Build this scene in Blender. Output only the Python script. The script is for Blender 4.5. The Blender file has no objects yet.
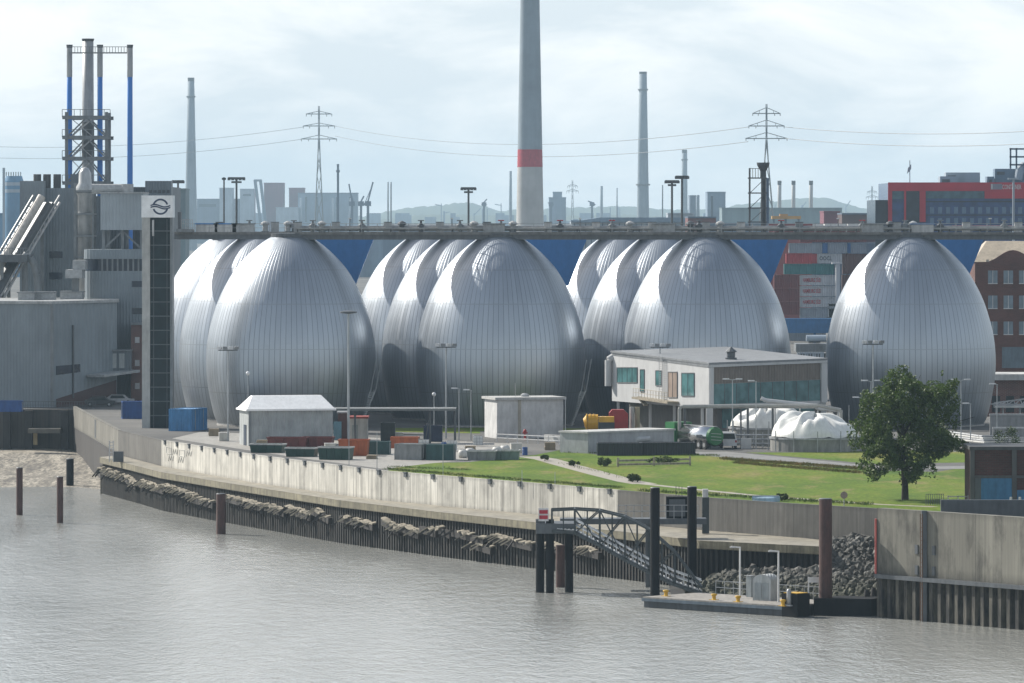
import bpy, bmesh, math, random
from mathutils import Vector, Matrix, Euler, noise as mn
random.seed(7)
sc = bpy.context.scene
COL = sc.collection
R = math.radians
# ------------------------------------------------------------------ survey
# The site is laid out in metres from measured bearings and drops below the
# horizon: camera 33 m above the water at the origin looking along +Y.
F, H, HY, GZ = 5500.0, 33.0, 222.0, 7.0
def X(px, Y): return (px - 512.0) * Y / F
def Z(py, Y): return H - (py - HY) * Y / F
def GY(py, z=GZ): return F * (H - z) / (py - HY)
def G(px, py, z=GZ):
    y = GY(py, z); return Vector((X(px, y), y, z))
def P(px, py, Y): return Vector((X(px, Y), Y, Z(py, Y)))
def on_plane(px, py, a, b):
    """point where a bearing meets the vertical wall standing on plan line a-b"""
    d = Vector(((px - 512.0) / F, 1.0)); e = Vector((b[0]-a[0], b[1]-a[1]))
    den = d.x*e.y - d.y*e.x
    t = (a[0]*e.y - a[1]*e.x) / den
    return Vector((d.x*t, t, H - (py - HY) * t / F))

# ------------------------------------------------------------------ mesh builder
class MB:
    def __init__(s): s.v = []; s.f = []
    def add(s, vs, fs):
        n = len(s.v); s.v += [tuple(p) for p in vs]; s.f += [tuple(i+n for i in f) for f in fs]; return s
    def box(s, c, d, rz=0.0):
        x, y, z = d[0]/2, d[1]/2, d[2]/2; ca, sa = math.cos(rz), math.sin(rz)
        vs = []
        for k in (-z, z):
            for (i, j) in ((-x,-y),(x,-y),(x,y),(-x,y)):
                vs.append((c[0]+i*ca-j*sa, c[1]+i*sa+j*ca, c[2]+k))
        return s.add(vs, [(3,2,1,0),(4,5,6,7),(0,1,5,4),(1,2,6,5),(2,3,7,6),(3,0,4,7)])
    def bz(s, x0, x1, y0, y1, z0, z1):
        return s.box(((x0+x1)/2,(y0+y1)/2,(z0+z1)/2),(abs(x1-x0),abs(y1-y0),abs(z1-z0)))
    def bar(s, p, q, w, h=None):
        h = h or w; p, q = Vector(p), Vector(q); d = (q-p).normalized()
        u = d.cross(Vector((0,0,1)))
        if u.length < 1e-4: u = Vector((1,0,0))
        u.normalize(); v = u.cross(d)
        vs = []
        for c in (p, q):
            for (i, j) in ((-1,-1),(1,-1),(1,1),(-1,1)): vs.append(c + u*(i*w/2) + v*(j*h/2))
        return s.add(vs, [(3,2,1,0),(4,5,6,7),(0,1,5,4),(1,2,6,5),(2,3,7,6),(3,0,4,7)])
    def tube(s, p, q, r0, r1=None, n=10, cap=True):
        r1 = r0 if r1 is None else r1; p, q = Vector(p), Vector(q); d = (q-p).normalized()
        u = d.cross(Vector((0,0,1)))
        if u.length < 1e-4: u = Vector((1,0,0))
        u.normalize(); v = u.cross(d); vs = []
        for c, r in ((p, r0), (q, r1)):
            for i in range(n):
                a = 2*math.pi*i/n; vs.append(c + u*(r*math.cos(a)) + v*(r*math.sin(a)))
        fs = [(i, (i+1)%n, n+(i+1)%n, n+i) for i in range(n)]
        if cap: fs += [tuple(range(n-1,-1,-1)), tuple(range(n, 2*n))]
        return s.add(vs, fs)
    def path(s, pts, r, n=8):
        for a, b in zip(pts, pts[1:]): s.tube(a, b, r, r, n)
        return s
    def lathe(s, prof, c=(0,0,0), n=32, cap=True):
        vs = []
        for r, z in prof:
            for i in range(n):
                a = 2*math.pi*i/n; vs.append((c[0]+r*math.cos(a), c[1]+r*math.sin(a), c[2]+z))
        fs = []
        for k in range(len(prof)-1):
            for i in range(n):
                fs.append((k*n+i, k*n+(i+1)%n, (k+1)*n+(i+1)%n, (k+1)*n+i))
        if cap: fs += [tuple(range(n-1,-1,-1)), tuple((len(prof)-1)*n+i for i in range(n))]
        return s.add(vs, fs)
    def prism(s, poly, z0, z1):
        n = len(poly); g = lambda z, i: z[i] if isinstance(z, (list, tuple)) else z
        vs = [(p[0], p[1], g(z0, i)) for i, p in enumerate(poly)] + [(p[0], p[1], g(z1, i)) for i, p in enumerate(poly)]
        a = sum(poly[i][0]*poly[(i+1)%n][1]-poly[(i+1)%n][0]*poly[i][1] for i in range(n))
        fs = [tuple(range(n-1,-1,-1)), tuple(range(n,2*n))] + [(i,(i+1)%n,n+(i+1)%n,n+i) for i in range(n)]
        if a < 0: fs = [tuple(reversed(f)) for f in fs]
        return s.add(vs, fs)
    def slab(s, quad, off):
        """quad of 4 points pushed out along off to a closed plate"""
        off = Vector(off); q = [Vector(p) for p in quad]
        nrm = (q[1]-q[0]).cross(q[2]-q[0])
        if nrm.dot(off) < 0: q.reverse()
        vs = q + [p+off for p in q]
        return s.add(vs, [(3,2,1,0),(4,5,6,7),(0,1,5,4),(1,2,6,5),(2,3,7,6),(3,0,4,7)])
    def quad(s, *q): return s.add(q, [tuple(range(len(q)))])
    def build(s, name, m, parent=None, smooth=False, tag=None, bevel=0):
        o0 = wloc(parent) if parent else Vector()
        me = bpy.data.meshes.new(name)
        me.from_pydata([(p[0]-o0.x, p[1]-o0.y, p[2]-o0.z) for p in s.v], [], s.f)
        me.update()
        if m: me.materials.append(m)
        if smooth: me.shade_smooth() if smooth is True else me.shade_auto(smooth) if hasattr(me,'shade_auto') else me.shade_smooth()
        o = bpy.data.objects.new(name, me); COL.objects.link(o)
        if parent: o.parent = parent
        if bevel:
            b = o.modifiers.new('bevel','BEVEL'); b.width = bevel; b.segments = 2; b.limit_method='ANGLE'
        return o
def wloc(o):
    v = Vector()
    while o: v += o.location; o = o.parent
    return v
def thing(name, label, cat, loc, group=None):
    o = bpy.data.objects.new(name, None); COL.objects.link(o); o.location = loc
    o.empty_display_size = 0.3
    o['label'] = label; o['category'] = cat
    if group: o['group'] = group
    return o
def tag(o, label, cat, group=None):
    o['label'] = label; o['category'] = cat
    if group: o['group'] = group
    return o
def struct(o): o['kind'] = 'structure'; return o
def stuff(o, label, cat): o['kind'] = 'stuff'; o['label'] = label; o['category'] = cat; return o
def copy_tree(o, parent=None):
    c = o.copy(); COL.objects.link(c)
    if parent: c.parent = parent
    for ch in [k for k in bpy.data.objects if k.parent == o]: copy_tree(ch, c)
    return c
def dup(root, loc, rz=None, label=None, group=None):
    c = copy_tree(root); c.location = loc
    if rz is not None: c.rotation_euler = (0,0,rz)
    if label: c['label'] = label
    if group: c['group'] = group
    return c
def text_mesh(txt, size, depth, bold=0.0):
    cu = bpy.data.curves.new('lettering','FONT'); cu.body = txt; cu.size = size; cu.extrude = depth; cu.offset = bold
    cu.align_x = 'CENTER'; cu.align_y = 'CENTER'; cu.resolution_u = 2
    t = bpy.data.objects.new('lettering', cu); COL.objects.link(t)
    bpy.context.view_layer.update()
    me = bpy.data.meshes.new_from_object(t.evaluated_get(bpy.context.evaluated_depsgraph_get()))
    bpy.data.objects.remove(t); bpy.data.curves.remove(cu)
    return me
def lettering(txt, size, c, ax, m, parent, width=None, bold=0.0, name='lettering'):
    """raised letters on a wall; ax is the reading direction in plan"""
    me = text_mesh(txt, size, 0.02, bold); me.name = name
    a = math.atan2(ax[1], ax[0]); xs = [v.co.x for v in me.vertices]
    k = 1.0 if not width else width / (max(xs)-min(xs))
    rot = Matrix.Rotation(a, 4, 'Z') @ Matrix.Rotation(R(90), 4, 'X')
    o0 = wloc(parent)
    for v in me.vertices:
        v.co = rot @ Vector((v.co.x*k, v.co.y, v.co.z)) + Vector(c) - o0
    me.materials.clear(); me.materials.append(m)
    o = bpy.data.objects.new(name, me); COL.objects.link(o); o.parent = parent
    return o

# ------------------------------------------------------------------ materials
def newmat(name):
    m = bpy.data.materials.new(name); m.use_nodes = True
    nt = m.node_tree; b = nt.nodes['Principled BSDF']; return m, nt, b
def N(nt, t, **k):
    n = nt.nodes.new(t)
    for a, v in k.items():
        if a in n.inputs.keys(): n.inputs[a].default_value = v
        else: setattr(n, a, v)
    return n
def L(nt, a, b): nt.links.new(a, b)
def coords(nt, scale=(1,1,1), kind='Object'):
    tc = N(nt, 'ShaderNodeTexCoord'); mp = N(nt, 'ShaderNodeMapping'); mp.inputs['Scale'].default_value = scale
    L(nt, tc.outputs[kind], mp.inputs['Vector']); return mp.outputs['Vector']
def ramp(nt, fac, stops):
    r = N(nt, 'ShaderNodeValToRGB'); e = r.color_ramp.elements
    while len(e) < len(stops): e.new(0.5)
    for k, (p, c) in zip(e, stops):
        k.position = p; k.color = (c[0],c[1],c[2],1) if not isinstance(c,(int,float)) else (c,c,c,1)
    L(nt, fac, r.inputs['Fac']); return r.outputs['Color']
def mixc(nt, fac, a, b, mode='MIX'):
    m = N(nt, 'ShaderNodeMix'); m.data_type = 'RGBA'; m.blend_type = mode
    if isinstance(fac, float): m.inputs[0].default_value = fac
    else: L(nt, fac, m.inputs[0])
    for s, v in ((6,a),(7,b)):
        if isinstance(v, tuple): m.inputs[s].default_value = (v[0],v[1],v[2],1)
        else: L(nt, v, m.inputs[s])
    return m.outputs[2]
def bump(nt, b, h, strength=0.3, dist=0.05):
    n = N(nt, 'ShaderNodeBump'); n.inputs['Strength'].default_value = strength; n.inputs['Distance'].default_value = dist
    L(nt, h, n.inputs['Height']); L(nt, n.outputs['Normal'], b.inputs['Normal'])
MATS = {}
def pm(name, c, rough=0.6, metal=0.0, var=0.18, scale=0.6, grime=0.25, bmp=0.0, stretch=(1,1,0.25), spec=0.4, rnd=0.0):
    """weathered plain surface: broad tone variation, vertical streaks, fine grain"""
    if name in MATS: return MATS[name]
    m, nt, b = newmat(name); MATS[name] = m
    v = coords(nt)
    n1 = N(nt,'ShaderNodeTexNoise', Scale=scale, Detail=5.0, Roughness=0.6); L(nt, v, n1.inputs['Vector'])
    vs = coords(nt, stretch)
    n2 = N(nt,'ShaderNodeTexNoise', Scale=scale*4, Detail=6.0, Roughness=0.65); L(nt, vs, n2.inputs['Vector'])
    k1 = ramp(nt, n1.outputs['Fac'], [(0.3, 1-var), (0.7, 1+var*0.6)])
    k2 = ramp(nt, n2.outputs['Fac'], [(0.35, 1-grime), (0.6, 1.0)])
    col = mixc(nt, 1.0, mixc(nt, 1.0, (c[0],c[1],c[2]), k1, 'MULTIPLY'), k2, 'MULTIPLY')
    if rnd:
        oi = N(nt,'ShaderNodeObjectInfo'); rr = ramp(nt, oi.outputs['Random'], [(0,1-rnd),(1,1+rnd)])
        col = mixc(nt, 1.0, col, rr, 'MULTIPLY')
    L(nt, col, b.inputs['Base Color'])
    b.inputs['Roughness'].default_value = rough; b.inputs['Metallic'].default_value = metal
    b.inputs['Specular IOR Level'].default_value = spec
    if bmp: bump(nt, b, n2.outputs['Fac'], bmp)
    return m
def corr(name, c, pitch=0.3, axis='X', **k):
    """ribbed sheet cladding: pm plus a wave bump"""
    if name in MATS: return MATS[name]
    m = pm(name, c, **k); nt = m.node_tree; b = nt.nodes['Principled BSDF']
    w = N(nt,'ShaderNodeTexWave', Scale=0.314/pitch); w.bands_direction = axis; w.wave_profile='SIN'
    L(nt, coords(nt), w.inputs['Vector']); bump(nt, b, w.outputs['Fac'], 0.5, pitch*0.25)
    return m
def brick(name, c, mortar=(0.25,0.23,0.21)):
    if name in MATS: return MATS[name]
    m, nt, b = newmat(name); MATS[name] = m
    v = coords(nt); sx = N(nt,'ShaderNodeSeparateXYZ'); L(nt, v, sx.inputs[0])
    ad = N(nt,'ShaderNodeMath', operation='ADD'); L(nt, sx.outputs[0], ad.inputs[0]); L(nt, sx.outputs[1], ad.inputs[1])
    cb = N(nt,'ShaderNodeCombineXYZ'); L(nt, ad.outputs[0], cb.inputs[0]); L(nt, sx.outputs[2], cb.inputs[1])
    t = N(nt,'ShaderNodeTexBrick', Scale=1.0); t.inputs['Brick Width'].default_value = 0.5; t.inputs['Row Height'].default_value = 0.16
    t.inputs['Mortar Size'].default_value = 0.02
    t.inputs['Color1'].default_value = (*c,1); t.inputs['Color2'].default_value = (c[0]*.65,c[1]*.6,c[2]*.6,1); t.inputs['Mortar'].default_value = (*mortar,1)
    L(nt, cb.outputs[0], t.inputs['Vector'])
    n1 = N(nt,'ShaderNodeTexNoise', Scale=0.4, Detail=4.0); L(nt, v, n1.inputs['Vector'])
    L(nt, mixc(nt, 1.0, t.outputs['Color'], ramp(nt, n1.outputs['Fac'], [(0.3,0.7),(0.7,1.1)]), 'MULTIPLY'), b.inputs['Base Color'])
    b.inputs['Roughness'].default_value = 0.85; return m
def glassy(name, c, rough=0.08):
    if name in MATS: return MATS[name]
    m, nt, b = newmat(name); MATS[name] = m
    n1 = N(nt,'ShaderNodeTexNoise', Scale=0.7, Detail=2.0); L(nt, coords(nt), n1.inputs['Vector'])
    L(nt, mixc(nt, 1.0, c, ramp(nt, n1.outputs['Fac'], [(0.35,0.7),(0.65,1.25)]), 'MULTIPLY'), b.inputs['Base Color'])
    b.inputs['Roughness'].default_value = rough; b.inputs['Specular IOR Level'].default_value = 0.35; return m

# ------------------------------------------------------------------ world, sun, camera
SUN = Vector((-0.645, 0.485, 0.59)).normalized()
w = bpy.data.worlds.new('World'); sc.world = w; w.use_nodes = True
nt = w.node_tree; bg = nt.nodes['Background']
sky = N(nt, 'ShaderNodeTexSky'); sky.sky_type = 'NISHITA'; sky.sun_disc = False
sky.sun_elevation = math.asin(SUN.z); sky.sun_rotation = math.atan2(SUN.x, SUN.y)
sky.altitude = 0; sky.air_density = 1.0; sky.dust_density = 2.0; sky.ozone_density = 1.0
tc = N(nt,'ShaderNodeTexCoord')
sp = N(nt,'ShaderNodeSeparateXYZ'); L(nt, tc.outputs['Generated'], sp.inputs[0])
mp = N(nt,'ShaderNodeMapping'); mp.inputs['Scale'].default_value = (16, 16, 44); L(nt, tc.outputs['Generated'], mp.inputs['Vector'])
cn = N(nt,'ShaderNodeTexNoise', Scale=1.0, Detail=7.0, Roughness=0.6, Distortion=0.4); L(nt, mp.outputs[0], cn.inputs['Vector'])
cm = ramp(nt, cn.outputs['Fac'], [(0.42,0.0),(0.62,1.0)])
cloud = mixc(nt, cm, (7.2,8.0,8.6), (10.3,10.5,10.55))
# low cloud deck near the horizon thinning to clear sky overhead
hm = N(nt,'ShaderNodeMapRange'); hm.inputs['From Min'].default_value = -1; L(nt, sp.outputs[2], hm.inputs['Value'])
el = ramp(nt, hm.outputs[0], [(0.0,0.0),(0.498,0.0),(0.4995,0.88),(0.54,0.86),(0.60,0.74),(0.70,0.40),(1.0,0.10)])
L(nt, mixc(nt, el, sky.outputs['Color'], cloud), bg.inputs['Color'])
bg.inputs['Strength'].default_value = 0.085
sl = bpy.data.lights.new('sun','SUN'); sl.energy = 5.0; sl.angle = R(0.5); sl.color = (1.0,0.95,0.87)
so = bpy.data.objects.new('sun', sl); COL.objects.link(so); so.location = (-300,600,400)
so.rotation_euler = SUN.to_track_quat('Z','Y').to_euler()
cam = bpy.data.cameras.new('camera'); co = bpy.data.objects.new('camera', cam); COL.objects.link(co)
co.location = (0,0,H); co.rotation_euler = (R(90),0,0)
cam.sensor_width = 36; cam.lens = F/1024*36; cam.shift_y = -(341.5-HY)/1024; cam.clip_start = 1; cam.clip_end = 30000
sc.camera = co
sc.view_settings.view_transform = 'Standard'; sc.view_settings.look = 'None'
sc.view_settings.exposure = 0.50; sc.view_settings.gamma = 1.0; sc.view_settings.use_curve_mapping = False
sc.cycles.volume_bounces = 0; sc.cycles.max_bounces = 6; sc.cycles.glossy_bounces = 3; sc.cycles.diffuse_bounces = 3
sc.cycles.transparent_max_bounces = 8; sc.cycles.sample_clamp_indirect = 6.0
# ------------------------------------------------------------------ ground, water, quays
def V2(p): return (p.x, p.y)
WALL = [G(a,b,7.5) for a,b in ((75,412),(122,430),(165,440),(260,455),(380,470),(470,477.5),(545,483.5),(622,490),(705,497),(790,503),(886,508.6))]
RW0, RW1 = Vector((30.5,459.5)), Vector((41.2,445.0)); RW2 = RW0 + (RW1-RW0)*2.6
front = [(-160, 769),(X(75,762), 762)] + [V2(p) for p in WALL[1:]] + [(33.3,489.5),(31.4,460.2)] + [(RW2.x,RW2.y+0.6),(600,RW2.y-300)]
# asphalt / gravel
def ground_mat():
    m, nt, b = newmat('yard_ground'); v = coords(nt)
    n1 = N(nt,'ShaderNodeTexNoise', Scale=0.05, Detail=6.0, Roughness=0.6); L(nt, v, n1.inputs['Vector'])
    n2 = N(nt,'ShaderNodeTexNoise', Scale=1.5, Detail=6.0, Roughness=0.7); L(nt, v, n2.inputs['Vector'])
    c = ramp(nt, n1.outputs['Fac'], [(0.35,(0.055,0.054,0.052)),(0.5,(0.085,0.083,0.078)),(0.65,(0.125,0.12,0.11))])
    L(nt, mixc(nt, 1.0, c, ramp(nt, n2.outputs['Fac'], [(0.3,0.75),(0.7,1.15)]), 'MULTIPLY'), b.inputs['Base Color'])
    b.inputs['Roughness'].default_value = 0.9; return m
g = MB(); g.add([(x,y,GZ) for x,y in front] + [(6000,150,GZ),(6000,14500,GZ),(-6000,14500,GZ),(-6000,769,GZ)], [tuple(range(len(front)+4))])
struct(g.build('ground', ground_mat()))
def water_mat():
    m, nt, b = newmat('river_water')
    v = coords(nt, (0.8,0.30,1)); v2 = coords(nt, (0.22,0.035,1)); v3 = coords(nt,(3.2,1.1,1))
    a = N(nt,'ShaderNodeTexNoise', Scale=0.9, Detail=5.0, Roughness=0.65, Distortion=0.3); L(nt, v, a.inputs['Vector'])
    c = N(nt,'ShaderNodeTexNoise', Scale=0.35, Detail=3.0); L(nt, v2, c.inputs['Vector'])
    d = N(nt,'ShaderNodeTexNoise', Scale=1.0, Detail=3.0); L(nt, v3, d.inputs['Vector'])
    s = N(nt,'ShaderNodeMath', operation='MULTIPLY_ADD'); s.inputs[1].default_value = 0.5; L(nt, d.outputs['Fac'], s.inputs[0]); L(nt, a.outputs['Fac'], s.inputs[2])
    L(nt, mixc(nt, ramp(nt, c.outputs['Fac'], [(0.4,0.0),(0.65,1.0)]), (0.31,0.315,0.295), (0.39,0.395,0.375)), b.inputs['Base Color'])
    e_ = N(nt,'ShaderNodeTexNoise', Scale=1.0, Detail=4.0, Roughness=0.6, Distortion=0.6); L(nt, coords(nt,(0.05,0.012,1)), e_.inputs['Vector'])
    L(nt, ramp(nt, e_.outputs['Fac'], [(0.38,0.08),(0.62,0.13)]), b.inputs['Roughness'])
    s2 = N(nt,'ShaderNodeMath', operation='MULTIPLY'); L(nt, s.outputs[0], s2.inputs[0]); L(nt, ramp(nt, e_.outputs['Fac'], [(0.35,0.85),(0.65,1.15)]), s2.inputs[1]); s = s2
    b.inputs['IOR'].default_value = 2.1
    bump(nt, b, s.outputs[0], 0.55, 0.30); return m
g = MB(); g.quad((-5900,-2900,0),(5900,-2900,0),(5900,900,0),(-5900,900,0)); struct(g.build('water', water_mat()))
DECKF, DECKB, HOPY = 2.3, -0.5, 9.0
# ------------------------------------------------------------------ digesters
def egg_mat():
    m, nt, b = newmat('aluminium_cladding')
    tc = N(nt,'ShaderNodeTexCoord'); sx = N(nt,'ShaderNodeSeparateXYZ'); L(nt, tc.outputs['Object'], sx.inputs[0])
    at = N(nt,'ShaderNodeMath', operation='ARCTAN2'); L(nt, sx.outputs[1], at.inputs[0]); L(nt, sx.outputs[0], at.inputs[1])
    mu = N(nt,'ShaderNodeMath', operation='MULTIPLY'); mu.inputs[1].default_value = 96/(2*math.pi); L(nt, at.outputs[0], mu.inputs[0])
    fr = N(nt,'ShaderNodeMath', operation='FRACT'); L(nt, mu.outputs[0], fr.inputs[0])
    fl = N(nt,'ShaderNodeMath', operation='FLOOR'); L(nt, mu.outputs[0], fl.inputs[0])
    def zband(h):
        d = N(nt,'ShaderNodeMath', operation='SUBTRACT'); L(nt, sx.outputs[2], d.inputs[0]); d.inputs[1].default_value = h
        a = N(nt,'ShaderNodeMath', operation='ABSOLUTE'); L(nt, d.outputs[0], a.inputs[0])
        l = N(nt,'ShaderNodeMath', operation='LESS_THAN'); L(nt, a.outputs[0], l.inputs[0]); l.inputs[1].default_value = 0.05
        return l.outputs[0]
    hs = None
    for h in (19.9,15.6,9.9,4.3):
        z = zband(h)
        if hs is None: hs = z
        else:
            mx = N(nt,'ShaderNodeMath', operation='MAXIMUM'); L(nt, hs, mx.inputs[0]); L(nt, z, mx.inputs[1]); hs = mx.outputs[0]
    seam = ramp(nt, fr.outputs[0], [(0.0,0.0),(0.08,1.0),(0.92,1.0),(1.0,0.0)])
    # a different tone for every sheet between two seams
    row = N(nt,'ShaderNodeMath', operation='MULTIPLY'); row.inputs[1].default_value = 0.19; L(nt, sx.outputs[2], row.inputs[0])
    rf = N(nt,'ShaderNodeMath', operation='FLOOR'); L(nt, row.outputs[0], rf.inputs[0])
    cb = N(nt,'ShaderNodeCombineXYZ'); L(nt, fl.outputs[0], cb.inputs[0]); L(nt, rf.outputs[0], cb.inputs[1])
    wn = N(nt,'ShaderNodeTexWhiteNoise'); wn.noise_dimensions='2D'; L(nt, cb.outputs[0], wn.inputs['Vector'])
    tone = ramp(nt, wn.outputs['Value'], [(0,0.93),(1,1.03)])
    n1 = N(nt,'ShaderNodeTexNoise', Scale=0.25, Detail=5.0, Roughness=0.6); L(nt, coords(nt,(1,1,0.35)), n1.inputs['Vector'])
    c = mixc(nt, 1.0, (0.375,0.41,0.45), tone, 'MULTIPLY')
    c = mixc(nt, 1.0, c, ramp(nt, n1.outputs['Fac'], [(0.3,0.90),(0.7,1.04)]), 'MULTIPLY')
    c = mixc(nt, 1.0, c, ramp(nt, seam, [(0,0.40),(1,1)]), 'MULTIPLY')
    c = mixc(nt, hs, c, (0.30,0.32,0.34))
    L(nt, c, b.inputs['Base Color'])
    b.inputs['Metallic'].default_value = 0.85
    rr = ramp(nt, wn.outputs['Value'], [(0,0.37),(1,0.43)]); L(nt, rr, b.inputs['Roughness'])
    bump(nt, b, seam, 0.35, 0.05)
    return m
EGGM = egg_mat()
PROF = [(9.25,0),(9.75,1.0),(10.1,2.2),(10.4,3.6),(10.72,5.5),(10.88,7.4),(10.86,9.2),(10.68,11.0),(10.36,12.6),(9.95,14.1),(9.42,15.7),(8.75,17.2),(7.95,18.7),(7.05,20.1),(6.1,21.2),(5.1,22.2),(4.1,23.05),(3.2,23.7),(2.3,24.2)]
def spline(prof, k=4):
    out = []
    for i in range(len(prof)-1):
        p0 = prof[max(i-1,0)]; p1 = prof[i]; p2 = prof[i+1]; p3 = prof[min(i+2,len(prof)-1)]
        for j in range(k):
            t = j/k
            out.append(tuple(0.5*((2*p1[q])+(-p0[q]+p2[q])*t+(2*p0[q]-5*p1[q]+4*p2[q]-p3[q])*t*t+(-p0[q]+3*p1[q]-3*p2[q]+p3[q])*t**3) for q in (0,1)))
    return out+[prof[-1]]
EY0, EDY, EDX = 705.0, 24.0, -4.9
EGGX = [X(p, EY0) for p in (291,500.5,706,910.5)]
EGGG = 'egg-shaped digesters in three rows'
e0 = thing('digester_egg','','digester',(0,0,0),EGGG)
MB().lathe(spline(PROF), n=192, cap=False).build('shell', EGGM, e0, smooth=True)
MB().lathe([(9.5,-0.3),(9.5,0.18),(9.2,0.2)], n=96).build('footing', pm('concrete_plinth',(0.32,0.31,0.29)), e0)
MB().lathe([(2.6,23.9),(2.6,24.55),(1.4,24.6)], n=32).build('neck_collar', pm('dark_steel',(0.10,0.11,0.12),rough=0.5,metal=0.3), e0)
labs = {(0,0):'front silver egg digester standing next to the dark lift tower',(0,1):'second silver egg directly behind the one beside the lift tower',(0,2):'white-lit silver egg farthest back beside the lift tower, cut off by it',
 (1,0):'front silver egg digester behind the small white flat-roofed block',(1,1):'middle egg of the row behind the small white block, half hidden by its front egg',(1,2):'rearmost egg of the row behind the small white block, a narrow sliver',
 (2,0):'front silver egg digester rising behind the white control building',(2,1):'middle egg of the row behind the control building, left edge at the egg in front',(2,2):'rearmost egg of the row behind the control building, only its top left showing',
 (3,0):'single silver egg digester behind the tree, with no eggs behind it'}
first = True
for (c, r), lab in labs.items():
    o = e0 if first else copy_tree(e0); first = False
    o.location = (EGGX[c]+r*EDX, EY0+r*EDY, GZ); o.rotation_euler = (0,0,random.uniform(0,6)); o['label'] = lab
# raking service stair up the side of the eggs, hoppers, operating bridge
DZ1, DZ0 = Z(232.2,EY0), Z(239.6,EY0)
CONC = pm('bridge_concrete',(0.17,0.168,0.16),scale=0.3,grime=0.35)
RAIL = pm('galvanised_rail',(0.36,0.37,0.38),rough=0.5,metal=0.4)
DARK = MATS['dark_steel']
BLUE = pm('blue_paint',(0.045,0.18,0.44),rough=0.45,grime=0.12,var=0.08)
for r in range(3):
    y = EY0 + r*EDY; x0 = EGGX[0]+0.6 if r == 0 else EGGX[0]+r*EDX-(15 if r == 1 else 3); x1 = X(1075,EY0) if r == 0 else EGGX[2]+r*EDX+13  # middle deck's long left run is added, unseen, to cast a shadow band
    lab = ['long grey operating bridge across the tops of the front eggs','grey operating bridge on the middle row of eggs, hidden behind the front one, left run added for its shadow','grey operating bridge on the rear row of eggs, hidden behind the others'][r]
    t = thing('operating_bridge', lab, 'bridge', (x0, y, DZ1), 'operating bridges on the egg tops')
    ya, yb = y-DECKF, y+DECKB
    MB().bz(x0,x1,ya,yb,DZ1-0.32,DZ1).build('deck', CONC, t)
    MB().bz(x0,x1,ya+0.25,ya+0.6,DZ0,DZ1-0.322).bz(x0,x1,yb-0.6,yb-0.25,DZ0,DZ1-0.322).build('girder', pm('girder_steel',(0.115,0.125,0.135),rough=0.6), t)
    if r == 0:
        for nm, yy in (('front_railing', ya+0.1),('rear_railing', yb-0.1)):
            m = MB()
            for k in range(int((x1-x0)/2)): m.bar((x0+k*2+0.5,yy,DZ1),(x0+k*2+0.5,yy,DZ1+1.1),0.06)
            for h in (0.55,1.1): m.bar((x0,yy,DZ1+h),(x1,yy,DZ1+h),0.055)
            m.build(nm, RAIL, t)
xa_, xb_, ya_ = X(173,EY0), EGGX[0]+0.55, EY0+8.2
t = thing('access_bridge','short grey access bridge from the lift tower to the first front egg','bridge',(xa_,ya_,DZ1))
MB().bz(xa_,xb_,ya_,ya_+1.8,DZ1-.32,DZ1).build('deck', CONC, t); MB().bz(xa_,xb_,ya_+.2,ya_+.5,DZ0,DZ1-.323).build('girder', MATS['girder_steel'], t)
m = MB()
for k in range(8): m.bar((xa_+k*1.95+.3,ya_+.1,DZ1),(xa_+k*1.95+.3,ya_+.1,DZ1+1.1),.06)
for h in (.55,1.1): m.bar((xa_,ya_+.1,DZ1+h),(xb_,ya_+.1,DZ1+h),.055)
m.build('railing', RAIL, t)
# blue hoppers
for i, (c, wtop) in enumerate(((0,84),(1,88),(2,84),(3,75))):
    yh = EY0 + HOPY; s = yh/F
    xr = X([291,500.5,706,910.5][c]+wtop, yh); xl = xr - 11.5
    zt = DZ1-0.35; zb = zt-6.6; d = 5.0
    t = thing('hopper', ['blue steel hopper under the bridge right of the egg by the lift tower','blue steel hopper under the bridge right of the egg behind the small white block','blue steel hopper under the bridge right of the egg behind the control building','blue steel hopper under the bridge right of the single egg behind the tree'][i], 'hopper', (xl, yh, zb), 'blue hoppers under the operating bridge')
    m = MB(); top = [(xl,yh),(xr,yh),(xr,yh+d),(xl,yh+d)]; k = 2.6
    bot = [(xl+k,yh+1),(xr-k,yh+1),(xr-k,yh+d-1),(xl+k,yh+d-1)]
    m.add([(a,b,zt) for a,b in top]+[(a,b,zb) for a,b in bot], [(0,1,2,3),(7,6,5,4),(4,5,1,0),(5,6,2,1),(6,7,3,2),(7,4,0,3)])
    m.build('bin', BLUE, t)
    for a,b in ((xl+k+1,yh+1.2),(xr-k-1,yh+1.2),(xl+k+1,yh+d-1.2),(xr-k-1,yh+d-1.2)): MB().bar((a,b,GZ),(a,b,zb),0.4).build('support_leg', BLUE, t)
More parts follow.
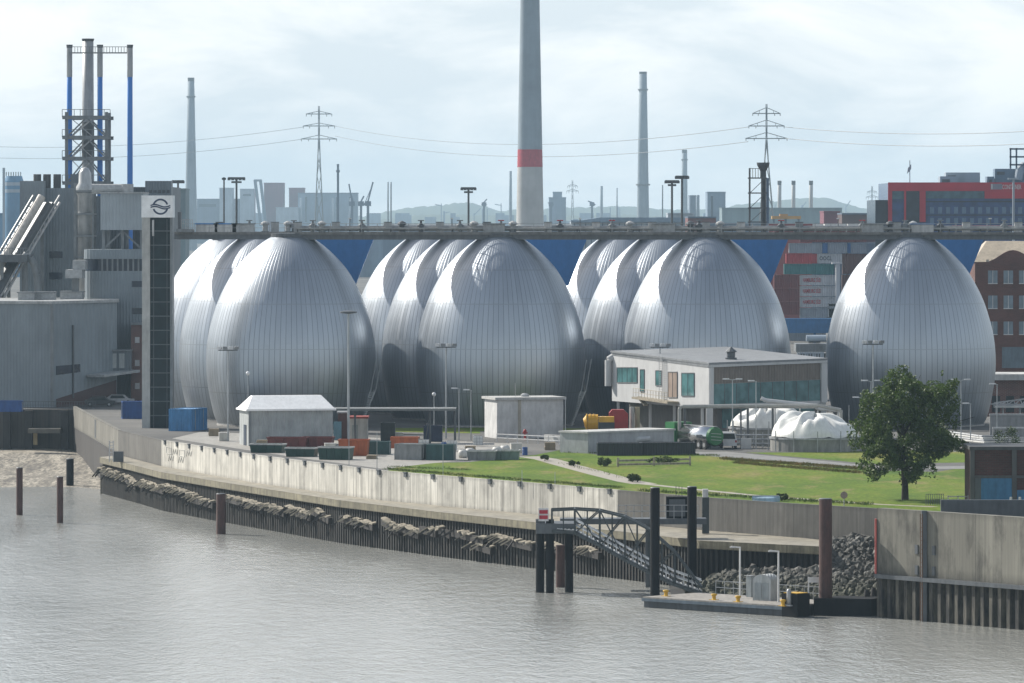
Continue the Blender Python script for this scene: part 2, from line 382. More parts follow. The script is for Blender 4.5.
# ------------------------------------------------------------------ flood wall, ledge, sheet piles, riprap, beach
def wall_mat(name, base, streak, joint=3.0, dark=0.5, bw=0.7, blo=0.62):
    m, nt, b = newmat(name)
    uv = N(nt,'ShaderNodeUVMap'); sx = N(nt,'ShaderNodeSeparateXYZ'); L(nt, uv.outputs[0], sx.inputs[0])
    def uvn(sc_, det, rough=0.6):
        mp = N(nt,'ShaderNodeMapping'); mp.inputs['Scale'].default_value = sc_; L(nt, uv.outputs[0], mp.inputs['Vector'])
        n = N(nt,'ShaderNodeTexNoise', Scale=1.0, Detail=det, Roughness=rough); L(nt, mp.outputs[0], n.inputs['Vector']); return n.outputs['Fac']
    big = ramp(nt, uvn((0.09,0.25,1),4), [(0.3,0.78),(0.65,1.08)])
    st = ramp(nt, uvn((1.3,0.10,1),6,0.7), [(0.38,dark),(0.56,1.0)])
    st2 = ramp(nt, uvn((4.0,0.5,1),4,0.7), [(0.3,0.8),(0.6,1.05)])
    blot = ramp(nt, uvn((0.5,0.9,1),6,0.65), [(0.36,blo),(0.52,1.0)])
    c = mixc(nt, 1.0, base, big, 'MULTIPLY'); c = mixc(nt, 1.0, c, st, 'MULTIPLY'); c = mixc(nt, 1.0, c, st2, 'MULTIPLY'); c = mixc(nt, bw, c, blot, 'MULTIPLY')
    mu = N(nt,'ShaderNodeMath', operation='MULTIPLY'); mu.inputs[1].default_value = 1/joint; L(nt, sx.outputs[0], mu.inputs[0])
    fr = N(nt,'ShaderNodeMath', operation='FRACT'); L(nt, mu.outputs[0], fr.inputs[0])
    fl = N(nt,'ShaderNodeMath', operation='FLOOR'); L(nt, mu.outputs[0], fl.inputs[0])
    wn = N(nt,'ShaderNodeTexWhiteNoise'); wn.noise_dimensions='1D'; L(nt, fl.outputs[0], wn.inputs['W'])
    c = mixc(nt, 1.0, c, ramp(nt, wn.outputs['Value'], [(0,0.84),(1,1.06)]), 'MULTIPLY')
    jm = ramp(nt, fr.outputs[0], [(0.0,0.35),(0.030,1.0)])
    c = mixc(nt, 1.0, c, jm, 'MULTIPLY')
    # damp, mossy foot and dirty top edge
    gv = ramp(nt, sx.outputs[1], [(0.0,0.62),(0.16,1.0),(0.90,1.0),(1.0,0.72)])
    c = mixc(nt, 1.0, c, gv, 'MULTIPLY')
    L(nt, c, b.inputs['Base Color']); b.inputs['Roughness'].default_value = 0.85
    bump(nt, b, jm, 0.4, 0.04); return m
def wall_mesh(name, pts, z0, z1, thick, m, parent=None, steps=1):
    """vertical wall along a plan polyline (u = metres along it, v = 0..1 in height)"""
    n = len(pts); bm = bmesh.new(); uvl = bm.loops.layers.uv.new('UVMap'); u = 0.0
    o0 = wloc(parent) if parent else Vector()
    P0 = [Vector((p[0],p[1])) for p in pts]; nr = []
    for i in range(n):
        a = P0[max(i-1,0)]; c = P0[min(i+1,n-1)]; d = (c-a).normalized(); nr.append(Vector((-d.y,d.x)))
    zz = lambda z, i: z[i] if isinstance(z,(list,tuple)) else z
    def face(vs, us):
        f = bm.faces.new([bm.verts.new(Vector(v)-o0) for v in vs])
        for l, q in zip(f.loops, us): l[uvl].uv = q
    for i in range(n-1):
        a, c = P0[i], P0[i+1]; A = a+nr[i]*thick; Cc = c+nr[i+1]*thick; l = (c-a).length
        b0,b1,t0,t1 = zz(z0,i),zz(z0,i+1),zz(z1,i),zz(z1,i+1)
        face([(a.x,a.y,b0),(c.x,c.y,b1),(c.x,c.y,t1),(a.x,a.y,t0)],[(u,0),(u+l,0),(u+l,1),(u,1)])
        face([(a.x,a.y,t0),(c.x,c.y,t1),(Cc.x,Cc.y,t1),(A.x,A.y,t0)],[(u,.95),(u+l,.95),(u+l,.9),(u,.9)])
        face([(Cc.x,Cc.y,b1),(A.x,A.y,b0),(A.x,A.y,t0),(Cc.x,Cc.y,t1)],[(u+l,0),(u,0),(u,1),(u+l,1)])
        u += l
    for i, fl in ((0,1),(n-1,0)):
        a = P0[i]; A = a+nr[i]*thick; b0, t0 = zz(z0,i), zz(z1,i)
        vs = [(A.x,A.y,b0),(a.x,a.y,b0),(a.x,a.y,t0),(A.x,A.y,t0)]
        face(vs if fl else vs[::-1],[(0,0),(.5,0),(.5,1),(0,1)] if fl else [(0,1),(.5,1),(.5,0),(0,0)])
    bmesh.ops.remove_doubles(bm, verts=bm.verts, dist=0.001)
    me = bpy.data.meshes.new(name); bm.to_mesh(me); bm.free(); me.materials.append(m)
    o = bpy.data.objects.new(name, me); COL.objects.link(o)
    if parent: o.parent = parent
    return o
WL = [(p.x,p.y) for p in WALL]
# offset half a metre out from the ground edge so that wall and soil do not share a face
def offs(pts, d):
    out = []
    for i, p in enumerate(pts):
        a = Vector(pts[max(i-1,0)]); c = Vector(pts[min(i+1,len(pts)-1)]); t = (c-a).normalized(); out.append((p[0]+t.y*d, p[1]-t.x*d))
    return out
WO = offs(WL, 0.45)
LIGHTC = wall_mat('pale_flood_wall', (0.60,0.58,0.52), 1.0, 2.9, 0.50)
GREYC = wall_mat('grey_shaded_flood_wall', (0.12,0.115,0.104), 1.0, 4.2, 0.72)  # grimy grey, with the middle run's shade also darkened into the base colour
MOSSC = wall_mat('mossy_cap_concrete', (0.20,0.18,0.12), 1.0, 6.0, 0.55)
def fwall(name, label, pts, m, z0, z1, brackets=True, th=0.42):
    t = thing(name, label, 'flood wall', (pts[0][0],pts[0][1],z0))
    wall_mesh('wall_panel', pts, z0, z1, th, m, t)
    return t
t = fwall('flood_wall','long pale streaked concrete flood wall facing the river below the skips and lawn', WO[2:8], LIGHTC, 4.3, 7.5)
# dark drain brackets along the crest
acc = 0; k = 0
for a, c in zip(WO[2:7], WO[3:8]):
    a, c = Vector(a), Vector(c); l = (c-a).length; d = (c-a)/l; s0 = acc
    while k*5.8+2 < s0+l:
        p = a + d*(k*5.8+2-s0); nrm = Vector((d.y,-d.x))
        MB().box((p.x+nrm.x*0.08,p.y+nrm.y*0.08,7.26),(0.55,0.14,0.42),math.atan2(d.y,d.x)).box((p.x+nrm.x*0.08,p.y+nrm.y*0.08,7.52),(0.62,0.30,0.1),math.atan2(d.y,d.x)).build('drain_bracket', DARK, t)
        k += 1
    acc += l
# faded pale graffiti strokes near the up-river end
a, c = Vector(WO[2]), Vector(WO[3]); d = (c-a).normalized(); nrm = Vector((d.y,-d.x))
def gp(u, z): p = a + d*u + nrm*0.025; return (p.x,p.y,z)
m = MB()
for u0, z0, shp in ((2.6,6.05,'rect'),(5.6,6.0,'zig'),(9.0,6.0,'rect'),(12.2,6.1,'zig'),(3.6,5.2,'zig'),(8.4,5.2,'zig')):
    pts = [(0,0),(2.3,0),(2.3,.75),(0,.75),(0,0)] if shp == 'rect' else [(0,0),(.5,.7),(1.0,.1),(1.5,.75),(2.0,.05),(2.5,.7)]
    for q, r in zip(pts, pts[1:]): m.bar(gp(u0+q[0],z0+q[1]), gp(u0+r[0],z0+r[1]), 0.07, 0.02)
m.build('graffiti', pm('faded_white_spray',(0.70,0.69,0.66),grime=0.4), t)
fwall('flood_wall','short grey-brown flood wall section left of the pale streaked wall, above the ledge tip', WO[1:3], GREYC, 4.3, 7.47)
fwall('flood_wall','grey flood wall, coloured dark for its shade, below the lawn between the gangway and the rubble slope', WO[7:11], GREYC, 3.4, 7.5)
t = fwall('flood_wall','low concrete quay wall with dark slots above the mud inlet, left of the ledge', [(X(75,762)-0.2,761.5),(WO[1][0],WO[1][1])], wall_mat('stained_quay_concrete',(0.21,0.20,0.17),1.0,5.0,0.4), 4.6, 7.5)
d0 = Vector(WO[1])-Vector((X(75,762),761.5)); 
for k in (0.33,0.52):
    p = Vector((X(75,762),761.5)) + d0*k; n_ = Vector((d0.y,-d0.x)).normalized()
    MB().box((p.x+n_.x*0.03,p.y+n_.y*0.03,6.1),(2.6,0.16,2.4),math.atan2(d0.y,d0.x)).build('slot', DARK, t)
lowq = pm('tarred_sheet',(0.035,0.034,0.034),rough=0.75,grime=0.4)
def sheetpile(name, label, pts, z0, z1, pitch, depth, m, off=0.0):
    vs = []; d_acc = 0
    prof = [(0.0,0),(0.18,0),(0.32,1),(0.68,1),(0.82,0)]
    poly = []
    for a, c in zip(pts, pts[1:]):
        a, c = Vector(a), Vector(c); l = (c-a).length; d = (c-a)/l; n_ = Vector((d.y,-d.x))
        for k in range(int(l/pitch)):
            for q, h in prof:
                p = a + d*((k+q)*l/int(l/pitch)) + n_*(h*depth+off); poly.append(p)
    n = len(poly); vs = [(p.x,p.y,z0) for p in poly]+[(p.x,p.y,z1) for p in poly]
    o = MB().add(vs, [(i,i+1,n+i+1,n+i) for i in range(n-1)]).build(name, m)
    return tag(o, label, 'quay wall')
LED = [(100,457),(130,464),(161,472),(222,482),(339,500),(440,512),(534,522),(622,531.5),(700,540.5),(824,546.5)]
LEDP = [V2(G(a,b,4.45)) for a,b in LED]
# concrete ledge
inner = [WO[1]]+[WO[2]]+list(WO[3:10])
ledge_poly = LEDP + [(WO[10][0]-4,WO[10][1]+2.2)] + [ (p[0],p[1]) for p in reversed(offs(WL,-0.2)[1:10])]
t = thing('quay_ledge','mossy concrete ledge running along the foot of the flood wall','ledge',(LEDP[4][0],LEDP[4][1],3.3))
MB().prism(ledge_poly, 3.75, 4.45).build('top_slab', pm('ledge_top_concrete',(0.29,0.265,0.21),grime=0.35,scale=0.3,var=0.2,stretch=(1,1,1)), t)
wall_mesh('edge_beam', offs(LEDP,0.06), 3.72, 4.43, 0.3, MOSSC, t)
def pile_mat(name, c, lo, hi):
    m, nt, b = newmat(name); v = coords(nt,(1,1,0.2))
    n1 = N(nt,'ShaderNodeTexNoise', Scale=1.6, Detail=6.0, Roughness=0.7); L(nt, v, n1.inputs['Vector'])
    n2 = N(nt,'ShaderNodeTexNoise', Scale=0.35, Detail=3.0); L(nt, coords(nt), n2.inputs['Vector'])
    col = mixc(nt, ramp(nt, n1.outputs['Fac'], [(0.40,0.0),(0.62,1.0)]), lo, hi)
    L(nt, mixc(nt, 1.0, col, ramp(nt, n2.outputs['Fac'],[(0.3,0.6),(0.7,1.2)]),'MULTIPLY'), b.inputs['Base Color'])
    b.inputs['Roughness'].default_value = 0.8; bump(nt, b, n1.outputs['Fac'], 0.3, 0.05); return m
SP = pile_mat('wet_sheet_piles', None, (0.006,0.006,0.006),(0.03,0.028,0.024))
SPR = pile_mat('weathered_sheet_piles', None, (0.015,0.015,0.015),(0.10,0.092,0.072))
sheetpile('sheet_pile_wall','dark corrugated sheet piling under the concrete ledge, with broken planks on it', offs(LEDP,-0.55), -2, 3.76, 0.62, 0.28, SP)
# end face of the ledge up-river
a = Vector(LEDP[0]); c = Vector(WO[1])
tag(MB().bar((a.x+0.3,a.y+0.3,0.6),(c.x,c.y-0.3,0.6),0.6,5.6).build('quay_end_wall', pm('wet_concrete',(0.13,0.12,0.10),grime=0.4)),'dark wet end wall of the ledge beside the mud inlet','quay wall')
# broken timber fenders
WOODP = pm('bleached_planks',(0.34,0.305,0.24),rough=0.85,var=0.25,scale=1.5,grime=0.4)
WOODD = pm('tarred_timber',(0.035,0.032,0.03),rough=0.8)
fl_ = offs(LEDP,0.0); cum = [0]
for a, c in zip(fl_, fl_[1:]): cum.append(cum[-1]+(Vector(c)-Vector(a)).length)
def at_px(px):
    for (a, pa), (c, pc) in zip(zip(LEDP, LED), zip(LEDP[1:], LED[1:])):
        if pa[0] <= px <= pc[0]:
            # bearing to plan parameter
            A, Cc = Vector(a), Vector(c); q = (px-512)/F
            t_ = (q*A.y - A.x)/((Cc.x-A.x) - q*(Cc.y-A.y)); d = (Cc-A).normalized()
            return A + (Cc-A)*t_, d
fend = [(101,124,9,11),(126,137,11,17),(139,165,12,14),(163,196,10,16),(186,214,17,20),(226,262,11,15),(262,286,13,17),(287,312,12,17),(313,330,10,17),(341,374,13,18),(383,400,11,20),(401,420,15,21),(421,437,14,17),(440,452,13,17),(453,485,14,19),(471,492,24,28),(491,534,15,20),(545,560,17,20),(573,600,17,21)]
FD = ['topmost plank run at the ledge tip','short slumped pieces by the ledge tip','pieces just right of the slumped tip','long ragged run nearest the pale wall end','lower run left of the lone brown pile','ragged run right of the lone brown pile','run with dark slanted stubs','small run in mid quay left part','two loose stubs pointing down','long flat run below the shed','bent pair of planks, one hanging down','pale chunk right of the bent pair','small flat chunk left of a tiny one','tiny single chunk','long tapering run in mid quay','lowest fragments, close to the water','wide comb of stubs left of the dolphin piles','fragment seen between the dolphin piles','bright comb of stubs under the gangway']
for i, (p0, p1, d0_, d1_) in enumerate(fend):
    A, dA = at_px(p0); B, dB = at_px(p1); nA = Vector((dA.y,-dA.x))
    sA = F/A.y; zA = 4.45 - d0_/sA; zB = 4.45 - d1_/(F/B.y)
    random.seed(40+i)
    t = thing('broken_fender','bleached broken timber fender on the piling: '+FD[i],'timber fender',(A.x,A.y,zA),'broken timber fenders along the sheet piling')
    oA = A + nA*0.15; oB = B + nA*0.15
    n = max(3,int((B-A).length/0.5))
    top_ = [(oA.lerp(oB,k/n), zA+(zB-zA)*k/n+random.uniform(-.10,.10), random.uniform(-.05,.4)) for k in range(n+1)]
    m = None
    for k in range(n):
        (p_,z_,d_),(q_,y_,e_) = top_[k],top_[k+1]
        if m and random.random() < .34: m.build('planking', WOODP, t); m = None
        if m is None:
            if random.random() < .45: continue
            m = MB()
        m.slab([(p_.x-nA.x*.5,p_.y-nA.y*.5,z_),(q_.x-nA.x*.5,q_.y-nA.y*.5,y_),(q_.x+nA.x*e_,q_.y+nA.y*e_,y_-.12),(p_.x+nA.x*d_,p_.y+nA.y*d_,z_-.12)],(0,0,-.14))
        if random.random() < .6:
            l_ = random.uniform(.5,1.3); f_ = p_+dA*(-.75*l_)+nA*(.35+.3*l_)
            m.bar((p_.x+nA.x*.0+dA.x*.1,p_.y+nA.y*.0+dA.y*.1,z_-.08),(f_.x,f_.y,z_-.62*l_),.17,.10)
    if m: m.build('planking', WOODP, t)
    MB().bar((oA.x-nA.x*.2,oA.y-nA.y*.2,zA-0.55),(oB.x-nA.x*.2,oB.y-nA.y*.2,zB-0.55),0.5,0.65).build('beam', WOODD, t)
    for k in range(max(2,int(n*0.3))):
        q = random.random(); pa = oA.lerp(oB,q); z_ = zA+(zB-zA)*q-0.15; sk = random.uniform(-.9,-.1)
        e = pa + nA*random.uniform(0.5,0.9) + dA*sk
        MB().bar((pa.x,pa.y,z_),(e.x,e.y,z_-random.uniform(0.5,1.2)),0.18,0.14).build('stub', WOODD, t)
# right-hand quay
RWC = wall_mat('weathered_quay_wall', (0.195,0.187,0.155), 1.0, 6.2, 0.72, 1.0, 0.40)
t = thing('quay_wall','tall weathered concrete quay wall at the right with a dark slot and red-edged end','quay wall',(RW0.x,RW0.y,3.6))
rp = [tuple(RW0), tuple(RW2)]
wall_mesh('wall_panel', rp, 3.62, 9.1, 0.8, RWC, t)
dR = (RW1-RW0).normalized(); nR = Vector((dR.y,-dR.x)); aR = math.atan2(dR.y,dR.x)
def rwp(px, z, o=0.0):
    q = on_plane(px, 0, RW0, RW1); return (q.x+nR.x*o, q.y+nR.y*o, z)
MB().bar(rwp(925,-1,.1),rwp(925,9.15,.1),0.42,0.5).build('ladder_slot', DARK, t)
for px_ in (917,934):
    for z_ in (5.9,4.2): MB().box(rwp(px_,z_,.02),(0.36,0.14,0.75),aR).build('recess', DARK, t)
lad = MB()
for k in range(24): lad.bar(rwp(924,0.2+k*.36,.4),rwp(926,0.2+k*.36,.4),0.05)
for q in (924,926): lad.bar(rwp(q,0,.4),rwp(q,8.9,.4),0.07)
lad.build('ladder', pm('rusty_steel',(0.13,0.075,0.05),rough=0.8), t)
MB().bz(RW0.x-0.16,RW0.x-0.02,RW0.y-0.02,RW0.y+0.5,3.62,8.2).build('edge_stripe', pm('faded_red_paint',(0.36,0.075,0.06)), t)
MB().prism([(RW0.x+.02,RW0.y+.55),(RW0.x+.7,RW0.y+.55),(33.5,490),(32.75,490)],0,[9.05,9.05,6.9,6.9]).build('return_wall', GREYC if False else pm('wet_concrete',(0.13,0.12,0.10)), t)
MB().bar((RW0.x-.05,RW0.y-.25,3.45),(RW2.x,RW2.y-.25,3.45),0.5,0.34).build('waling', DARK, t)
sheetpile('sheet_pile_wall','coarse weathered sheet piling under the tall right-hand quay wall', [tuple(RW0-nR*0.35), tuple(RW2-nR*0.35)], -2, 3.63, 1.05, 0.42, SPR)
tag(MB().bz(36.5,46.5,468,468.5,7,9.35).build('parapet_wall', DARK),'dark parapet strip standing just behind the tall right-hand quay wall','wall')
# rubble slope
random.seed(3)
def rock_mat():
    m, nt, b = newmat('rubble_stone'); n1 = N(nt,'ShaderNodeTexNoise', Scale=1.3, Detail=5.0); L(nt, coords(nt), n1.inputs['Vector'])
    tz = N(nt,'ShaderNodeSeparateXYZ'); L(nt, coords(nt), tz.inputs[0]); mr = N(nt,'ShaderNodeMapRange'); mr.inputs['From Min'].default_value = 0.9; mr.inputs['From Max'].default_value = 2.3; L(nt, tz.outputs[2], mr.inputs['Value'])
    L(nt, mixc(nt, mr.outputs[0], ramp(nt, n1.outputs['Fac'], [(0.32,(0.02,0.022,0.014)),(0.55,(0.06,0.062,0.04)),(0.7,(0.12,0.12,0.085))]), ramp(nt, n1.outputs['Fac'], [(0.32,(0.028,0.027,0.024)),(0.5,(0.07,0.068,0.06)),(0.68,(0.15,0.147,0.135))])), b.inputs['Base Color']); b.inputs['Roughness'].default_value = 0.85; return m
ROCK = rock_mat()
bm = bmesh.new(); bmesh.ops.create_icosphere(bm, subdivisions=1, radius=1); IV = [v.co.copy() for v in bm.verts]; IF = [tuple(v.index for v in f.verts) for f in bm.faces]; bm.free()
rk = MB()
def ysp(x): return (492.4-(x-17)*.82) if x < 27.6 else 490.7
def rubz(x, y):
    k = .07+.33*max(0,min(1,(x-17)/11)); return min(4.7,(y-(478-max(0,x-26)*.25))*k)+.35*mn.noise(Vector((x*.5,y*.5,1)))
n_ = 0
while n_ < 5200:
    x = random.uniform(15.5,32.6); y = random.uniform(474,491)
    if y > ysp(x)-.25: continue
    z = rubz(x,y)
    if z < -0.5: continue
    n_ += 1
    s = random.choice((.12,.16,.2,.27,.42))*random.uniform(.8,1.2); e = Euler((random.random()*6,random.random()*6,random.random()*6)).to_matrix(); sx_,sy_,sz_ = random.uniform(.7,1.3),random.uniform(.7,1.3),random.uniform(.5,.9)
    rk.add([e @ Vector((v.x*sx_*s*random.uniform(.8,1.2),v.y*sy_*s*random.uniform(.8,1.2),v.z*sz_*s)) + Vector((x,y,z)) for v in IV], IF)
stuff(rk.build('riprap', ROCK), 'grey rubble stone slope below the dark flood wall','riprap')
b_ = MB(); gx = [14+i*1.1 for i in range(18)]; ny_ = 14
b_.add([(x,472+(ysp(x)-472)*j/(ny_-1),rubz(x,472+(ysp(x)-472)*j/(ny_-1))-.3) for j in range(ny_) for x in gx], [(j*18+i,j*18+i+1,(j+1)*18+i+1,(j+1)*18+i) for j in range(ny_-1) for i in range(17)])
struct(b_.build('embankment', pm('wet_soil',(0.035,0.033,0.028))))
# tidal mud and sand in the inlet
def beachz(x, y):
    t = (y-664)/100.0
    z = -0.15 + 1.15*t + 0.10*math.sin(y*0.16+x*0.05) + 0.16*mn.noise(Vector((x*.06,y*.035,0)))*2
    r = max(0, 1-((y-757)/22)**2) * max(0, min(1,(-48-x)/16)); z += 0.75*r
    return z - max(0,(x+47)*0.10)*max(0,1-(y-664)/60)
nx, ny = 60, 90; xs = [-92+i*(92-38)/(nx-1) for i in range(nx)]; ys = [655+j*(790-655)/(ny-1) for j in range(ny)]
def sand_mat():
    m, nt, b = newmat('tidal_mud'); v = coords(nt,(0.5,0.06,1))
    n1 = N(nt,'ShaderNodeTexNoise', Scale=1.2, Detail=7.0, Roughness=0.7); L(nt, v, n1.inputs['Vector'])
    n2 = N(nt,'ShaderNodeTexNoise', Scale=2.2, Detail=6.0, Roughness=0.75); L(nt, coords(nt,(1,0.25,1)), n2.inputs['Vector'])
    sx = N(nt,'ShaderNodeSeparateXYZ'); L(nt, coords(nt), sx.inputs[0])
    mud = ramp(nt, n1.outputs['Fac'], [(0.36,(0.085,0.075,0.06)),(0.5,(0.24,0.215,0.17)),(0.64,(0.38,0.345,0.28))])
    mud = mixc(nt, ramp(nt, n2.outputs['Fac'],[(0.46,0.0),(0.58,0.85)]), mud, (0.05,0.045,0.038))
    dry = ramp(nt, sx.outputs[2], [(0.50,0.0),(0.62,1.0)])
    z1 = N(nt,'ShaderNodeMapRange'); z1.inputs['From Min'].default_value = 1.42; z1.inputs['From Max'].default_value = 1.75; L(nt, sx.outputs[2], z1.inputs['Value'])
    L(nt, mixc(nt, z1.outputs[0], mud, (0.43,0.375,0.29)), b.inputs['Base Color']); b.inputs['Roughness'].default_value = 0.8; return m
o = MB().add([(x,y,beachz(x,y)) for y in ys for x in xs], [(j*nx+i,j*nx+i+1,(j+1)*nx+i+1,(j+1)*nx+i) for j in range(ny-1) for i in range(nx-1)]).build('beach', sand_mat(), smooth=True); struct(o)
# dark quay at the head of the inlet
t = thing('quay_wall','dark stained quay wall at the head of the mud inlet, below the big grey hall','quay wall',(-62,762,0))
wall_mesh('wall_panel', [(-165,768.4),(X(75,762),761.4)], -1, 7.05, 0.9, wall_mat('dark_quay_concrete',(0.085,0.08,0.072),1.0,7,0.5), t)
for p_ in (8,30,66):
    q = P(p_,430,763); MB().bz(q.x-.5,q.x+.5,760.6,762.3,0,6.9).build('fender_pile', lowq, t)
q = P(37,430,763); MB().bz(q.x-.28,q.x+.28,760.2,760.9,2.2,4.2).build('gauge_board', pm('ochre_board',(0.42,0.33,0.18)), t)
q0, q1 = P(30,422,761), P(62,422,761); MB().bz(q0.x,q1.x,757.5,761.2,3.9,4.5).build('landing_stage', pm('old_concrete',(0.12,0.115,0.10)), t)
wall_mesh('quay_return', [(X(75,762)-.1,761.2),(LEDP[0][0]+1.5,LEDP[0][1]+6)], -1, 4.6, 0.6, wall_mat('inlet_wall_concrete',(0.05,0.045,0.042),1.0,9,0.6), t)
# ladder frame standing on the ledge tip
b = G(117,462,4.45); t = thing('ladder_frame','small dark steel ladder frame with lifebuoy stand on the tip of the ledge','ladder frame',tuple(b))
MB().bz(b.x-.45,b.x+.75,b.y+.1,b.y+.5,4.45,5.7).build('cabinet', DARK, t)
m = MB()
for dx in (-.9,-.45): m.bar((b.x+dx,b.y,4.45),(b.x+dx,b.y,7.0),0.1)
for k in range(6): m.bar((b.x-.9,b.y,4.8+k*.4),(b.x-.45,b.y,4.8+k*.4),0.08)
m.build('rungs', pm('light_steel',(0.5,0.5,0.5)), t)
# free-standing mooring piles
RUST = pm('rust_brown_pile',(0.075,0.038,0.033),rough=0.75,grime=0.5,scale=0.8)
BLK = pm('black_pile',(0.010,0.011,0.013),rough=0.8,grime=0.3,spec=0.15)
def mpile(px, ytop, ybase, wpx, m, lab, z0=0.0):
    Y = F*(H-z0)/(ybase-HY); x = X(px,Y); r = wpx*Y/F/2; zt = Z(ytop,Y)
    t = thing('mooring_pile', lab, 'pile', (x,Y,-3))
    MB().tube((x,Y,-3),(x,Y,zt),r,r,20).build('shaft', m, t)
    MB().tube((x,Y,zt+0.003),(x,Y,zt+0.06),r*1.04,r*0.9,20).build('cap', DARK, t)
    return t
mpile(19.5,468,515,6.5,RUST,'leftmost thin dark mooring pile standing in the water off the beach')
mpile(60,477,523,6.5,RUST,'thin dark mooring pile in the water, second from the left, off the beach')
mpile(70,459,482,7.5,BLK,'short stout pile standing in the mud of the inlet, behind the two thin piles',0.5)
mpile(221,494,534,9.5,RUST,'lone brown mooring pile in the water beside the long broken fenders')
# ------------------------------------------------------------------ dolphin, gangway, pontoon
YD = 490.0
t = thing('dolphin','black three-pile dolphin carrying the shore end of the gangway','dolphin',(X(553,YD),YD,-3))
for px_, yt, dy, wp in ((540,519,0,8.6),(550,519,-0.5,8.0),(569,530,0.0,8.6)):
    x = X(px_,YD+dy); MB().tube((x,YD+dy,-3),(x,YD+dy,Z(yt,YD)),wp*YD/F/2,None,18).build('pile', BLK, t)
x = X(560.5,496); MB().tube((x,497,-3),(x,497,Z(545,497)),4.6*.09,None,16).build('pile', RUST, t)
MB().bz(X(536,YD),X(576,YD),YD-1.1,YD+3.5,Z(533,YD),Z(523,YD)).build('head_frame', DARK, t)
MB().bz(X(536,YD),X(545,YD),YD-.7,YD-.1,Z(523,YD)+.002,Z(519,YD)).build('sign_base', DARK, t)
s = thing('navigation_sign','small red and white banded board on the dolphin head','sign',(X(543,YD),YD-.9,Z(519,YD)))
MB().bz(X(538.5,YD),X(548.5,YD),YD-.95,YD-.85,Z(520.5,YD),Z(507.5,YD)).build('board', pm('white_board',(0.62,0.62,0.62)), s)
for a_, b_ in ((518.5,514.8),(513.2,509.5)): MB().bz(X(539.3,YD),X(547.7,YD),YD-1.0,YD-.953,Z(a_,YD),Z(b_,YD)).build('red_band', pm('red_band_paint',(0.42,0.03,0.05)), s)
# gangway : bowed chord truss
STEEL = pm('grey_green_steel',(0.048,0.06,0.065),rough=0.5,metal=0.2,grime=0.35)
ALU = pm('bright_grating',(0.62,0.63,0.64),rough=0.4,metal=0.5)
ga = thing('gangway','grey bowed lattice gangway sloping from the dolphin down to the pontoon','gangway',(X(555,YD),YD,5.5))
bot = [(552,531),(575,533),(600,546),(625,560),(650,573),(675,585),(702,594)]
top = [(552,510.5),(575,509.5),(600,511),(625,517),(650,530),(675,552),(702,588)]
def gy_(px): return 489 - (px-552)/150*9.5
nodes = []
for side, off in (('near',0.0),('far',2.6)):
    b3 = [Vector((X(a,gy_(a)), gy_(a)+off, Z(b,gy_(a)))) for a,b in bot]; t3 = [Vector((X(a,gy_(a)), gy_(a)+off, Z(b,gy_(a)))) for a,b in top]
    nodes.append((b3,t3))
    m = MB()
    for a,b in zip(b3,b3[1:]): m.bar(a,b,0.2,0.24)
    m.build(side+'_bottom_chord', STEEL, ga)
    m = MB()
    for a,b in zip(t3,t3[1:]): m.bar(a,b,0.16,0.18)
    m.build(side+'_top_chord', STEEL, ga)
    for k,(a,b) in enumerate(zip(b3,t3)):
        if k < 6: MB().bar(a,b,0.15).build('post', STEEL, ga)
        if 0 < k < 6: MB().bar(b3[k], t3[k+1] if k<5 else b3[6], 0.09).build('diagonal', STEEL, ga)
        if 0 < k < 6: MB().bar(t3[k], b3[k+1], 0.07).build('counter_diagonal', STEEL, ga)
        if k < 6: MB().bar((b3[k]+b3[k+1])/2, (t3[k]+t3[k+1])/2, 0.09).build('intermediate_post', STEEL, ga)
    m = MB()
    for h in (0.7,1.15):
        for a,b in zip(b3[1:],b3[2:]): m.bar(a+Vector((0,.2 if off==0 else -.2,h)), b+Vector((0,.2 if off==0 else -.2,h)),0.09)
    for a,b in zip(b3[1:],b3[2:]):
        for q in (0,.33,.66): p = a.lerp(b,q)+Vector((0,.2 if off==0 else -.2,0)); m.bar(p,p+Vector((0,0,1.15)),0.06)
    m.build('handrail', ALU, ga)
m = MB()
for (a,b),(c,d) in zip(zip(nodes[0][0],nodes[0][0][1:]),zip(nodes[1][0],nodes[1][0][1:])): m.slab([a+Vector((0,.15,.16)),b+Vector((0,.15,.16)),d+Vector((0,-.15,.16)),c+Vector((0,-.15,.16))],(0,0,0.05))
m.build('walkway', pm('worn_walkway',(0.20,0.21,0.21),rough=0.6), ga)
m = MB()
for (a,b),(c,d) in zip(zip(nodes[0][0],nodes[0][0][1:]),zip(nodes[1][0],nodes[1][0][1:])):
    for k in range(6): q = (k+.5)/6; m.bar(a.lerp(b,q)+Vector((0,.2,.26)),c.lerp(d,q)+Vector((0,-.2,.26)),.12,.05)
for e_ in (.3,1.3,2.3): m.bar(nodes[0][0][0]+Vector((0,e_,.23)),nodes[0][0][1]+Vector((0,e_,.23)),.06); [m.bar(a+Vector((0,e_,.23)),b+Vector((0,e_,.23)),.06) for a,b in zip(nodes[0][0][1:],nodes[0][0][2:])]
m.build('treads', ALU, ga)
m = MB()
for a,b in zip(nodes[0][1][1:6],nodes[1][1][1:6]): m.bar(a,b,0.12)
for a,b in zip(nodes[0][1][1:5],nodes[1][1][2:6]): m.bar(a,b,0.07)
m.build('top_bracing', STEEL, ga)
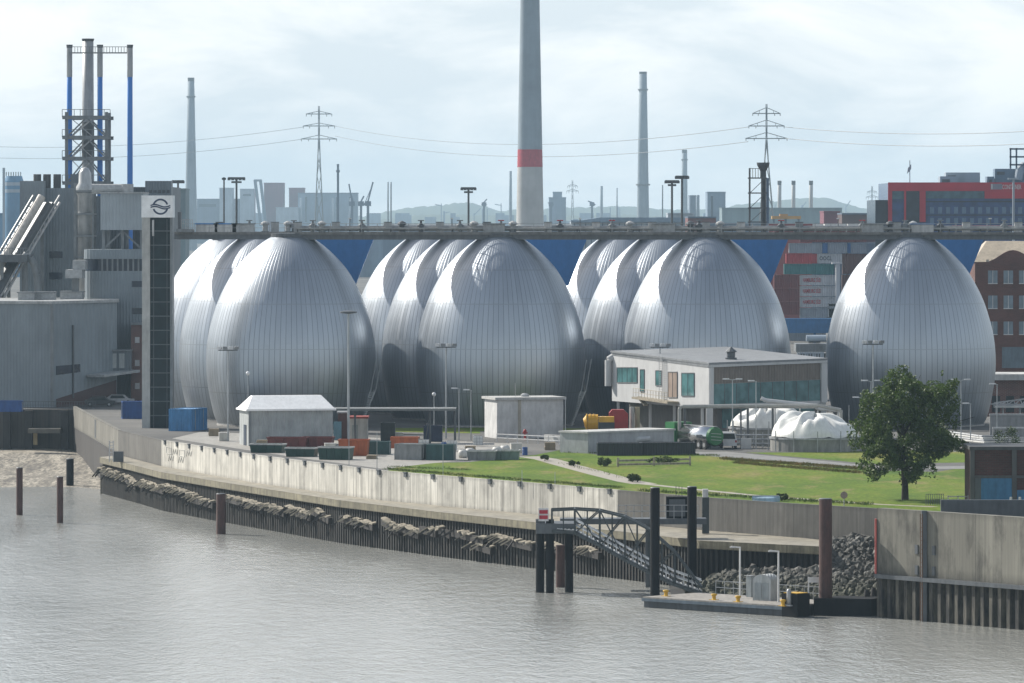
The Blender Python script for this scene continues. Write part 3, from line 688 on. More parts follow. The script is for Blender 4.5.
# landing bridge between dolphin and flood wall
lb = thing('landing_bridge','dark beam walkway with railing joining flood wall and dolphin behind the black piles','footbridge',(X(640,497),497,5.8))
MB().bz(X(560,497),X(706,497),495.6,498,Z(523.5,497),Z(518,497)).build('deck_beam', DARK, lb)
m = MB()
for k in range(11):
    x = X(618+k*8,495.7); m.bar((x,495.7,Z(518.5,496)),(x,495.7,Z(505,496)),0.06)
for y_ in (505,511): m.bar((X(618,495.7),495.7,Z(y_,496)),(X(698,495.7),495.7,Z(y_,496)),0.06)
m.build('railing', RAIL, lb)
MB().bar((X(648,498),497,-2),(X(648,498),497,Z(523,497)),0.5).build('support', DARK, lb)
c = thing('control_cabinet','black box cabinet on the landing bridge between the two black piles','cabinet',(X(677,497.2),497.2,Z(518,497)))
MB().bz(X(666,497),X(688,497),496.4,497.6,Z(518,497)+.003,Z(496.5,497)).build('body', BLK, c)
m = MB()
for p_ in (676,679,682): m.bar((X(p_,497),497,Z(496.5,497)),(X(p_,497),497,Z(486,497)),0.05)
MB().bz(X(669,497),X(685,497),496.3,496.399,Z(516,497),Z(499,497)).build('door', DARK, c); 
for p_ in (676,679,682): MB().bar((X(p_,497),497,Z(496.5,497)),(X(p_,497),497,Z(486,497)),0.05).build('antenna', DARK, c)
c = thing('gate_post','grey steel gate post with a lamp where the landing bridge meets the flood wall','post',(X(705,505),505,4.5))
MB().bz(X(702,504),X(709,504),503.4,504.1,4.5,Z(497,504)).build('pillar', STEEL, c)
MB().bz(X(702.5,504),X(708,504),503.3,504.2,Z(497,504)+.002,Z(489,504)).build('lamp_head', pm('light_steel',(0.5,0.5,0.5)), c)
MB().bz(X(695,504),X(702,504),503.4,504,Z(527,504),Z(523,504)).build('bracket', pm('light_steel',(0.5,0.5,0.5)), c)
mpile(655,488,601,9.5,BLK,'tall black guide pile in front of the gangway, at the left end of the pontoon')
mpile(692,487,596,9.5,BLK,'tall black guide pile behind the gangway, right of the black cabinet')
bp = mpile(825.5,499,615,13,RUST,'thick rust-brown guide pile at the right end of the pontoon')
# pontoon
A = Vector((X(644,471),471)); B = Vector((X(787,460),460)); u = (B-A).normalized(); v = Vector((-u.y,u.x)); LN = (B-A).length
def pq(a, b, z): p = A + u*a + v*b; return (p.x,p.y,z)
pt = thing('pontoon','long low grey steel landing pontoon moored at the foot of the gangway','pontoon',pq(LN/2,3.5,0))
WID = 7.2
ang = math.atan2(u.y,u.x)
MB().prism([V2(Vector(pq(a,b,0))) for a,b in ((0,0),(LN,0),(LN,WID),(0,WID))], -1, 0.80).build('hull', pm('hull_blue_grey',(0.038,0.048,0.058),rough=0.55,grime=0.4), pt)
MB().prism([V2(Vector(pq(a,b,0))) for a,b in ((-.08,-.08),(LN+.08,-.08),(LN+.08,WID+.08),(-.08,WID+.08))], 0.802, 0.92).build('deck', pm('pontoon_deck',(0.30,0.28,0.25),grime=0.4,stretch=(1,1,1)), pt)
MB().prism([V2(Vector(pq(a,b,0))) for a,b in ((-.14,-.16),(LN+.14,-.16),(LN+.14,-.081),(-.14,-.081))], 0.55, 0.80).build('rubbing_strake', pm('hull_band',(0.09,0.12,0.15)), pt)
# bumper block with yellow top, pile collar box
c = pq(LN+0.45,0.6,0)
MB().box((c[0],c[1],0.75),(1.7,1.6,2.4),ang).build('bumper', BLK, pt)
MB().box((c[0],c[1],1.98),(1.5,1.4,0.06),ang).build('bumper_top', pm('yellow_paint',(0.55,0.33,0.03)), pt)
px0 = bp.location
MB().prism([V2(Vector(pq(a,b,0))) for a,b in ((LN+.9,2.4),(LN+5.0,5.0),(LN+4.2,8.2),(LN+.3,6.5))], -1, 1.45).build('pile_guide', BLK, pt)
m = MB()
for k in range(14):
    p = Vector(pq(2+k*1.0,WID-.15,.92)); m.bar(p,p+Vector((0,0,1.1)),0.06)
for h in (.55,1.1): m.bar(pq(2,WID-.15,.92+h),pq(15,WID-.15,.92+h),0.06)
m.build('railing', RAIL, pt)
def bollard(px, py, lab):
    p = G(px,py,.92); t = thing('bollard', lab, 'bollard', tuple(p), 'yellow mooring bollards on the pontoon')
    y_ = pm('yellow_paint',(0.55,0.33,0.03))
    MB().lathe([(.24,0),(.17,.06),(.16,.34),(.27,.42),(.25,.52),(.1,.55)],tuple(p),14).build('post', y_, t, smooth=True)
    MB().box((p.x,p.y,p.z+0.02),(.7,.5,.05),ang).build('base_plate', y_, t)
bollard(666,596.2,'yellow bollard at the left end of the pontoon'); bollard(714,600,'yellow bollard in the middle of the pontoon edge'); bollard(738,602,'yellow bollard below the left pontoon lamp'); bollard(783,606,'yellow bollard beside the black bumper block')
def deck_lamp(px, py0, py1, lab):
    p = G(px,py0,.92); zt = Z(py1,p.y); t = thing('street_lamp', lab, 'lamp', tuple(p), 'white lamp posts on the pontoon'); wm = pm('white_lamp_paint',(0.66,0.66,0.65),grime=0.1)
    MB().tube(p,(p.x,p.y,zt),0.09,0.07,10).build('post', wm, t)
    MB().bar((p.x+.06,p.y,zt),(p.x-.75,p.y-.1,zt+.08),0.14,0.12).build('arm', wm, t)
    MB().box((p.x-.6,p.y-.1,zt+.03),(.55,.24,.12),0).build('lamp_head', pm('light_steel',(0.5,0.5,0.5)), t)
deck_lamp(740,598,547.5,'white lamp post left of the grey pontoon cabinet'); deck_lamp(778.5,602,551.5,'white lamp post at the right corner of the grey pontoon cabinet')
# grey round-roofed shelter cabinet
p = G(766,600,.92); t = thing('equipment_shelter','light grey round-roofed steel shelter on the pontoon between the lamps','shelter',tuple(p))
sc_ = p.y/F; wd = 20*sc_; ht = 26*sc_; dp = 1.6
arc = [(-wd/2,0)]+[(-wd/2*math.cos(a), ht-0.55+0.55*math.sin(a)) for a in [math.pi*i/10 for i in range(11)]]+[(wd/2,0)]
rot = Matrix.Rotation(R(-30),3,'Z'); n = len(arc)
vs = [p+rot@Vector((x_,-dp/2,z_)) for x_,z_ in arc]+[p+rot@Vector((x_,dp/2,z_)) for x_,z_ in arc]
MB().add(vs,[tuple(range(n)),tuple(range(2*n-1,n-1,-1))]+[(i+1,i,n+i,n+i+1) for i in range(n-1)]).build('shell', corr('shelter_sheet',(0.42,0.44,0.44),0.25), t)
q = [p+rot@Vector(c_) for c_ in ((-.38*wd,-dp/2-.01,.15),(-.02*wd,-dp/2-.01,.15),(-.02*wd,-dp/2-.01,ht-.7),(-.38*wd,-dp/2-.01,ht-.7))]
MB().slab(q, rot@Vector((0,-.04,0))).build('door', pm('door_grey',(0.30,0.33,0.34)), t)
q = [p+rot@Vector(c_) for c_ in ((.04*wd,-dp/2-.01,.15),(.38*wd,-dp/2-.01,.15),(.38*wd,-dp/2-.01,ht-.7),(.04*wd,-dp/2-.01,ht-.7))]
MB().slab(q, rot@Vector((0,-.04,0))).build('door', pm('door_grey',(0.30,0.33,0.34)), t)
# small cabinet behind lamp, notice frame, post
p = G(750.5,597,.92); t = thing('switch_cabinet','narrow grey switch box on the pontoon just left of the round-roofed shelter','cabinet',tuple(p))
MB().box((p.x,p.y,p.z+.9),(.55,.5,1.8),ang).build('body', pm('door_grey',(0.30,0.33,0.34)), t); MB().box((p.x,p.y,p.z+1.83),(.65,.6,.06),ang).build('lid', RAIL, t)
p = G(814,603,.92); t = thing('notice_frame','white two-legged notice frame beside the rust-brown pile','sign',tuple(p)); wm = MATS['white_lamp_paint']
for px_ in (808.5,819.5): MB().bar((X(px_,p.y),p.y,.9),(X(px_,p.y),p.y,Z(577,p.y)),0.1).build('leg', wm, t)
MB().bz(X(808,p.y),X(820,p.y),p.y-.12,p.y-.055,Z(582.5,p.y),Z(577,p.y)).build('board', wm, t)
p = G(789,606,.92); t = thing('capstan_post','grey round-topped post beside the black bumper block','post',tuple(p))
MB().lathe([(.2,0),(.2,1.25),(.14,1.4),(.02,1.45)],tuple(p),14).build('shaft', RAIL, t, smooth=True); MB().lathe([(.34,0),(.34,.1)],tuple(p),14).build('flange', RAIL, t)
# timber stumps right of pontoon
for k,(px_,yt,yb) in enumerate(((866,590,614),(873,588,612),(850,588,596))):
    Y = F*H/(yb-HY); t = thing('timber_stump',['leaning dark timber stump between pontoon and tall quay wall','dark timber stump against the tall quay wall end','dark timber stump behind the pontoon block'][k],'timber',(X(px_,Y),Y,-1))
    MB().tube((X(px_-3,Y),Y,-1),(X(px_+1,Y),Y+.4,Z(yt,Y)),.22,.2,9).build('stem', WOODD, t)
    MB().tube((X(px_+2,Y),Y,-1),(X(px_+3,Y),Y+.4,Z(yt+3,Y)),.16,.14,8).build('brace', WOODD, t)
# ------------------------------------------------------------------ lawn, paths, yard surfaces
def grass_mat():
    m, nt, b = newmat('mown_grass'); v = coords(nt,(1,0.35,1))
    n1 = N(nt,'ShaderNodeTexNoise', Scale=0.09, Detail=6.0, Roughness=0.65); L(nt, coords(nt,(1,.4,1)), n1.inputs['Vector'])
    n2 = N(nt,'ShaderNodeTexNoise', Scale=2.0, Detail=6.0, Roughness=0.75); L(nt, v, n2.inputs['Vector'])
    n3 = N(nt,'ShaderNodeTexNoise', Scale=0.35, Detail=4.0, Roughness=0.6); L(nt, coords(nt,(1,.3,1)), n3.inputs['Vector'])
    c = ramp(nt, n1.outputs['Fac'], [(0.36,(0.055,0.11,0.008)),(0.52,(0.10,0.155,0.010)),(0.68,(0.17,0.17,0.03))])
    c = mixc(nt, ramp(nt, n3.outputs['Fac'],[(0.54,0.0),(0.70,0.8)]), c, (0.20,0.175,0.065))
    L(nt, mixc(nt, 1.0, c, ramp(nt, n2.outputs['Fac'],[(0.3,0.55),(0.7,1.25)]),'MULTIPLY'), b.inputs['Base Color'])
    b.inputs['Roughness'].default_value = 0.9; b.inputs['Specular IOR Level'].default_value = 0.15
    bump(nt, b, n2.outputs['Fac'], 0.5, 0.12); return m
GRASS = grass_mat()
def sheet(name, pix, m, dz):
    pts = [G(a,b) for a,b in pix]; o = MB().add([(p.x,p.y,GZ+dz) for p in pts],[tuple(range(len(pts)))]).build(name, m); struct(o); return o
sheet('lawn', [(384,472.5),(470,479.5),(545,485.5),(622,492.3),(705,499.3),(790,505.3),(884,510.3),(975,512),(1030,512),(1030,470),(975,466),(935,472),(870,470),(800,462),(728,454),(700,454.5),(600,455),(560,450),(535,455),(470,462),(430,463),(400,465)], GRASS, 0.004)
sheet('verge', [(745,452.5),(872,464),(965,462.5),(965,452),(900,450.5),(800,452.5)], GRASS, 0.006)
PATH = pm('gravel_path',(0.33,0.30,0.25),stretch=(1,1,1),grime=0.2,scale=1.0)
ASPH = pm('road_grey',(0.20,0.195,0.185),stretch=(1,1,1),grime=0.2,scale=0.5)
def strip(name, pix, w, m, dz):
    pts = [G(a,b) for a,b in pix]; Lh, Rh = [], []
    for i,p in enumerate(pts):
        d = (pts[min(i+1,len(pts)-1)]-pts[max(i-1,0)]); d.z = 0; d.normalize(); n = Vector((-d.y,d.x,0))
        Lh.append((p.x+n.x*w/2,p.y+n.y*w/2,GZ+dz)); Rh.append((p.x-n.x*w/2,p.y-n.y*w/2,GZ+dz))
    k = len(pts); o = MB().add(Lh+Rh,[(i,k+i,k+i+1,i+1) for i in range(k-1)]).build(name, m); struct(o); return o
strip('path', [(528,456.5),(545,459),(570,466),(600,474),(630,481.5),(645,484)], 2.6, PATH, 0.010)
strip('path', [(640,483.6),(700,490),(760,496),(830,501),(880,504.5),(935,507)], 1.1, PATH, 0.014)
strip('service_road', [(700,452.2),(740,456),(790,461),(840,466),(880,468.5),(930,468),(1000,467)], 6.5, ASPH, 0.018)
sheet('yard', [(172,438.5),(240,449),(300,458),(384,469),(430,463.5),(520,455),(520,444),(430,440),(330,436),(200,432)], pm('yard_concrete',(0.31,0.295,0.265),stretch=(1,1,1),grime=0.3), 0.008)
sheet('verge', [(470,431),(650,435),(650,429),(470,427.5)], GRASS, 0.012)
sheet('verge', [(395,432),(480,433.5),(480,428),(395,428)], GRASS, 0.013)
# rough grass and weeds: leaf blades on the bank, along the wall crest and path edges
def leaf_mat(name, a, b_, c_):
    m, nt, b = newmat(name); n1 = N(nt,'ShaderNodeTexNoise', Scale=0.8, Detail=4.0); L(nt, coords(nt), n1.inputs['Vector'])
    L(nt, ramp(nt, n1.outputs['Fac'], [(0.33,a),(0.5,b_),(0.66,c_)]), b.inputs['Base Color']); b.inputs['Roughness'].default_value = 0.75; b.inputs['Specular IOR Level'].default_value = 0.2
    return m
WEED = leaf_mat('dry_weeds',(0.09,0.12,0.025),(0.17,0.15,0.045),(0.27,0.185,0.07))
BUSHM = leaf_mat('bush_leaves',(0.03,0.05,0.012),(0.055,0.085,0.018),(0.085,0.115,0.03))
def tufts(name, label, cat, boxes, m, seed):
    random.seed(seed); g_ = MB()
    for (x0,y0,x1,y1,n,h0,h1) in boxes:
        for _ in range(n):
            px_ = random.uniform(x0,x1); f_ = (px_-x0)/(x1-x0); py_ = y0+(y1-y0)*f_ + random.gauss(0,2.0)*(1 if h1>.3 else .25)
            p = G(px_,max(py_,440)); h = random.uniform(h0,h1)
            for _k in range(4):
                a = random.random()*6.28; l = random.uniform(.1,.45)*h*1.6; wv = Vector((math.cos(a+1.57),math.sin(a+1.57),0))*h*0.09
                q = p+Vector((random.gauss(0,.25),random.gauss(0,.25),0)); tip = q+Vector((math.cos(a)*l,math.sin(a)*l,h)); mid = q+Vector((math.cos(a)*l*.3,math.sin(a)*l*.3,h*.6))
                g_.add([q-wv,q+wv,mid+wv*1.2,tip,mid-wv*1.2],[(0,1,2,3,4)])
    stuff(g_.build(name, m), label, cat)
tufts('weeds','rust-tinged rough grass bank between the lawn and the service road','rough grass',[(722,459,872,470,1100,.1,.3),(735,463,860,473,700,.1,.28)],WEED,5)
tufts('grass','green grass blades along the wall crest and lawn edges','grass',[(384,469,620,488,900,.08,.22),(390,467,470,470,160,.05,.2),(640,491,870,505,500,.08,.3),(560,463,640,481,60,.08,.2),(560,452,720,456,300,.1,.25)],leaf_mat('green_blades',(0.06,0.10,0.02),(0.10,0.15,0.03),(0.15,0.18,0.05)),6)
# ------------------------------------------------------------------ trees and bushes
def leaves(cloud, n, size, seed):
    random.seed(seed); g_ = MB()
    for _ in range(n):
        c, r = random.choice(cloud)
        d = Vector((random.gauss(0,1),random.gauss(0,1),random.gauss(0,1))).normalized(); p = c + Vector((d.x*r.x,d.y*r.y,d.z*r.z))*(random.random()**0.42)
        s = size*random.uniform(.6,1.4); e = Euler((random.uniform(-.9,.9),random.uniform(-.9,.9),random.random()*6.28)).to_matrix()
        g_.add([p+e@Vector(q)*s for q in ((-.5,0,0),(0,-.32,.08),(.5,0,0),(0,.32,.08))],[(0,1,2,3)])
    return g_
def treeleaf(name, a, b_, c_):
    m, nt, b = newmat(name); n1 = N(nt,'ShaderNodeTexNoise', Scale=1.4, Detail=5.0, Roughness=0.7); L(nt, coords(nt), n1.inputs['Vector'])
    L(nt, ramp(nt, n1.outputs['Fac'], [(0.32,a),(0.5,b_),(0.68,c_)]), b.inputs['Base Color']); b.inputs['Roughness'].default_value = 0.55; b.inputs['Specular IOR Level'].default_value = 0.35
    try:
        b.inputs['Transmission Weight'].default_value = 0.0
        tr = N(nt,'ShaderNodeBsdfTranslucent'); ms = N(nt,'ShaderNodeMixShader'); ms.inputs[0].default_value = 0.22
        tr.inputs['Color'].default_value = (b_[0]*1.6,b_[1]*1.6,b_[2],1)
        L(nt, b.outputs[0], ms.inputs[1]); L(nt, tr.outputs[0], ms.inputs[2]); L(nt, ms.outputs[0], nt.nodes['Material Output'].inputs['Surface'])
    except Exception: pass
    return m
TY = 515.0
base = Vector((X(905,TY),TY,GZ)); t = thing('broadleaf_tree','dark green broadleaf tree standing on the lawn in front of the single egg','tree',tuple(base))
BARK = pm('bark',(0.045,0.038,0.03),rough=0.9,grime=0.4)
tr = MB(); sT = TY/F
def TP(px, py, dy=0): return Vector((X(px,TY),TY+dy,Z(py,TY)))
trunk = [(base,.36),(TP(905,485),.30),(TP(904,465,.2),.27),(TP(903,440),.22),(TP(902,410),.15),(TP(901,385),.07)]
random.seed(11)
for (a,r0),(b_,r1) in zip(trunk,trunk[1:]): tr.tube(a,b_,r0,r1,10)
limbs = [((904,466),(880,450,-1.5),.16),((904,462),(930,446,1.2),.16),((903,452),(872,428,1.5),.15),((903,448),(938,425,-1.4),.15),((903,440),(882,405,-.8),.13),((903,436),(926,400,1.0),.13),((902,420),(890,388,.5),.1),((902,415),(918,384,-.6),.1),((904,470),(925,462,-1.8),.1),((904,470),(884,466,2),.1)]
for (a,b_,r_) in limbs:
    A_, B_ = TP(*a), TP(*b_); M_ = A_.lerp(B_,.5)+Vector((0,0,.25)); tr.tube(A_,M_,r_,r_*.7,7); tr.tube(M_,B_,r_*.7,r_*.35,7)
    for _ in range(3):
        e = B_+Vector((random.gauss(0,1),random.gauss(0,1),random.uniform(-.2,1))); tr.tube(B_.lerp(M_,random.random()*.6),e,r_*.3,.02,5)
tr.build('trunk', BARK, t)
def crown(n, size):
    random.seed(21); g_ = MB(); k = 0; c = TP(906,435); a_, b_ = 54*sT, 62*sT
    while k < n:
        d = Vector((random.uniform(-1.15,1.15),random.uniform(-1.1,1.1),random.uniform(-1.1,1.12))); r = d.length
        if r < .05: continue
        u_ = d/r; env = .95+.42*mn.noise(u_*2.3+Vector((4,1,7)))+.26*mn.noise(u_*5.5)
        if u_.z < -.25: env *= 1.0-.38*abs(u_.x*.15+.2)-.18*(-u_.z)
        if r > env: continue
        p = c+Vector((d.x*a_,d.y*a_*.95,d.z*b_))
        f_ = mn.noise(p*.62)+.55*mn.noise(p*1.5)
        if f_ < .02+.1*(r<.5): continue
        if random.random() > .25+.75*r: continue
        s_ = size*random.uniform(.55,1.35); e = Euler((random.gauss(.2,.7),random.gauss(0,.7),random.random()*6.28)).to_matrix()
        g_.add([p+e@Vector(q)*s_ for q in ((-.5,0,0),(-.1,-.30,.06),(.5,0,-.06),(-.1,.30,.06))],[(0,1,2,3)]); k += 1
    return g_
crown(30000, 0.30).build('crown', treeleaf('tree_foliage',(0.025,0.052,0.010),(0.055,0.092,0.017),(0.115,0.155,0.033)), t)
def bush(px, py, w, h, label, cat='bush', seed=1, dark=True, Yd=None, zb=None):
    p = G(px,py) if Yd is None else Vector((X(px,Yd),Yd,zb)); s = p.y/F; t = thing('bush', label, cat, tuple(p)); random.seed(seed)
    cl = [(p+Vector((random.uniform(-w/2,w/2)*s*.8,random.gauss(0,.4),random.uniform(.25,.75)*h*s)),Vector((w*s*.22,w*s*.25,h*s*.25))) for _ in range(9)]
    MB().tube(p,p+Vector((0,0,h*s*.6)),.05,.02,6).build('stem', BARK, t)
    leaves(cl, 700, 0.22, seed).build('foliage', BUSHM, t)
bush(604,466.5,14,10,'low dark bush on the lawn left of the timber bed edging','bush',1)
bush(632,482,16,9,'low dark bush beside the pale path, below the timber bed edging','bush',2)
bush(662,464,30,9,'wide low dark bush on the lawn right behind the timber bed edging','bush',3)
bush(782,501,12,8,'small dark shrub beside the blue bench at the wall crest','bush',4)
bush(1008,447,26,22,'yellow-green bush showing above the flat roof of the brick kiosk','bush',5)
bush(545,461,8,7,'small dark bush at the start of the gravel path','bush',6)
bush(574,466,10,6,'small shrub on the lawn above the gravel path','bush',8)
# timber frame on the lawn
p = G(640,466); t = thing('raised_bed','pale low timber bed edging lying on the lawn in front of the dark containers','frame',tuple(p))
for k,(a,b_,c_,d_) in enumerate(((617,467,690,465.5),(617,463,690,461.5))): MB().bar(G(a,b_)+Vector((0,0,.25)),G(c_,d_)+Vector((0,0,.25)),.22).build('rail', pm('bleached_planks',(0.46,0.41,0.32)), t)
for a,b_ in ((618,467),(654,466),(690,465.5)): MB().bar(G(a,b_),G(a,b_)+Vector((0,0,1.0)),.2).build('post', WOODP, t)
# ------------------------------------------------------------------ containers and skips
def rotz(p, a, l): return Vector((p.x+l[0]*math.cos(a)-l[1]*math.sin(a), p.y+l[0]*math.sin(a)+l[1]*math.cos(a), p.z+l[2]))
def paint(name, c): return pm(name, c, rough=0.5, grime=0.3, var=0.12, scale=0.8)
def container(px, py, l, h, d, rz, m, label, cat='container', openm=None, name='container'):
    """steel box with corner posts, ribs on the side, doors on one end; or an open skip"""
    p = G(px,py); t = thing(name, label, cat, tuple(p)); a = R(rz)
    if openm:
        t_ = .12; b_ = MB()
        o_ = [(-l/2*.92,-d/2*.9,0),(l/2*.92,-d/2*.9,0),(l/2*.92,d/2*.9,0),(-l/2*.92,d/2*.9,0)]; tp = [(-l/2,-d/2,h),(l/2,-d/2,h),(l/2,d/2,h),(-l/2,d/2,h)]
        it = [(x_*(1-2*t_/l),y_*(1-2*t_/d),h) for x_,y_,_ in tp]; ib = [(x_*(1-2*t_/l),y_*(1-2*t_/d),.15) for x_,y_,_ in o_]
        vs = [rotz(p,a,q) for q in o_+tp+it+ib]
        b_.add(vs,[(3,2,1,0)]+[(i,(i+1)%4,4+(i+1)%4,4+i) for i in range(4)]+[(4+i,4+(i+1)%4,8+(i+1)%4,8+i) for i in range(4)]+[(8+i,8+(i+1)%4,12+(i+1)%4,12+i) for i in range(4)]+[(12,13,14,15)])
        b_.build('body', m, t)
        r_ = MB()
        for (u,v_) in zip(tp,tp[1:]+tp[:1]): r_.bar(rotz(p,a,u),rotz(p,a,v_),.14)
        r_.build('rim', openm, t); n = max(3,int(l/.9))
        for k in range(1,n):
            q = k/n; MB().bar(rotz(p,a,((-.92+1.84*q)*l/2,-d/2*.9-.03,.05)),rotz(p,a,((-1+2*q)*l/2,-d/2-.03,h-.05)),.1).build('rib', m, t)
        return t
    MB().box((p.x,p.y,p.z+h/2),(l-.1,d-.1,h-.1),a).build('body', m, t)
    f_ = MB()
    for sx_ in (-1,1):
        for sy_ in (-1,1): f_.bar(rotz(p,a,(sx_*(l/2-.06),sy_*(d/2-.06),0)),rotz(p,a,(sx_*(l/2-.06),sy_*(d/2-.06),h)),.13)
        for z_ in (.06,h-.06): f_.bar(rotz(p,a,(sx_*(l/2-.06),-d/2,z_)),rotz(p,a,(sx_*(l/2-.06),d/2,z_)),.13)
    for sy_ in (-1,1):
        for z_ in (.06,h-.06): f_.bar(rotz(p,a,(-l/2,sy_*(d/2-.06),z_)),rotz(p,a,(l/2,sy_*(d/2-.06),z_)),.13)
    f_.build('frame', m, t)
    for sx_ in (-1,1):
        for q in (-.25,.25): MB().bar(rotz(p,a,(sx_*(l/2+.0),q*d*1.0,.2)),rotz(p,a,(sx_*(l/2+.0),q*d*1.0,h-.2)),.06).build('lock_rod', RAIL, t)
    return t
CB = corr('container_blue',(0.055,0.21,0.43),0.28,rough=0.5,grime=0.25); 
container(188,430.3,3.0,2.75,6.0,-16,CB,'bright blue steel container standing near the foot of the egg by the lift tower')
container(132,418.5,2.7,2.3,2.6,8,paint('deep_blue',(0.018,0.075,0.26)),'small blue site booth left of the lift tower base','booth')
container(163,425.5,1.9,1.45,1.6,0,paint('beige_box',(0.34,0.32,0.26)),'small beige box at the foot of the lift tower','cabinet')
MAR = paint('maroon',(0.13,0.028,0.026)); DG = paint('dark_green',(0.018,0.06,0.05)); ORA = paint('orange_red',(0.38,0.095,0.03)); PALE = paint('pale_rim',(0.5,0.5,0.48)); TEAL = paint('dark_teal',(0.022,0.075,0.075)); GREYB = paint('skip_grey',(0.24,0.25,0.25))
def skip(px, py, l, h, d, rz, m, label, rim=None): return container(px,py,l,h,d,rz,m,label,'skip',rim or m,'skip')
skip(288,447.5,4.6,1.15,2.2,-6,MAR,'maroon open skip in front of the shed door side, left of its twin')
skip(318,447.2,3.6,1.15,2.2,-6,MAR,'maroon open skip in front of the shed right end, beside the orange skip')
skip(268,452.5,3.8,.95,2.0,-12,DG,'dark green open skip at the wall, leftmost, under the maroon skips',PALE)
skip(302,456.5,3.4,.95,2.0,-12,DG,'dark green open skip with pale rim at the wall, middle of three',PALE)
skip(336,459.5,3.6,1.35,2.1,-12,DG,'dark green open skip with pale rim at the wall, next to the orange skip',PALE)
skip(354,455.5,3.3,1.75,2.3,-4,ORA,'bright orange skip standing between dark green ones below the white cabin')
container(379,454.2,2.5,1.45,2.2,-4,TEAL,'dark teal lidded skip right beside the bright orange skip','skip',None,'skip')
container(405,448,3.2,1.3,2.2,-4,ORA,'faded orange skip behind the grey container under the canopy','skip',None,'skip')
container(412,459.5,3.2,1.75,2.4,-22,GREYB,'grey ribbed container with pale end beside the lawn edge')
container(441,459.8,3.0,1.7,2.3,-6,TEAL,'dark teal container at the lawn edge, right of the grey one')
container(388,441,1.7,2.2,1.8,0,paint('dark_slate',(0.03,0.04,0.045)),'tall dark slate box under the canopy, by the egg','cabinet')
skip(482,460,3.2,1.0,2.0,-4,GREYB,'pale grey low skip on the gravel, left of a twin',PALE)
skip(506,459.5,3.0,1.0,2.0,-4,paint('sage_green',(0.16,0.22,0.20)),'pale sage low skip on the gravel, right of a grey one',PALE)
container(433,441.5,2.2,1.9,1.6,0,paint('navy_box',(0.02,0.035,0.08)),'navy equipment box under the right end of the canopy','cabinet')
# white big-bags and pallets
random.seed(9)
for k,(a,b_) in enumerate(((463,458),(470,456.5),(497,455),(505,453.5),(490,458))):
    p = G(a,b_); MBg = MB(); MBg.lathe([(.42,0),(.55,.25),(.56,.6),(.46,.85),(.2,.92)],tuple(p),14)
    t = thing('bulk_bag',['white bulk bag nearest the teal container','white bulk bag just behind the one by the teal container','white bulk bag right of centre on the gravel','white bulk bag farthest right on the gravel','white bulk bag in front of the others on the gravel'][k],'bag',tuple(p),'white bulk bags on the gravel')
    MBg.build('sack', pm('white_canvas',(0.55,0.54,0.51)), t, smooth=True)
    MB().bar(p+Vector((-.3,0,.93)),p+Vector((.3,0,.93)),.06,.1).build('loop', pm('white_canvas',(0.55,0.54,0.51)), t)
# ------------------------------------------------------------------ white hip-roofed shed
def rect(px, py, w_, d_, rz):
    p = G(px,py); a = R(rz); return p, a, [rotz(p,a,q) for q in ((0,0,0),(w_,0,0),(w_,d_,0),(0,d_,0))]
p, a, c4 = rect(248.5,446,10.0,5.4,14)
t = thing('shed','grey-walled shed with a bright white hipped roof behind the skips','shed',tuple(p))
hh = Z(411,p.y)-GZ
SHW = corr('shed_cladding',(0.36,0.38,0.38),0.3,rough=0.6,grime=0.2); WHR = pm('white_roofing',(0.85,0.85,0.84),grime=0.12,var=0.06)
MB().prism([V2(q) for q in c4],GZ,GZ+hh).build('wall', SHW, t)
ov = [rotz(p,a,q) for q in ((-.35,-.35,hh),(10.35,-.35,hh),(10.35,5.75,hh),(-.35,5.75,hh))]
MB().slab(ov,(0,0,.22)).build('eaves', WHR, t)
b_ = [rotz(p,a,q) for q in ((-.2,-.2,hh+.223),(10.2,-.2,hh+.223),(10.2,5.6,hh+.223),(-.2,5.6,hh+.223),(.9,2.2,hh+1.7),(9.1,2.2,hh+1.7),(9.1,3.2,hh+1.7),(.9,3.2,hh+1.7))]
MB().add(b_,[(0,1,5,4),(1,2,6,5),(2,3,7,6),(3,0,4,7),(4,5,6,7)]).build('roof', WHR, t)
MB().slab([rotz(p,a,q) for q in ((-.02,1.2,0),(-.02,2.6,0),(-.02,2.6,2.4),(-.02,1.2,2.4))],rotz(Vector(),a,(-.06,0,0))).build('door', pm('dark_blue_door',(0.025,0.04,0.07)), t)
MB().slab([rotz(p,a,q) for q in ((.0,-.01,0),(.28,-.01,0),(.28,-.01,hh),(.0,-.01,hh))],rotz(Vector(),a,(0,-.08,0))).build('corner_trim', pm('trim_grey',(0.2,0.21,0.22)), t)
# red-brown annex with blue door
q0 = G(331,446); t = thing('annex','red-brown lean-to with a light blue door against the right end of the shed','shed',tuple(q0))
MB().bz(q0.x+.3,X(347,654),654,659,GZ,Z(413,654)).build('wall', pm('red_brown_boards',(0.075,0.032,0.03)), t)
MB().bz(X(333.5,653.9),X(341.5,653.9),653.8,653.99,GZ+.05,Z(421.5,654)).build('door', pm('light_blue_door',(0.09,0.19,0.25)), t)
MB().bz(q0.x+.2,X(348,654),653.4,659.5,Z(413,654)+.002,Z(411.5,654)).build('roof', RAIL, t)
q0 = G(358,446.5); t = thing('site_cabin','white site cabin with a red roof edge under the canopy','cabin',tuple(q0))
MB().bz(X(349.5,650),X(367.5,650),650,653,GZ,Z(418.5,650)).build('wall', pm('cabin_white',(0.5,0.5,0.49)), t)
MB().bz(X(348.5,650),X(368.5,650),649.7,653.3,Z(418.5,650)+.002,Z(416.5,650)).build('roof', pm('faded_red_paint',(0.36,0.075,0.06)), t)
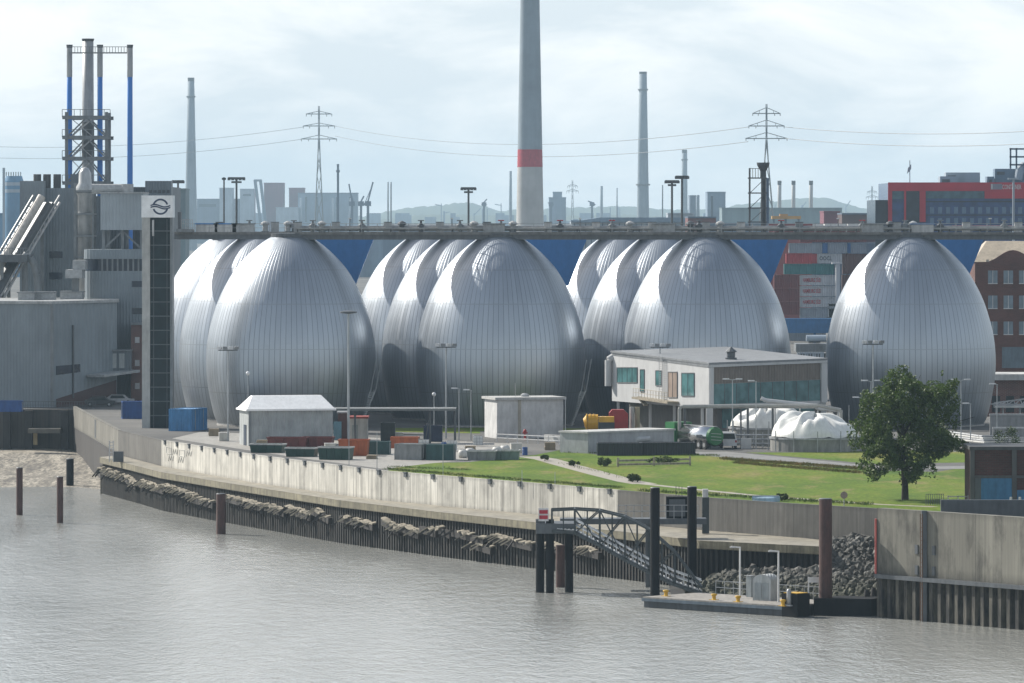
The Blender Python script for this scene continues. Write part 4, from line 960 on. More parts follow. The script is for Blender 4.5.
MB().bz(X(352,650),X(358,650),649.9,649.99,GZ,Z(425,650)).build('door', pm('door_grey',(0.3,0.33,0.34)), t)
# canopy
t = thing('canopy','long thin flat canopy on dark posts over the yard, right of the shed','canopy',(X(340,647),647,GZ))
MB().bz(X(330,646),X(456,646),645,650,Z(410.5,646),Z(408.3,646)).build('roof', pm('canopy_grey',(0.17,0.18,0.18)), t)
for k in (355,430,455): MB().tube((X(k,646),646.2,GZ),(X(k,646),646.2,Z(410.5,646)),.13,None,8).build('post', DARK, t)
MB().bar((X(425,646),646.4,GZ),(X(430,646),646.4,Z(412,646)),.12).build('brace', DARK, t)
# white flat-roofed block
p, a, c4 = rect(497,438.5,8.3,5.5,16); t = thing('service_block','small white flat-roofed block in front of the second egg','building',tuple(p)); hh = Z(400,p.y)-GZ
MB().prism([V2(q) for q in c4],GZ,GZ+hh).build('wall', pm('block_render',(0.58,0.58,0.57),grime=0.2), t)
MB().slab([rotz(p,a,q) for q in ((-.3,-.3,hh+.003),(8.6,-.3,hh+.003),(8.6,5.8,hh+.003),(-.3,5.8,hh+.003))],(0,0,.3)).build('roof', pm('roof_pale',(0.48,0.48,0.46)), t)
MB().slab([rotz(p,a,q) for q in ((2.6,-.01,0),(3.0,-.01,0),(3.0,-.01,hh),(2.6,-.01,hh))],rotz(Vector(),a,(0,-.03,0))).build('stain_panel', pm('panel_tan',(0.38,0.35,0.29)), t)
MB().tube(rotz(p,a,(3.0,2.5,hh+.3)),rotz(p,a,(3.0,2.5,hh+1.9)),.04,None,6).build('antenna', RAIL, t)
MB().lathe([(.5,0),(.5,.25),(.2,.4)],tuple(rotz(p,a,(4.2,2.5,hh+.303))),14).build('roof_vent', RAIL, t)
# white pipe barriers, low kerb fence
t = thing('barrier','low white pipe barrier across the yard between white block and bunker','barrier',tuple(G(545,444)))
m = MB()
for z_ in (.5,.95): m.bar(G(497,442)+Vector((0,0,z_)),G(580,446)+Vector((0,0,z_)),.1)
for k in range(9): q = G(497,442).lerp(G(580,446),k/8); m.bar(q,q+Vector((0,0,1.0)),.1)
m.build('rails', pm('white_lamp_paint',(0.66,0.66,0.65)), t)
for k,(a_,b_) in enumerate(((525,440),(568,442))):
    q = G(a_,b_); t = thing('hydrant',['red hydrant post in front of the white flat-roofed block','red hydrant post left of the bunker'][k],'hydrant',tuple(q)); r_ = pm('hydrant_red',(0.4,0.03,0.03))
    MB().lathe([(.14,0),(.14,.9),(.2,.95),(.2,1.15),(.08,1.3)],tuple(q),12).build('post', r_, t); MB().tube((q.x-.3,q.y,q.z+.85),(q.x+.3,q.y,q.z+.85),.08,None,8).build('outlet', r_, t)
# ------------------------------------------------------------------ control building
NC, LC, RC = Vector((X(709,645),645)), Vector((X(612,672),672)), Vector((X(826,663),663)); BC = LC+RC-NC
t = thing('control_building','white two-storey control building with a big teal glass side, in front of the third egg','building',(NC.x,NC.y,GZ))
WHT = pm('white_panels',(0.47,0.475,0.475),grime=0.12,var=0.07,scale=0.4)
zN,zL,zR = Z(364.5,645),Z(352.5,672),Z(360,663); zB = zL+zR-zN
dl = (LC-NC).normalized(); dr = (RC-NC).normalized(); nl = Vector((-dl.y,dl.x)); nl = nl if nl.y<0 else -nl; nr_ = Vector((dr.y,-dr.x)); nr_ = nr_ if nr_.y<0 else -nr_
def fl(px,py,o=0.0): q = on_plane(px,py,NC,LC); return Vector((q.x+nl.x*o,q.y+nl.y*o,q.z))
def fr_(px,py,o=0.0): q = on_plane(px,py,NC,RC); return Vector((q.x+nr_.x*o,q.y+nr_.y*o,q.z))
up = fl(613,401).z
ins = 2.2
gN, gL, gR, gB = NC+dl*ins+dr*.6, LC-dl*.6+dr*ins, RC-dr*.6+dl*.6, BC
MB().prism([V2(NC),V2(RC),V2(BC),V2(LC)], up, [zN,zR,zB,zL]).build('upper_storey', WHT, t)
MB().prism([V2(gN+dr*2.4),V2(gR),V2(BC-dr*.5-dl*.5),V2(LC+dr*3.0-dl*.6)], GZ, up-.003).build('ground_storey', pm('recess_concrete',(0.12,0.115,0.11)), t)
MB().slab([Vector((*(NC+Vector((0,-.25))),zN+.004)),Vector((*(RC+Vector((.25,0))),zR+.004)),Vector((*(BC+Vector((0,.2))),zB+.004)),Vector((*(LC+Vector((-.2,0))),zL+.004))],(0,0,.22)).build('roof', pm('roof_pale2',(0.22,0.23,0.24)), t)
MB().slab([fl(612.6,353.6,.003),fl(709,365.5,.003),fl(709,367.6,.003),fl(612.6,355.2,.003)],(nl.x*.05,nl.y*.05,0)).build('roof_edge_band', pm('trim_grey',(0.2,0.21,0.22)), t)
GLT = glassy('teal_glass',(0.07,0.16,0.165)); FRM = pm('frame_grey',(0.13,0.135,0.14))
def win(f, x0,x1,y0,y1, m, nm='window', bars=0, nrm=None):
    w_ = MB().slab([f(x0,y0,.004),f(x1,y0,.004),f(x1,y1,.004),f(x0,y1,.004)],(nrm.x*.05,nrm.y*.05,0)).build(nm, m, t)
    fm = MB(); c_ = [f(x0,y0,.05),f(x1,y0,.05),f(x1,y1,.05),f(x0,y1,.05)]
    for u_,v_ in zip(c_,c_[1:]+c_[:1]): fm.bar(u_,v_,.09)
    for k in range(bars): xx = x0+(x1-x0)*(k+1)/(bars+1); fm.bar(f(xx,y0,.05),f(xx,y1,.05),.08)
    fm.build('frame', FRM, w_); return w_
win(fl,617.5,637.5,367.5,382.5,GLT,bars=3,nrm=nl); win(fl,640.5,644.5,369.5,391.5,GLT,nrm=nl); win(fl,656,661.5,370.5,385.5,GLT,nrm=nl); win(fl,682,694.5,373,396,GLT,bars=1,nrm=nl)
win(fl,668.5,677.5,372,397.5,pm('brown_door',(0.26,0.20,0.16)),'door',1,nl)
m = MB()
for q in (661.8,665.2): m.bar(fl(q,356,.35),fl(q,399,.35),.05)
for k in range(22): m.bar(fl(661.8,357+k*1.9,.35),fl(665.2,357.3+k*1.9,.35),.04)
m.build('ladder', RAIL, t)
m = MB(); m.slab([fl(643,396.5,.05),fl(679,401.5,.05),fl(679,401.5,1.5),fl(643,396.5,1.5)],(0,0,-.25)); m.build('balcony', pm('balcony_tan',(0.33,0.29,0.22)), t)
m = MB()
for k in range(13):
    xx = 644+k*2.85; yy = 396.5+(xx-643)*.139; a_ = fl(xx,yy,1.42); m.bar(a_,a_+Vector((0,0,1.05)),.05)
for z_ in (.55,1.05): m.bar(fl(644,396.6,1.42)+Vector((0,0,z_)),fl(678.5,401.4,1.42)+Vector((0,0,z_)),.05)
m.build('balcony_railing', pm('rail_tan',(0.42,0.37,0.28)), t)
# escape stair down to the left of the balcony
m = MB(); m.bar(fl(645,397,.8),fl(652,405,.8),.5,.2); m.build('stair', pm('rail_tan',(0.42,0.37,0.28)), t)
for q in (616,648,672,700): MB().bar((*V2(fl(q,400,-.3)),GZ),(*V2(fl(q,400,-.3)),up-.004),.32).build('column', WHT, t)
MB().bar((*V2(NC+dl*.3+dr*.3),GZ),(*V2(NC+dl*.3+dr*.3),up-.004),.8).build('column', WHT, t)
MB().bar((*V2(RC-dr*.35+dl*.3),GZ),(*V2(RC-dr*.35+dl*.3),up-.004),.62).build('column', WHT, t)
for (x0,x1,cl_) in ((634,641,(0.05,0.10,0.12)),(655,661,(0.02,0.03,0.04)),(686,697,(0.05,0.09,0.12))):
    b0 = on_plane(x0,405,gN+dr*2.39,LC+dr*3.0-dl*.6-dr*.0); 
MB().slab([fr_(712.5,367.5,.003),fr_(820,362.8,.003),fr_(820,379.5,.003),fr_(712.5,384,.003)],(nr_.x*.04,nr_.y*.04,0)).build('upper_band', corr('brown_grey_cladding',(0.16,0.135,0.115),0.35,rough=0.6), t)
g_ = MB().slab([fr_(712.5,384.2,.003),fr_(820,379.7,.003),fr_(820,400.5,.003),fr_(712.5,404.5,.003)],(nr_.x*.03,nr_.y*.03,0)).build('glazing', glassy('teal_curtain_glass',(0.085,0.17,0.175),0.12), t)
m = MB()
for k in range(10): xx = 712.5+107.5*k/9; m.bar(fr_(xx,384.2-4.5*k/9,.045),fr_(xx,404.5-4*k/9,.045),.07)
m.build('mullion', FRM, g_)
for (a0,a1,b0,b1,nm,mm) in ((709,826,365.6,360.8,'top_frame',WHT),):
    MB().slab([fr_(a0,a0*0+364.8,.003),fr_(a1,360.2,.003),fr_(a1,362.6,.003),fr_(a0,367.3,.003)],(nr_.x*.22,nr_.y*.22,0)).build(nm, mm, t)
for (a0,a1) in ((709,712.3),(820.2,826)):
    y_ = lambda x_, s_: (s_-(x_-709)*.039)
    MB().slab([fr_(a0,y_(a0,367.6),.003),fr_(a1,y_(a1,367.6),.003),fr_(a1,y_(a1,406.5),.003),fr_(a0,y_(a0,406.5),.003)],(nr_.x*.22,nr_.y*.22,0)).build('side_frame', WHT, t)
# lower teal glazing band on the ground storey
gp0, gp1 = gN+dr*2.4, gR
def fg(px,py,o=0.0):
    q = on_plane(px,py,gp0,gp1); n_ = Vector(((gp1-gp0).y,-(gp1-gp0).x)).normalized(); return Vector((q.x+n_.x*o,q.y+n_.y*o,q.z))
MB().slab([fg(722,409,.004),fg(814,406,.004),fg(814,424,.004),fg(722,428,.004)],(0.02,-.06,0)).build('lower_glazing', GLT, t)
# white ventilation duct on the far end, roof equipment
dct = [Vector((*V2(fl(612,357,.5)),z_)) for z_ in (fl(612,386).z, fl(612,360).z)]
MB().path([dct[0],dct[1],dct[1]+Vector((.8,.3,.5))],.42,14).build('duct', WHT, t)
c0 = NC.lerp(BC,.35); t2 = thing('roof_vent','small dark roof cowl on top of the white control building','vent',(c0.x,c0.y,zN+.6))
cc = on_plane(731,350,NC+Vector((0,6)),RC+Vector((0,6)))
t2.location = (cc.x,cc.y,Z(357,cc.y))
MB().lathe([(.5,0),(.5,.6),(.75,.7),(.2,1.15),(.05,1.3)],(cc.x,cc.y,Z(357.5,cc.y)),10).build('cowl', DARK, t2)
MB().lathe([(.7,-.6),(.7,-.02)],(cc.x,cc.y,Z(357.5,cc.y)),10).build('base', DARK, t2)
# ------------------------------------------------------------------ bunker with dark containers, trucks
p0, p1 = G(588,453.5), G(682,450.5); d = (p1-p0); d.z = 0; ln = d.length; d.normalize(); a = math.atan2(d.y,d.x)
t = thing('bunker','long low pale concrete bunker behind the dark containers','bunker',tuple(p0)); hh = Z(433.5,p0.y)-GZ
MB().prism([V2(rotz(p0,a+.10,q)) for q in ((0,0,0),(ln,0,0),(ln,4.4,0),(-.2,4.4,0))],GZ,GZ+hh).build('wall', pm('bunker_grey',(0.36,0.37,0.38),grime=0.2), t)
MB().prism([V2(rotz(p0,a+.10,q)) for q in ((-.15,-.15,0),(ln+.1,-.15,0),(ln+.1,4.5,0),(-.35,4.5,0))],GZ+hh+.003,GZ+hh+.2).build('roof', pm('roof_pale',(0.48,0.48,0.46)), t)
q = rotz(p0,a+.1,(ln*.62,-.4,hh*.60)); MB().tube(q+Vector((-.9,0,0)),q+Vector((.7,0,.1)),.33,.28,12).build('vent_pipe', WHT, t); MB().tube(q+Vector((-.9,0,0)),q+Vector((-1.2,.0,-.7)),.33,None,12).build('vent_elbow', WHT, t)
NAVY = corr('navy_black_steel',(0.012,0.016,0.022),0.28,rough=0.45)
container(619,455.2,4.9,1.4,2.4,2,NAVY,'dark navy flat container in front of the bunker, left of its twin')
container(668,454.7,6.0,1.4,2.4,2,NAVY,'dark navy flat container in front of the bunker, right one, beside the tanker')
def wheel(par, c, r, w_, ax):
    ax = Vector(ax).normalized(); c = Vector(c)
    wb = MB().tube(c-ax*w_/2,c+ax*w_/2,r,None,18).build('wheel', pm('tyre',(0.018,0.018,0.018),rough=0.85), par)
    MB().tube(c-ax*(w_/2+.02),c+ax*(w_/2+.02),r*.5,None,12).build('rim', RAIL, wb)
# yellow suction truck with red tank box behind
o = Vector((X(583,642),642,GZ)); s_ = 642/F
YEL = pm('yellow_tank',(0.55,0.30,0.012),rough=0.35,grime=0.12); RED = pm('red_tank',(0.30,0.022,0.022),rough=0.4,grime=0.15)
t = thing('suction_truck','yellow suction truck with dark cab side, parked behind the bunker','truck',tuple(o))
zc = Z(422.5,642)
m = MB(); m.tube((X(588,642),642,zc),(X(598,642),642,zc),.95,None,20); m.lathe([(0.01,0),(.5,.05),(.95,.4)],(X(588,642)-.02,642,zc-.2),16) if False else None
m.build('drum', YEL, t)
for k in range(3): MB().tube((X(586+k*3.5,642),642,zc),(X(587.2+k*3.5,642),642,zc),1.02,None,20).build('drum_ring', YEL, t)
MB().tube((X(584,642),642,zc-.1),(X(588,642),642,zc),.55,.95,20).build('drum_end', YEL, t)
MB().bz(X(598.5,642),X(614,642),641,643,Z(422,642),Z(416.5,642)).build('hose_reel', YEL, t)
MB().bz(X(599,642),X(614.5,642),640.9,643,Z(433,642),Z(422,642)-.003).build('body', pm('dark_slate',(0.03,0.04,0.045)), t)
MB().bz(X(584,642),X(614,642),641.2,642.8,GZ+.75,GZ+1.0).build('chassis', DARK, t)
for a_ in (588,604,611): wheel(t,(X(a_,642),640.9,GZ+.5),.5,.35,(0,1,0)); wheel(t,(X(a_,642),643.1,GZ+.5),.5,.35,(0,1,0))
t = thing('tank_container','rounded dark red tank box standing between the yellow truck and the control building','tank',(X(617,648),648,GZ))
m = MB(); zz = Z(409.5,648); x0,x1 = X(609,648),X(628,648)
prof = [(x0,GZ+.4),(x1,GZ+.4),(x1,zz-.5),(x1-.5,zz),(x0+.35,zz),(x0,zz-.4)]
m.add([(a_,647,b_) for a_,b_ in prof]+[(a_,649.2,b_) for a_,b_ in prof],[tuple(range(6)),tuple(range(11,5,-1))]+[(i,6+i,6+(i+1)%6,(i+1)%6) for i in range(6)]); m.build('shell', RED, t)
for a_ in (611,626): MB().bz(X(a_-1,648),X(a_+1,648),647.2,649,GZ,GZ+.398).build('leg', DARK, t)
for k,a_ in enumerate((632,637.5)):
    t = thing('silo_pipe',['pale upright pipe stack beside the red tank box','tan upright pipe stack under the control building overhang'][k],'pipe',(X(a_,650),650,GZ))
    MB().tube((X(a_,650),650,GZ),(X(a_,650),650,Z(407,650)),.28,None,12).build('pipe', pm(['pipe_pale','pipe_tan'][k],[(0.4,0.4,0.37),(0.35,0.31,0.20)][k]), t); MB().tube((X(a_,650),650,GZ),(X(a_,650),650,GZ+.4),.42,None,12).build('flange', RAIL, t)
# tanker truck : chrome barrel, green end, pointing away to the left
GRN = pm('truck_green',(0.025,0.15,0.05),rough=0.4,grime=0.12)
E0 = Vector((X(716,628),628,Z(436.5,628))); ax = Vector((-0.46,0.89,0)); E1 = E0+ax*7.2
t = thing('tanker_truck','tanker truck with a polished silver barrel and green end plate, beside the dark containers','truck',(E0.x,E0.y,GZ))
MB().tube(E0+ax*.35,E1,1.08,None,28).build('barrel', pm('polished_steel',(0.66,0.67,0.68),rough=0.16,metal=1.0,grime=0.05,var=0.05), t, smooth=R(40))
MB().tube(E0,E0+ax*.348,1.0,1.12,28).build('end_plate', GRN, t)
MB().tube(E1+ax*.003,E1+ax*.25,1.12,1.0,28).build('front_plate', GRN, t)
sd = Vector((ax.y,-ax.x,0))
for z_ in (-.4,0,.4): MB().bar(E0-ax*.03+sd*(-.65)+Vector((0,0,z_*.9)),E0-ax*.03+sd*(.65)+Vector((0,0,z_*.9-.1)),.1,.05).build('white_mark', WHT, t)
MB().bar(E0+ax*.2+Vector((0,0,-1.2)),E1+ax*2.8+Vector((0,0,-1.2)),1.2,.25).build('chassis', DARK, t)
MB().bar(E0+ax*.1+Vector((0,0,1.12)),E1+Vector((0,0,1.12)),.5,.08).build('catwalk', RAIL, t)
C0 = E1+ax*1.6; m = MB().box((C0.x,C0.y,GZ+1.75),(2.3,2.2,2.3),math.atan2(ax.y,ax.x)-math.pi/2); m.build('cab', GRN, t)
q = C0+ax*1.12; MB().box((q.x,q.y,GZ+2.3),(2.0,.06,.9),math.atan2(ax.y,ax.x)-math.pi/2).build('windscreen', glassy('dark_glass',(0.02,0.03,0.035)), t)
for k in (.8,2.1,3.4,8.6):
    for s__ in (-1,1): wheel(t,(*V2(E0+ax*k+sd*s__*.95),GZ+.52),.52,.34,sd)
MB().bar(E0+ax*.15+sd*-1.0+Vector((0,0,-1.5)),E0+ax*.15+sd*1.0+Vector((0,0,-1.5)),.15,.3).build('bumper', DARK, t)
# parked white van right of the tanker
p = G(729,449); t = thing('parked_van','small white van parked right beside the silver tanker barrel','van',tuple(p)); s_ = p.y/F
pr = [(-.9,.35),(.9,.35),(.95,1.0),(.85,1.15),(.7,1.85),(-.7,1.85),(-.85,1.15),(-.95,1.0)]
MB().add([(p.x+a_,p.y,GZ+b_) for a_,b_ in pr]+[(p.x+a_,p.y+4.2,GZ+b_) for a_,b_ in pr],[tuple(range(8)),tuple(range(15,7,-1))]+[(i,8+i,8+(i+1)%8,(i+1)%8) for i in range(8)]).build('body', pm('van_white',(0.55,0.56,0.57),rough=0.3), t)
MB().slab([(p.x-.72,p.y-.01,GZ+1.15),(p.x+.72,p.y-.01,GZ+1.15),(p.x+.62,p.y-.01,GZ+1.75),(p.x-.62,p.y-.01,GZ+1.75)],(0,-.04,0)).build('rear_window', glassy('dark_glass',(0.02,0.03,0.035)), t)
for a_ in (-.8,.8):
    for b_ in (.8,3.3): wheel(t,(p.x+a_,p.y+b_,GZ+.35),.35,.22,(1,0,0))
    MB().bz(p.x+a_-.1,p.x+a_+.1,p.y-.05,p.y-.003,GZ+.75,GZ+1.0).build('tail_light', RED, t)
# pipe bridge
t = thing('pipe_bridge','grey pipe bridge on posts crossing in front of the control building','pipe bridge',(X(679,634),634,GZ)); yb = 634.0
PG = pm('pipe_bridge_grey',(0.33,0.33,0.31),grime=0.2)
MB().path([(X(679.5,yb),yb,GZ),(X(679.5,yb),yb,Z(409.5,yb)),(X(680.2,yb),yb,Z(407.3,yb)),(X(682.5,yb),yb,Z(406.3,yb)),(X(818,yb),yb,Z(405.5,yb)),(X(841,yb),yb,Z(410,yb)),(X(841,yb),yb,Z(420,yb))],.20,12).build('main_pipe', PG, t)
MB().bz(X(684,yb),X(818,yb),yb+.3,yb+1.0,Z(408.5,yb),Z(406.5,yb)).build('beam', RAIL, t)
MB().path([(X(741,yb),yb,GZ),(X(741,yb),yb+.6,Z(408.5,yb))],.11,8).build('post', DARK, t)
for k in (685,748,773): MB().tube((X(k,yb),yb+.6,GZ),(X(k,yb),yb+.6,Z(408.5,yb)),.14,None,8).build('post', DARK, t)
t = thing('white_pipe','thick white insulated pipe sloping down over the pipe bridge towards the gas holder','pipe',(X(762,637),637,Z(399,637)))
MB().path([(X(761,637),637,Z(398.2,637)),(X(766,637),637,Z(400.5,637)),(X(815,637),637,Z(406,637)),(X(818,637),637,Z(408.5,637)),(X(839,637),637,Z(410.5,637)),(X(839.5,637),637,GZ)],.24,12).build('pipe', WHT, t)
for a_ in (775,800,818): MB().tube((X(a_,637),637,GZ),(X(a_,637),637,Z(402+(a_-766)*.112,637)),.09,None,8).build('hanger', WHT, t)
# gas holders with slack white membrane on ring walls
MEMB = pm('white_membrane',(0.70,0.70,0.67),rough=0.45,grime=0.15,var=0.08)
def holder(pxc, Yc, rpx, zw, ztop, label, seed):
    r = rpx*Yc/F; c = (X(pxc,Yc),Yc,GZ); t = thing('gas_holder', label, 'tank', c)
    zr = Z(zw,Yc)-GZ
    MB().lathe([(r,0),(r,zr),(r-.3,zr),(r-.3,0)],c,64,cap=False).build('ring_wall', pm('ring_concrete',(0.25,0.25,0.235),grime=0.3), t)
    MB().lathe([(r+.12,zr+.003),(r+.12,zr+.2),(r-.4,zr+.2)],c,64,cap=False).build('rim', RAIL, t)
    random.seed(seed); ht = Z(ztop,Yc)-GZ-zr; n, k = 72, 14; vs = []; off = Vector((random.random()*9,random.random()*9,3))
    for j in range(k+1):
        q = j/k; rr = (r-.15)*math.cos(q*math.pi/2)**.75 if j<k else 0.02; zz = zr+.21+ht*math.sin(q*math.pi/2)**1.1
        for i in range(n):
            a_ = 2*math.pi*i/n; f_ = mn.noise(off+Vector((math.cos(a_)*1.7,math.sin(a_)*1.7,q*1.5)))*.5+mn.noise(off+Vector((math.cos(a_)*5,math.sin(a_)*5,q*3)))*.3
            vs.append((c[0]+rr*math.cos(a_),c[1]+rr*math.sin(a_),GZ+max(zr+.2,zz+f_*ht*(.25+.75*math.sin(q*math.pi*.9))*.9)))
    MB().add(vs,[(j*n+i,j*n+(i+1)%n,(j+1)*n+(i+1)%n,(j+1)*n+i) for j in range(k) for i in range(n)]).build('membrane', MEMB, t, smooth=True)
    for a_ in range(12):
        q = 2*math.pi*a_/12; MB().bar((c[0]+(r+.2)*math.cos(q),c[1]+(r+.2)*math.sin(q),GZ),(c[0]+(r+.2)*math.cos(q),c[1]+(r+.2)*math.sin(q),GZ+zr+1.0),.1).build('stanchion', RAIL, t)
    return t
holder(815,626,45,438.5,417,'front gas holder with a slack wrinkled white cover on a grey concrete ring',4)
holder(767,642,38,428.5,410,'rear gas holder with a white cover, partly hidden behind the front one',8)
# rails and boxes in front of the rear holder
t = thing('pipe_rack','low rack of grey pipes and valves between the tanker and the front gas holder','pipe rack',tuple(G(750,449)))
m = MB()
for z_ in (.5,1.0,1.5): m.tube(G(735,448)+Vector((0,0,z_)),G(772,448)+Vector((0,0,z_)),.1,None,8)
for k in range(5): q = G(735,448).lerp(G(772,448),k/4); m.bar(q,q+Vector((0,0,1.8)),.12)
m.build('pipes', RAIL, t)
q = G(746,448.5); MB().box((q.x,q.y-.3,GZ+.6),(1.2,.7,1.2)).build('valve_box', WHT, t)
t = thing('retaining_wall','pale low concrete wall left of the silver tanker, behind the barrier','wall',tuple(G(556,443)))
MB().bar(G(545,441)+Vector((0,0,.4)),G(582,443)+Vector((0,0,.4)),.3,.8).build('wall_panel', pm('roof_pale',(0.48,0.48,0.46)), t)
# blue bench at crest, round sign at crest
p = G(766,502); t = thing('boat_hull','small upturned light blue boat lying at the crest of the dark flood wall','boat',tuple(p)); s_ = p.y/F
m = MB(); n = 12; vs = []
for i in range(n+1):
    q = -1+2*i/n; w_ = .55*(1-abs(q)**2.4)+.03
    for (yy,zz) in ((-w_,.02),(-w_*.75,.35),(0,.55),(w_*.75,.35),(w_,.02)): vs.append((p.x+q*1.3,p.y+yy,GZ+zz+.02))
m.add(vs,[(i*5+j,(i+1)*5+j,(i+1)*5+j+1,i*5+j+1) for i in range(n) for j in range(4)]).build('hull', pm('boat_blue',(0.30,0.42,0.52)), t)
MB().bar((p.x-1.2,p.y,GZ+.58),(p.x+1.2,p.y,GZ+.58),.08,.08).build('keel', WHT, t)
p = G(844,506); t = thing('round_sign','small round sign on a short post at the wall crest, right of the brown pile','sign',tuple(p))
MB().tube((p.x,p.y,GZ),(p.x,p.y,GZ+.9),.05,None,8).build('post', RAIL, t); MB().tube((p.x,p.y-.06,GZ+1.0),(p.x,p.y-.02,GZ+1.0),.33,None,18).build('disc', pm('sign_grey_red',(0.30,0.22,0.20)), t)
# little fences on the lawn near the kiosk
t = thing('lawn_fence','low thin metal fence on the lawn right of the tree trunk','fence',tuple(G(935,504)))
m = MB()
for k in range(9): q = G(926+k*2.2,505); m.bar(q,q+Vector((0,0,1.0)),.05)
m.bar(G(926,505)+Vector((0,0,1)),G(944,505)+Vector((0,0,1)),.05); m.build('bars', DARK, t)
m = MB(); m.bar(G(948,504)+Vector((0,0,.7)),G(968,504)+Vector((0,0,.7)),.08); m.bar(G(948,504)+Vector((0,0,.35)),G(968,504)+Vector((0,0,.35)),.08)
for k in (948,958,968): m.bar(G(k,504),G(k,504)+Vector((0,0,.8)),.08)
m.build('rail_section', WHT, t)
# ------------------------------------------------------------------ brick and blue kiosk, right foreground
YK = 505.0; t = thing('kiosk','flat-roofed dark brick kiosk with a blue door panel at the right edge above the quay','kiosk',(X(971,YK),YK,GZ))
zk = Z(450,YK); x0 = X(971,YK); x1 = X(1060,YK)
MB().bz(x0,x1,YK,YK+7,GZ,zk).build('wall', brick('dark_brick',(0.085,0.028,0.024),(0.06,0.05,0.045)), t)
MB().bz(x0-.15,x1+.1,YK-.25,YK+7.2,zk+.003,Z(446.5,YK)).build('roof', pm('kiosk_roof',(0.07,0.07,0.072)), t)
FR2 = pm('kiosk_frame',(0.085,0.085,0.085))
for a_,b_ in ((970,974.5),(1012,1016.5)): MB().bz(X(a_,YK),X(b_,YK),YK-.16,YK-.003,GZ,zk).build('pillar', FR2, t)
MB().bz(X(974.6,YK),x1,YK-.12,YK-.003,Z(478,YK),Z(475.5,YK)).build('lintel', FR2, t)
MB().bz(X(981,YK),X(1011.8,YK),YK-.1,YK-.003,GZ,Z(478.2,YK)).build('blue_panel', pm('kiosk_blue',(0.045,0.16,0.30)), t)
MB().bz(X(1017,YK),X(1030,YK),YK-.1,YK-.003,GZ,Z(490,YK)).build('blue_panel', pm('kiosk_blue',(0.045,0.16,0.30)), t)
MB().bz(X(975,YK),X(980.8,YK),YK-.1,YK-.003,GZ,Z(478.2,YK)).build('dark_door', DARK, t)
# red-white barrier posts by the kiosk
for k,a_ in enumerate((1011,1020)):
    p = Vector((X(a_,500),500,GZ)); t = thing('marker_post',['short red marker post beside the kiosk, left one','short red marker post beside the kiosk, at the frame edge'][k],'post',tuple(p)); MB().tube(p,p+Vector((0,0,.75)),.1,None,8).build('post', RED, t); MB().tube(p+Vector((0,0,.753)),p+Vector((0,0,1.0)),.11,None,8).build('band', WHT, t)
# ------------------------------------------------------------------ pipes and low buildings right of the last egg
t = thing('low_building','low red-brick building with a pale flat roof edge at the right, beside the single egg','building',(X(985,735),735,GZ))
MB().bz(X(984,735),X(1075,735),735,744,GZ,Z(380,735)).build('wall', brick('red_brick',(0.16,0.05,0.038)), t)
MB().bz(X(982,735),X(1077,735),734,745,Z(380,735)+.003,Z(374,735)).build('roof', pm('roof_pale',(0.48,0.48,0.46)), t)
for k in range(3): MB().bz(X(992+k*14,735),X(1000+k*14,735),734.9,734.997,Z(412,735),Z(396,735)).build('window', glassy('dark_glass',(0.02,0.03,0.035)), t)
t = thing('truss_walkway','grey lattice truss walkway at the right edge, in front of the low brick building','walkway',(X(993,690),690,GZ))
m = MB(); T0,T1 = [Vector((X(a_,690),690,Z(b_,690))) for a_,b_ in ((994,403),(1060,394))]; B0,B1 = [Vector((X(a_,690),690,Z(b_,690))) for a_,b_ in ((991,404),(1060,405))]
m.bar(T0,T1,.15); m.bar(B0,B1,.15)
for k in range(10): m.bar(T0.lerp(T1,k/10),B0.lerp(B1,(k+.5)/10),.12); m.bar(B0.lerp(B1,(k+.5)/10),T0.lerp(T1,(k+1)/10),.12)
m.build('truss', RAIL, t)
MB().bz(X(994,690),X(1060,690),689,691,Z(407.5,690),Z(405.6,690)).build('walkway_deck', pm('roof_pale',(0.48,0.48,0.46)), t)
for a_ in (996,1003,1020): MB().tube((X(a_,690),690,GZ),(X(a_,690),690,Z(407.6,690)),.12,None,8).build('post', RAIL, t)
for k,(a0,a1,yt,Yw,lb_) in enumerate(((990,1060,415.5,668,'grey upper concrete wall at the right, below the lattice walkway'),(993,1060,429,640,'grey lower concrete wall at the right, nearest the kiosk roof'))):
    t = thing('retaining_wall',lb_,'wall',(X(a0,Yw),Yw,GZ)); MB().bz(X(a0,Yw),X(a1,Yw),Yw,Yw+.5,GZ,Z(yt,Yw)).build('wall_panel', pm('wall_mid_grey',(0.24,0.245,0.25),grime=0.25), t); MB().bz(X(a0,Yw)-.05,X(a1,Yw),Yw-.08,Yw+.58,Z(yt,Yw)+.003,Z(yt,Yw)+.2).build('coping', RAIL, t)
t = thing('pipe_run','bundle of pale ground pipes running right of the tree towards the kiosk','pipes',tuple(G(950,449)))
for k in range(4): MB().path([G(948,443)+Vector((0,k*.9,.5+.25*k)),G(985,447)+Vector((0,k*.9,.5+.2*k)),G(1040,446)+Vector((0,k*.9,.5+.2*k))],.13,8).build('pipe', RAIL if k%2 else pm('roof_pale',(0.48,0.48,0.46)), t)
for k in (952,968,984): q = G(k,444); MB().bz(q.x-.1,q.x+.1,q.y-.5,q.y+3.5,GZ,GZ+.9).build('trestle', DARK, t)
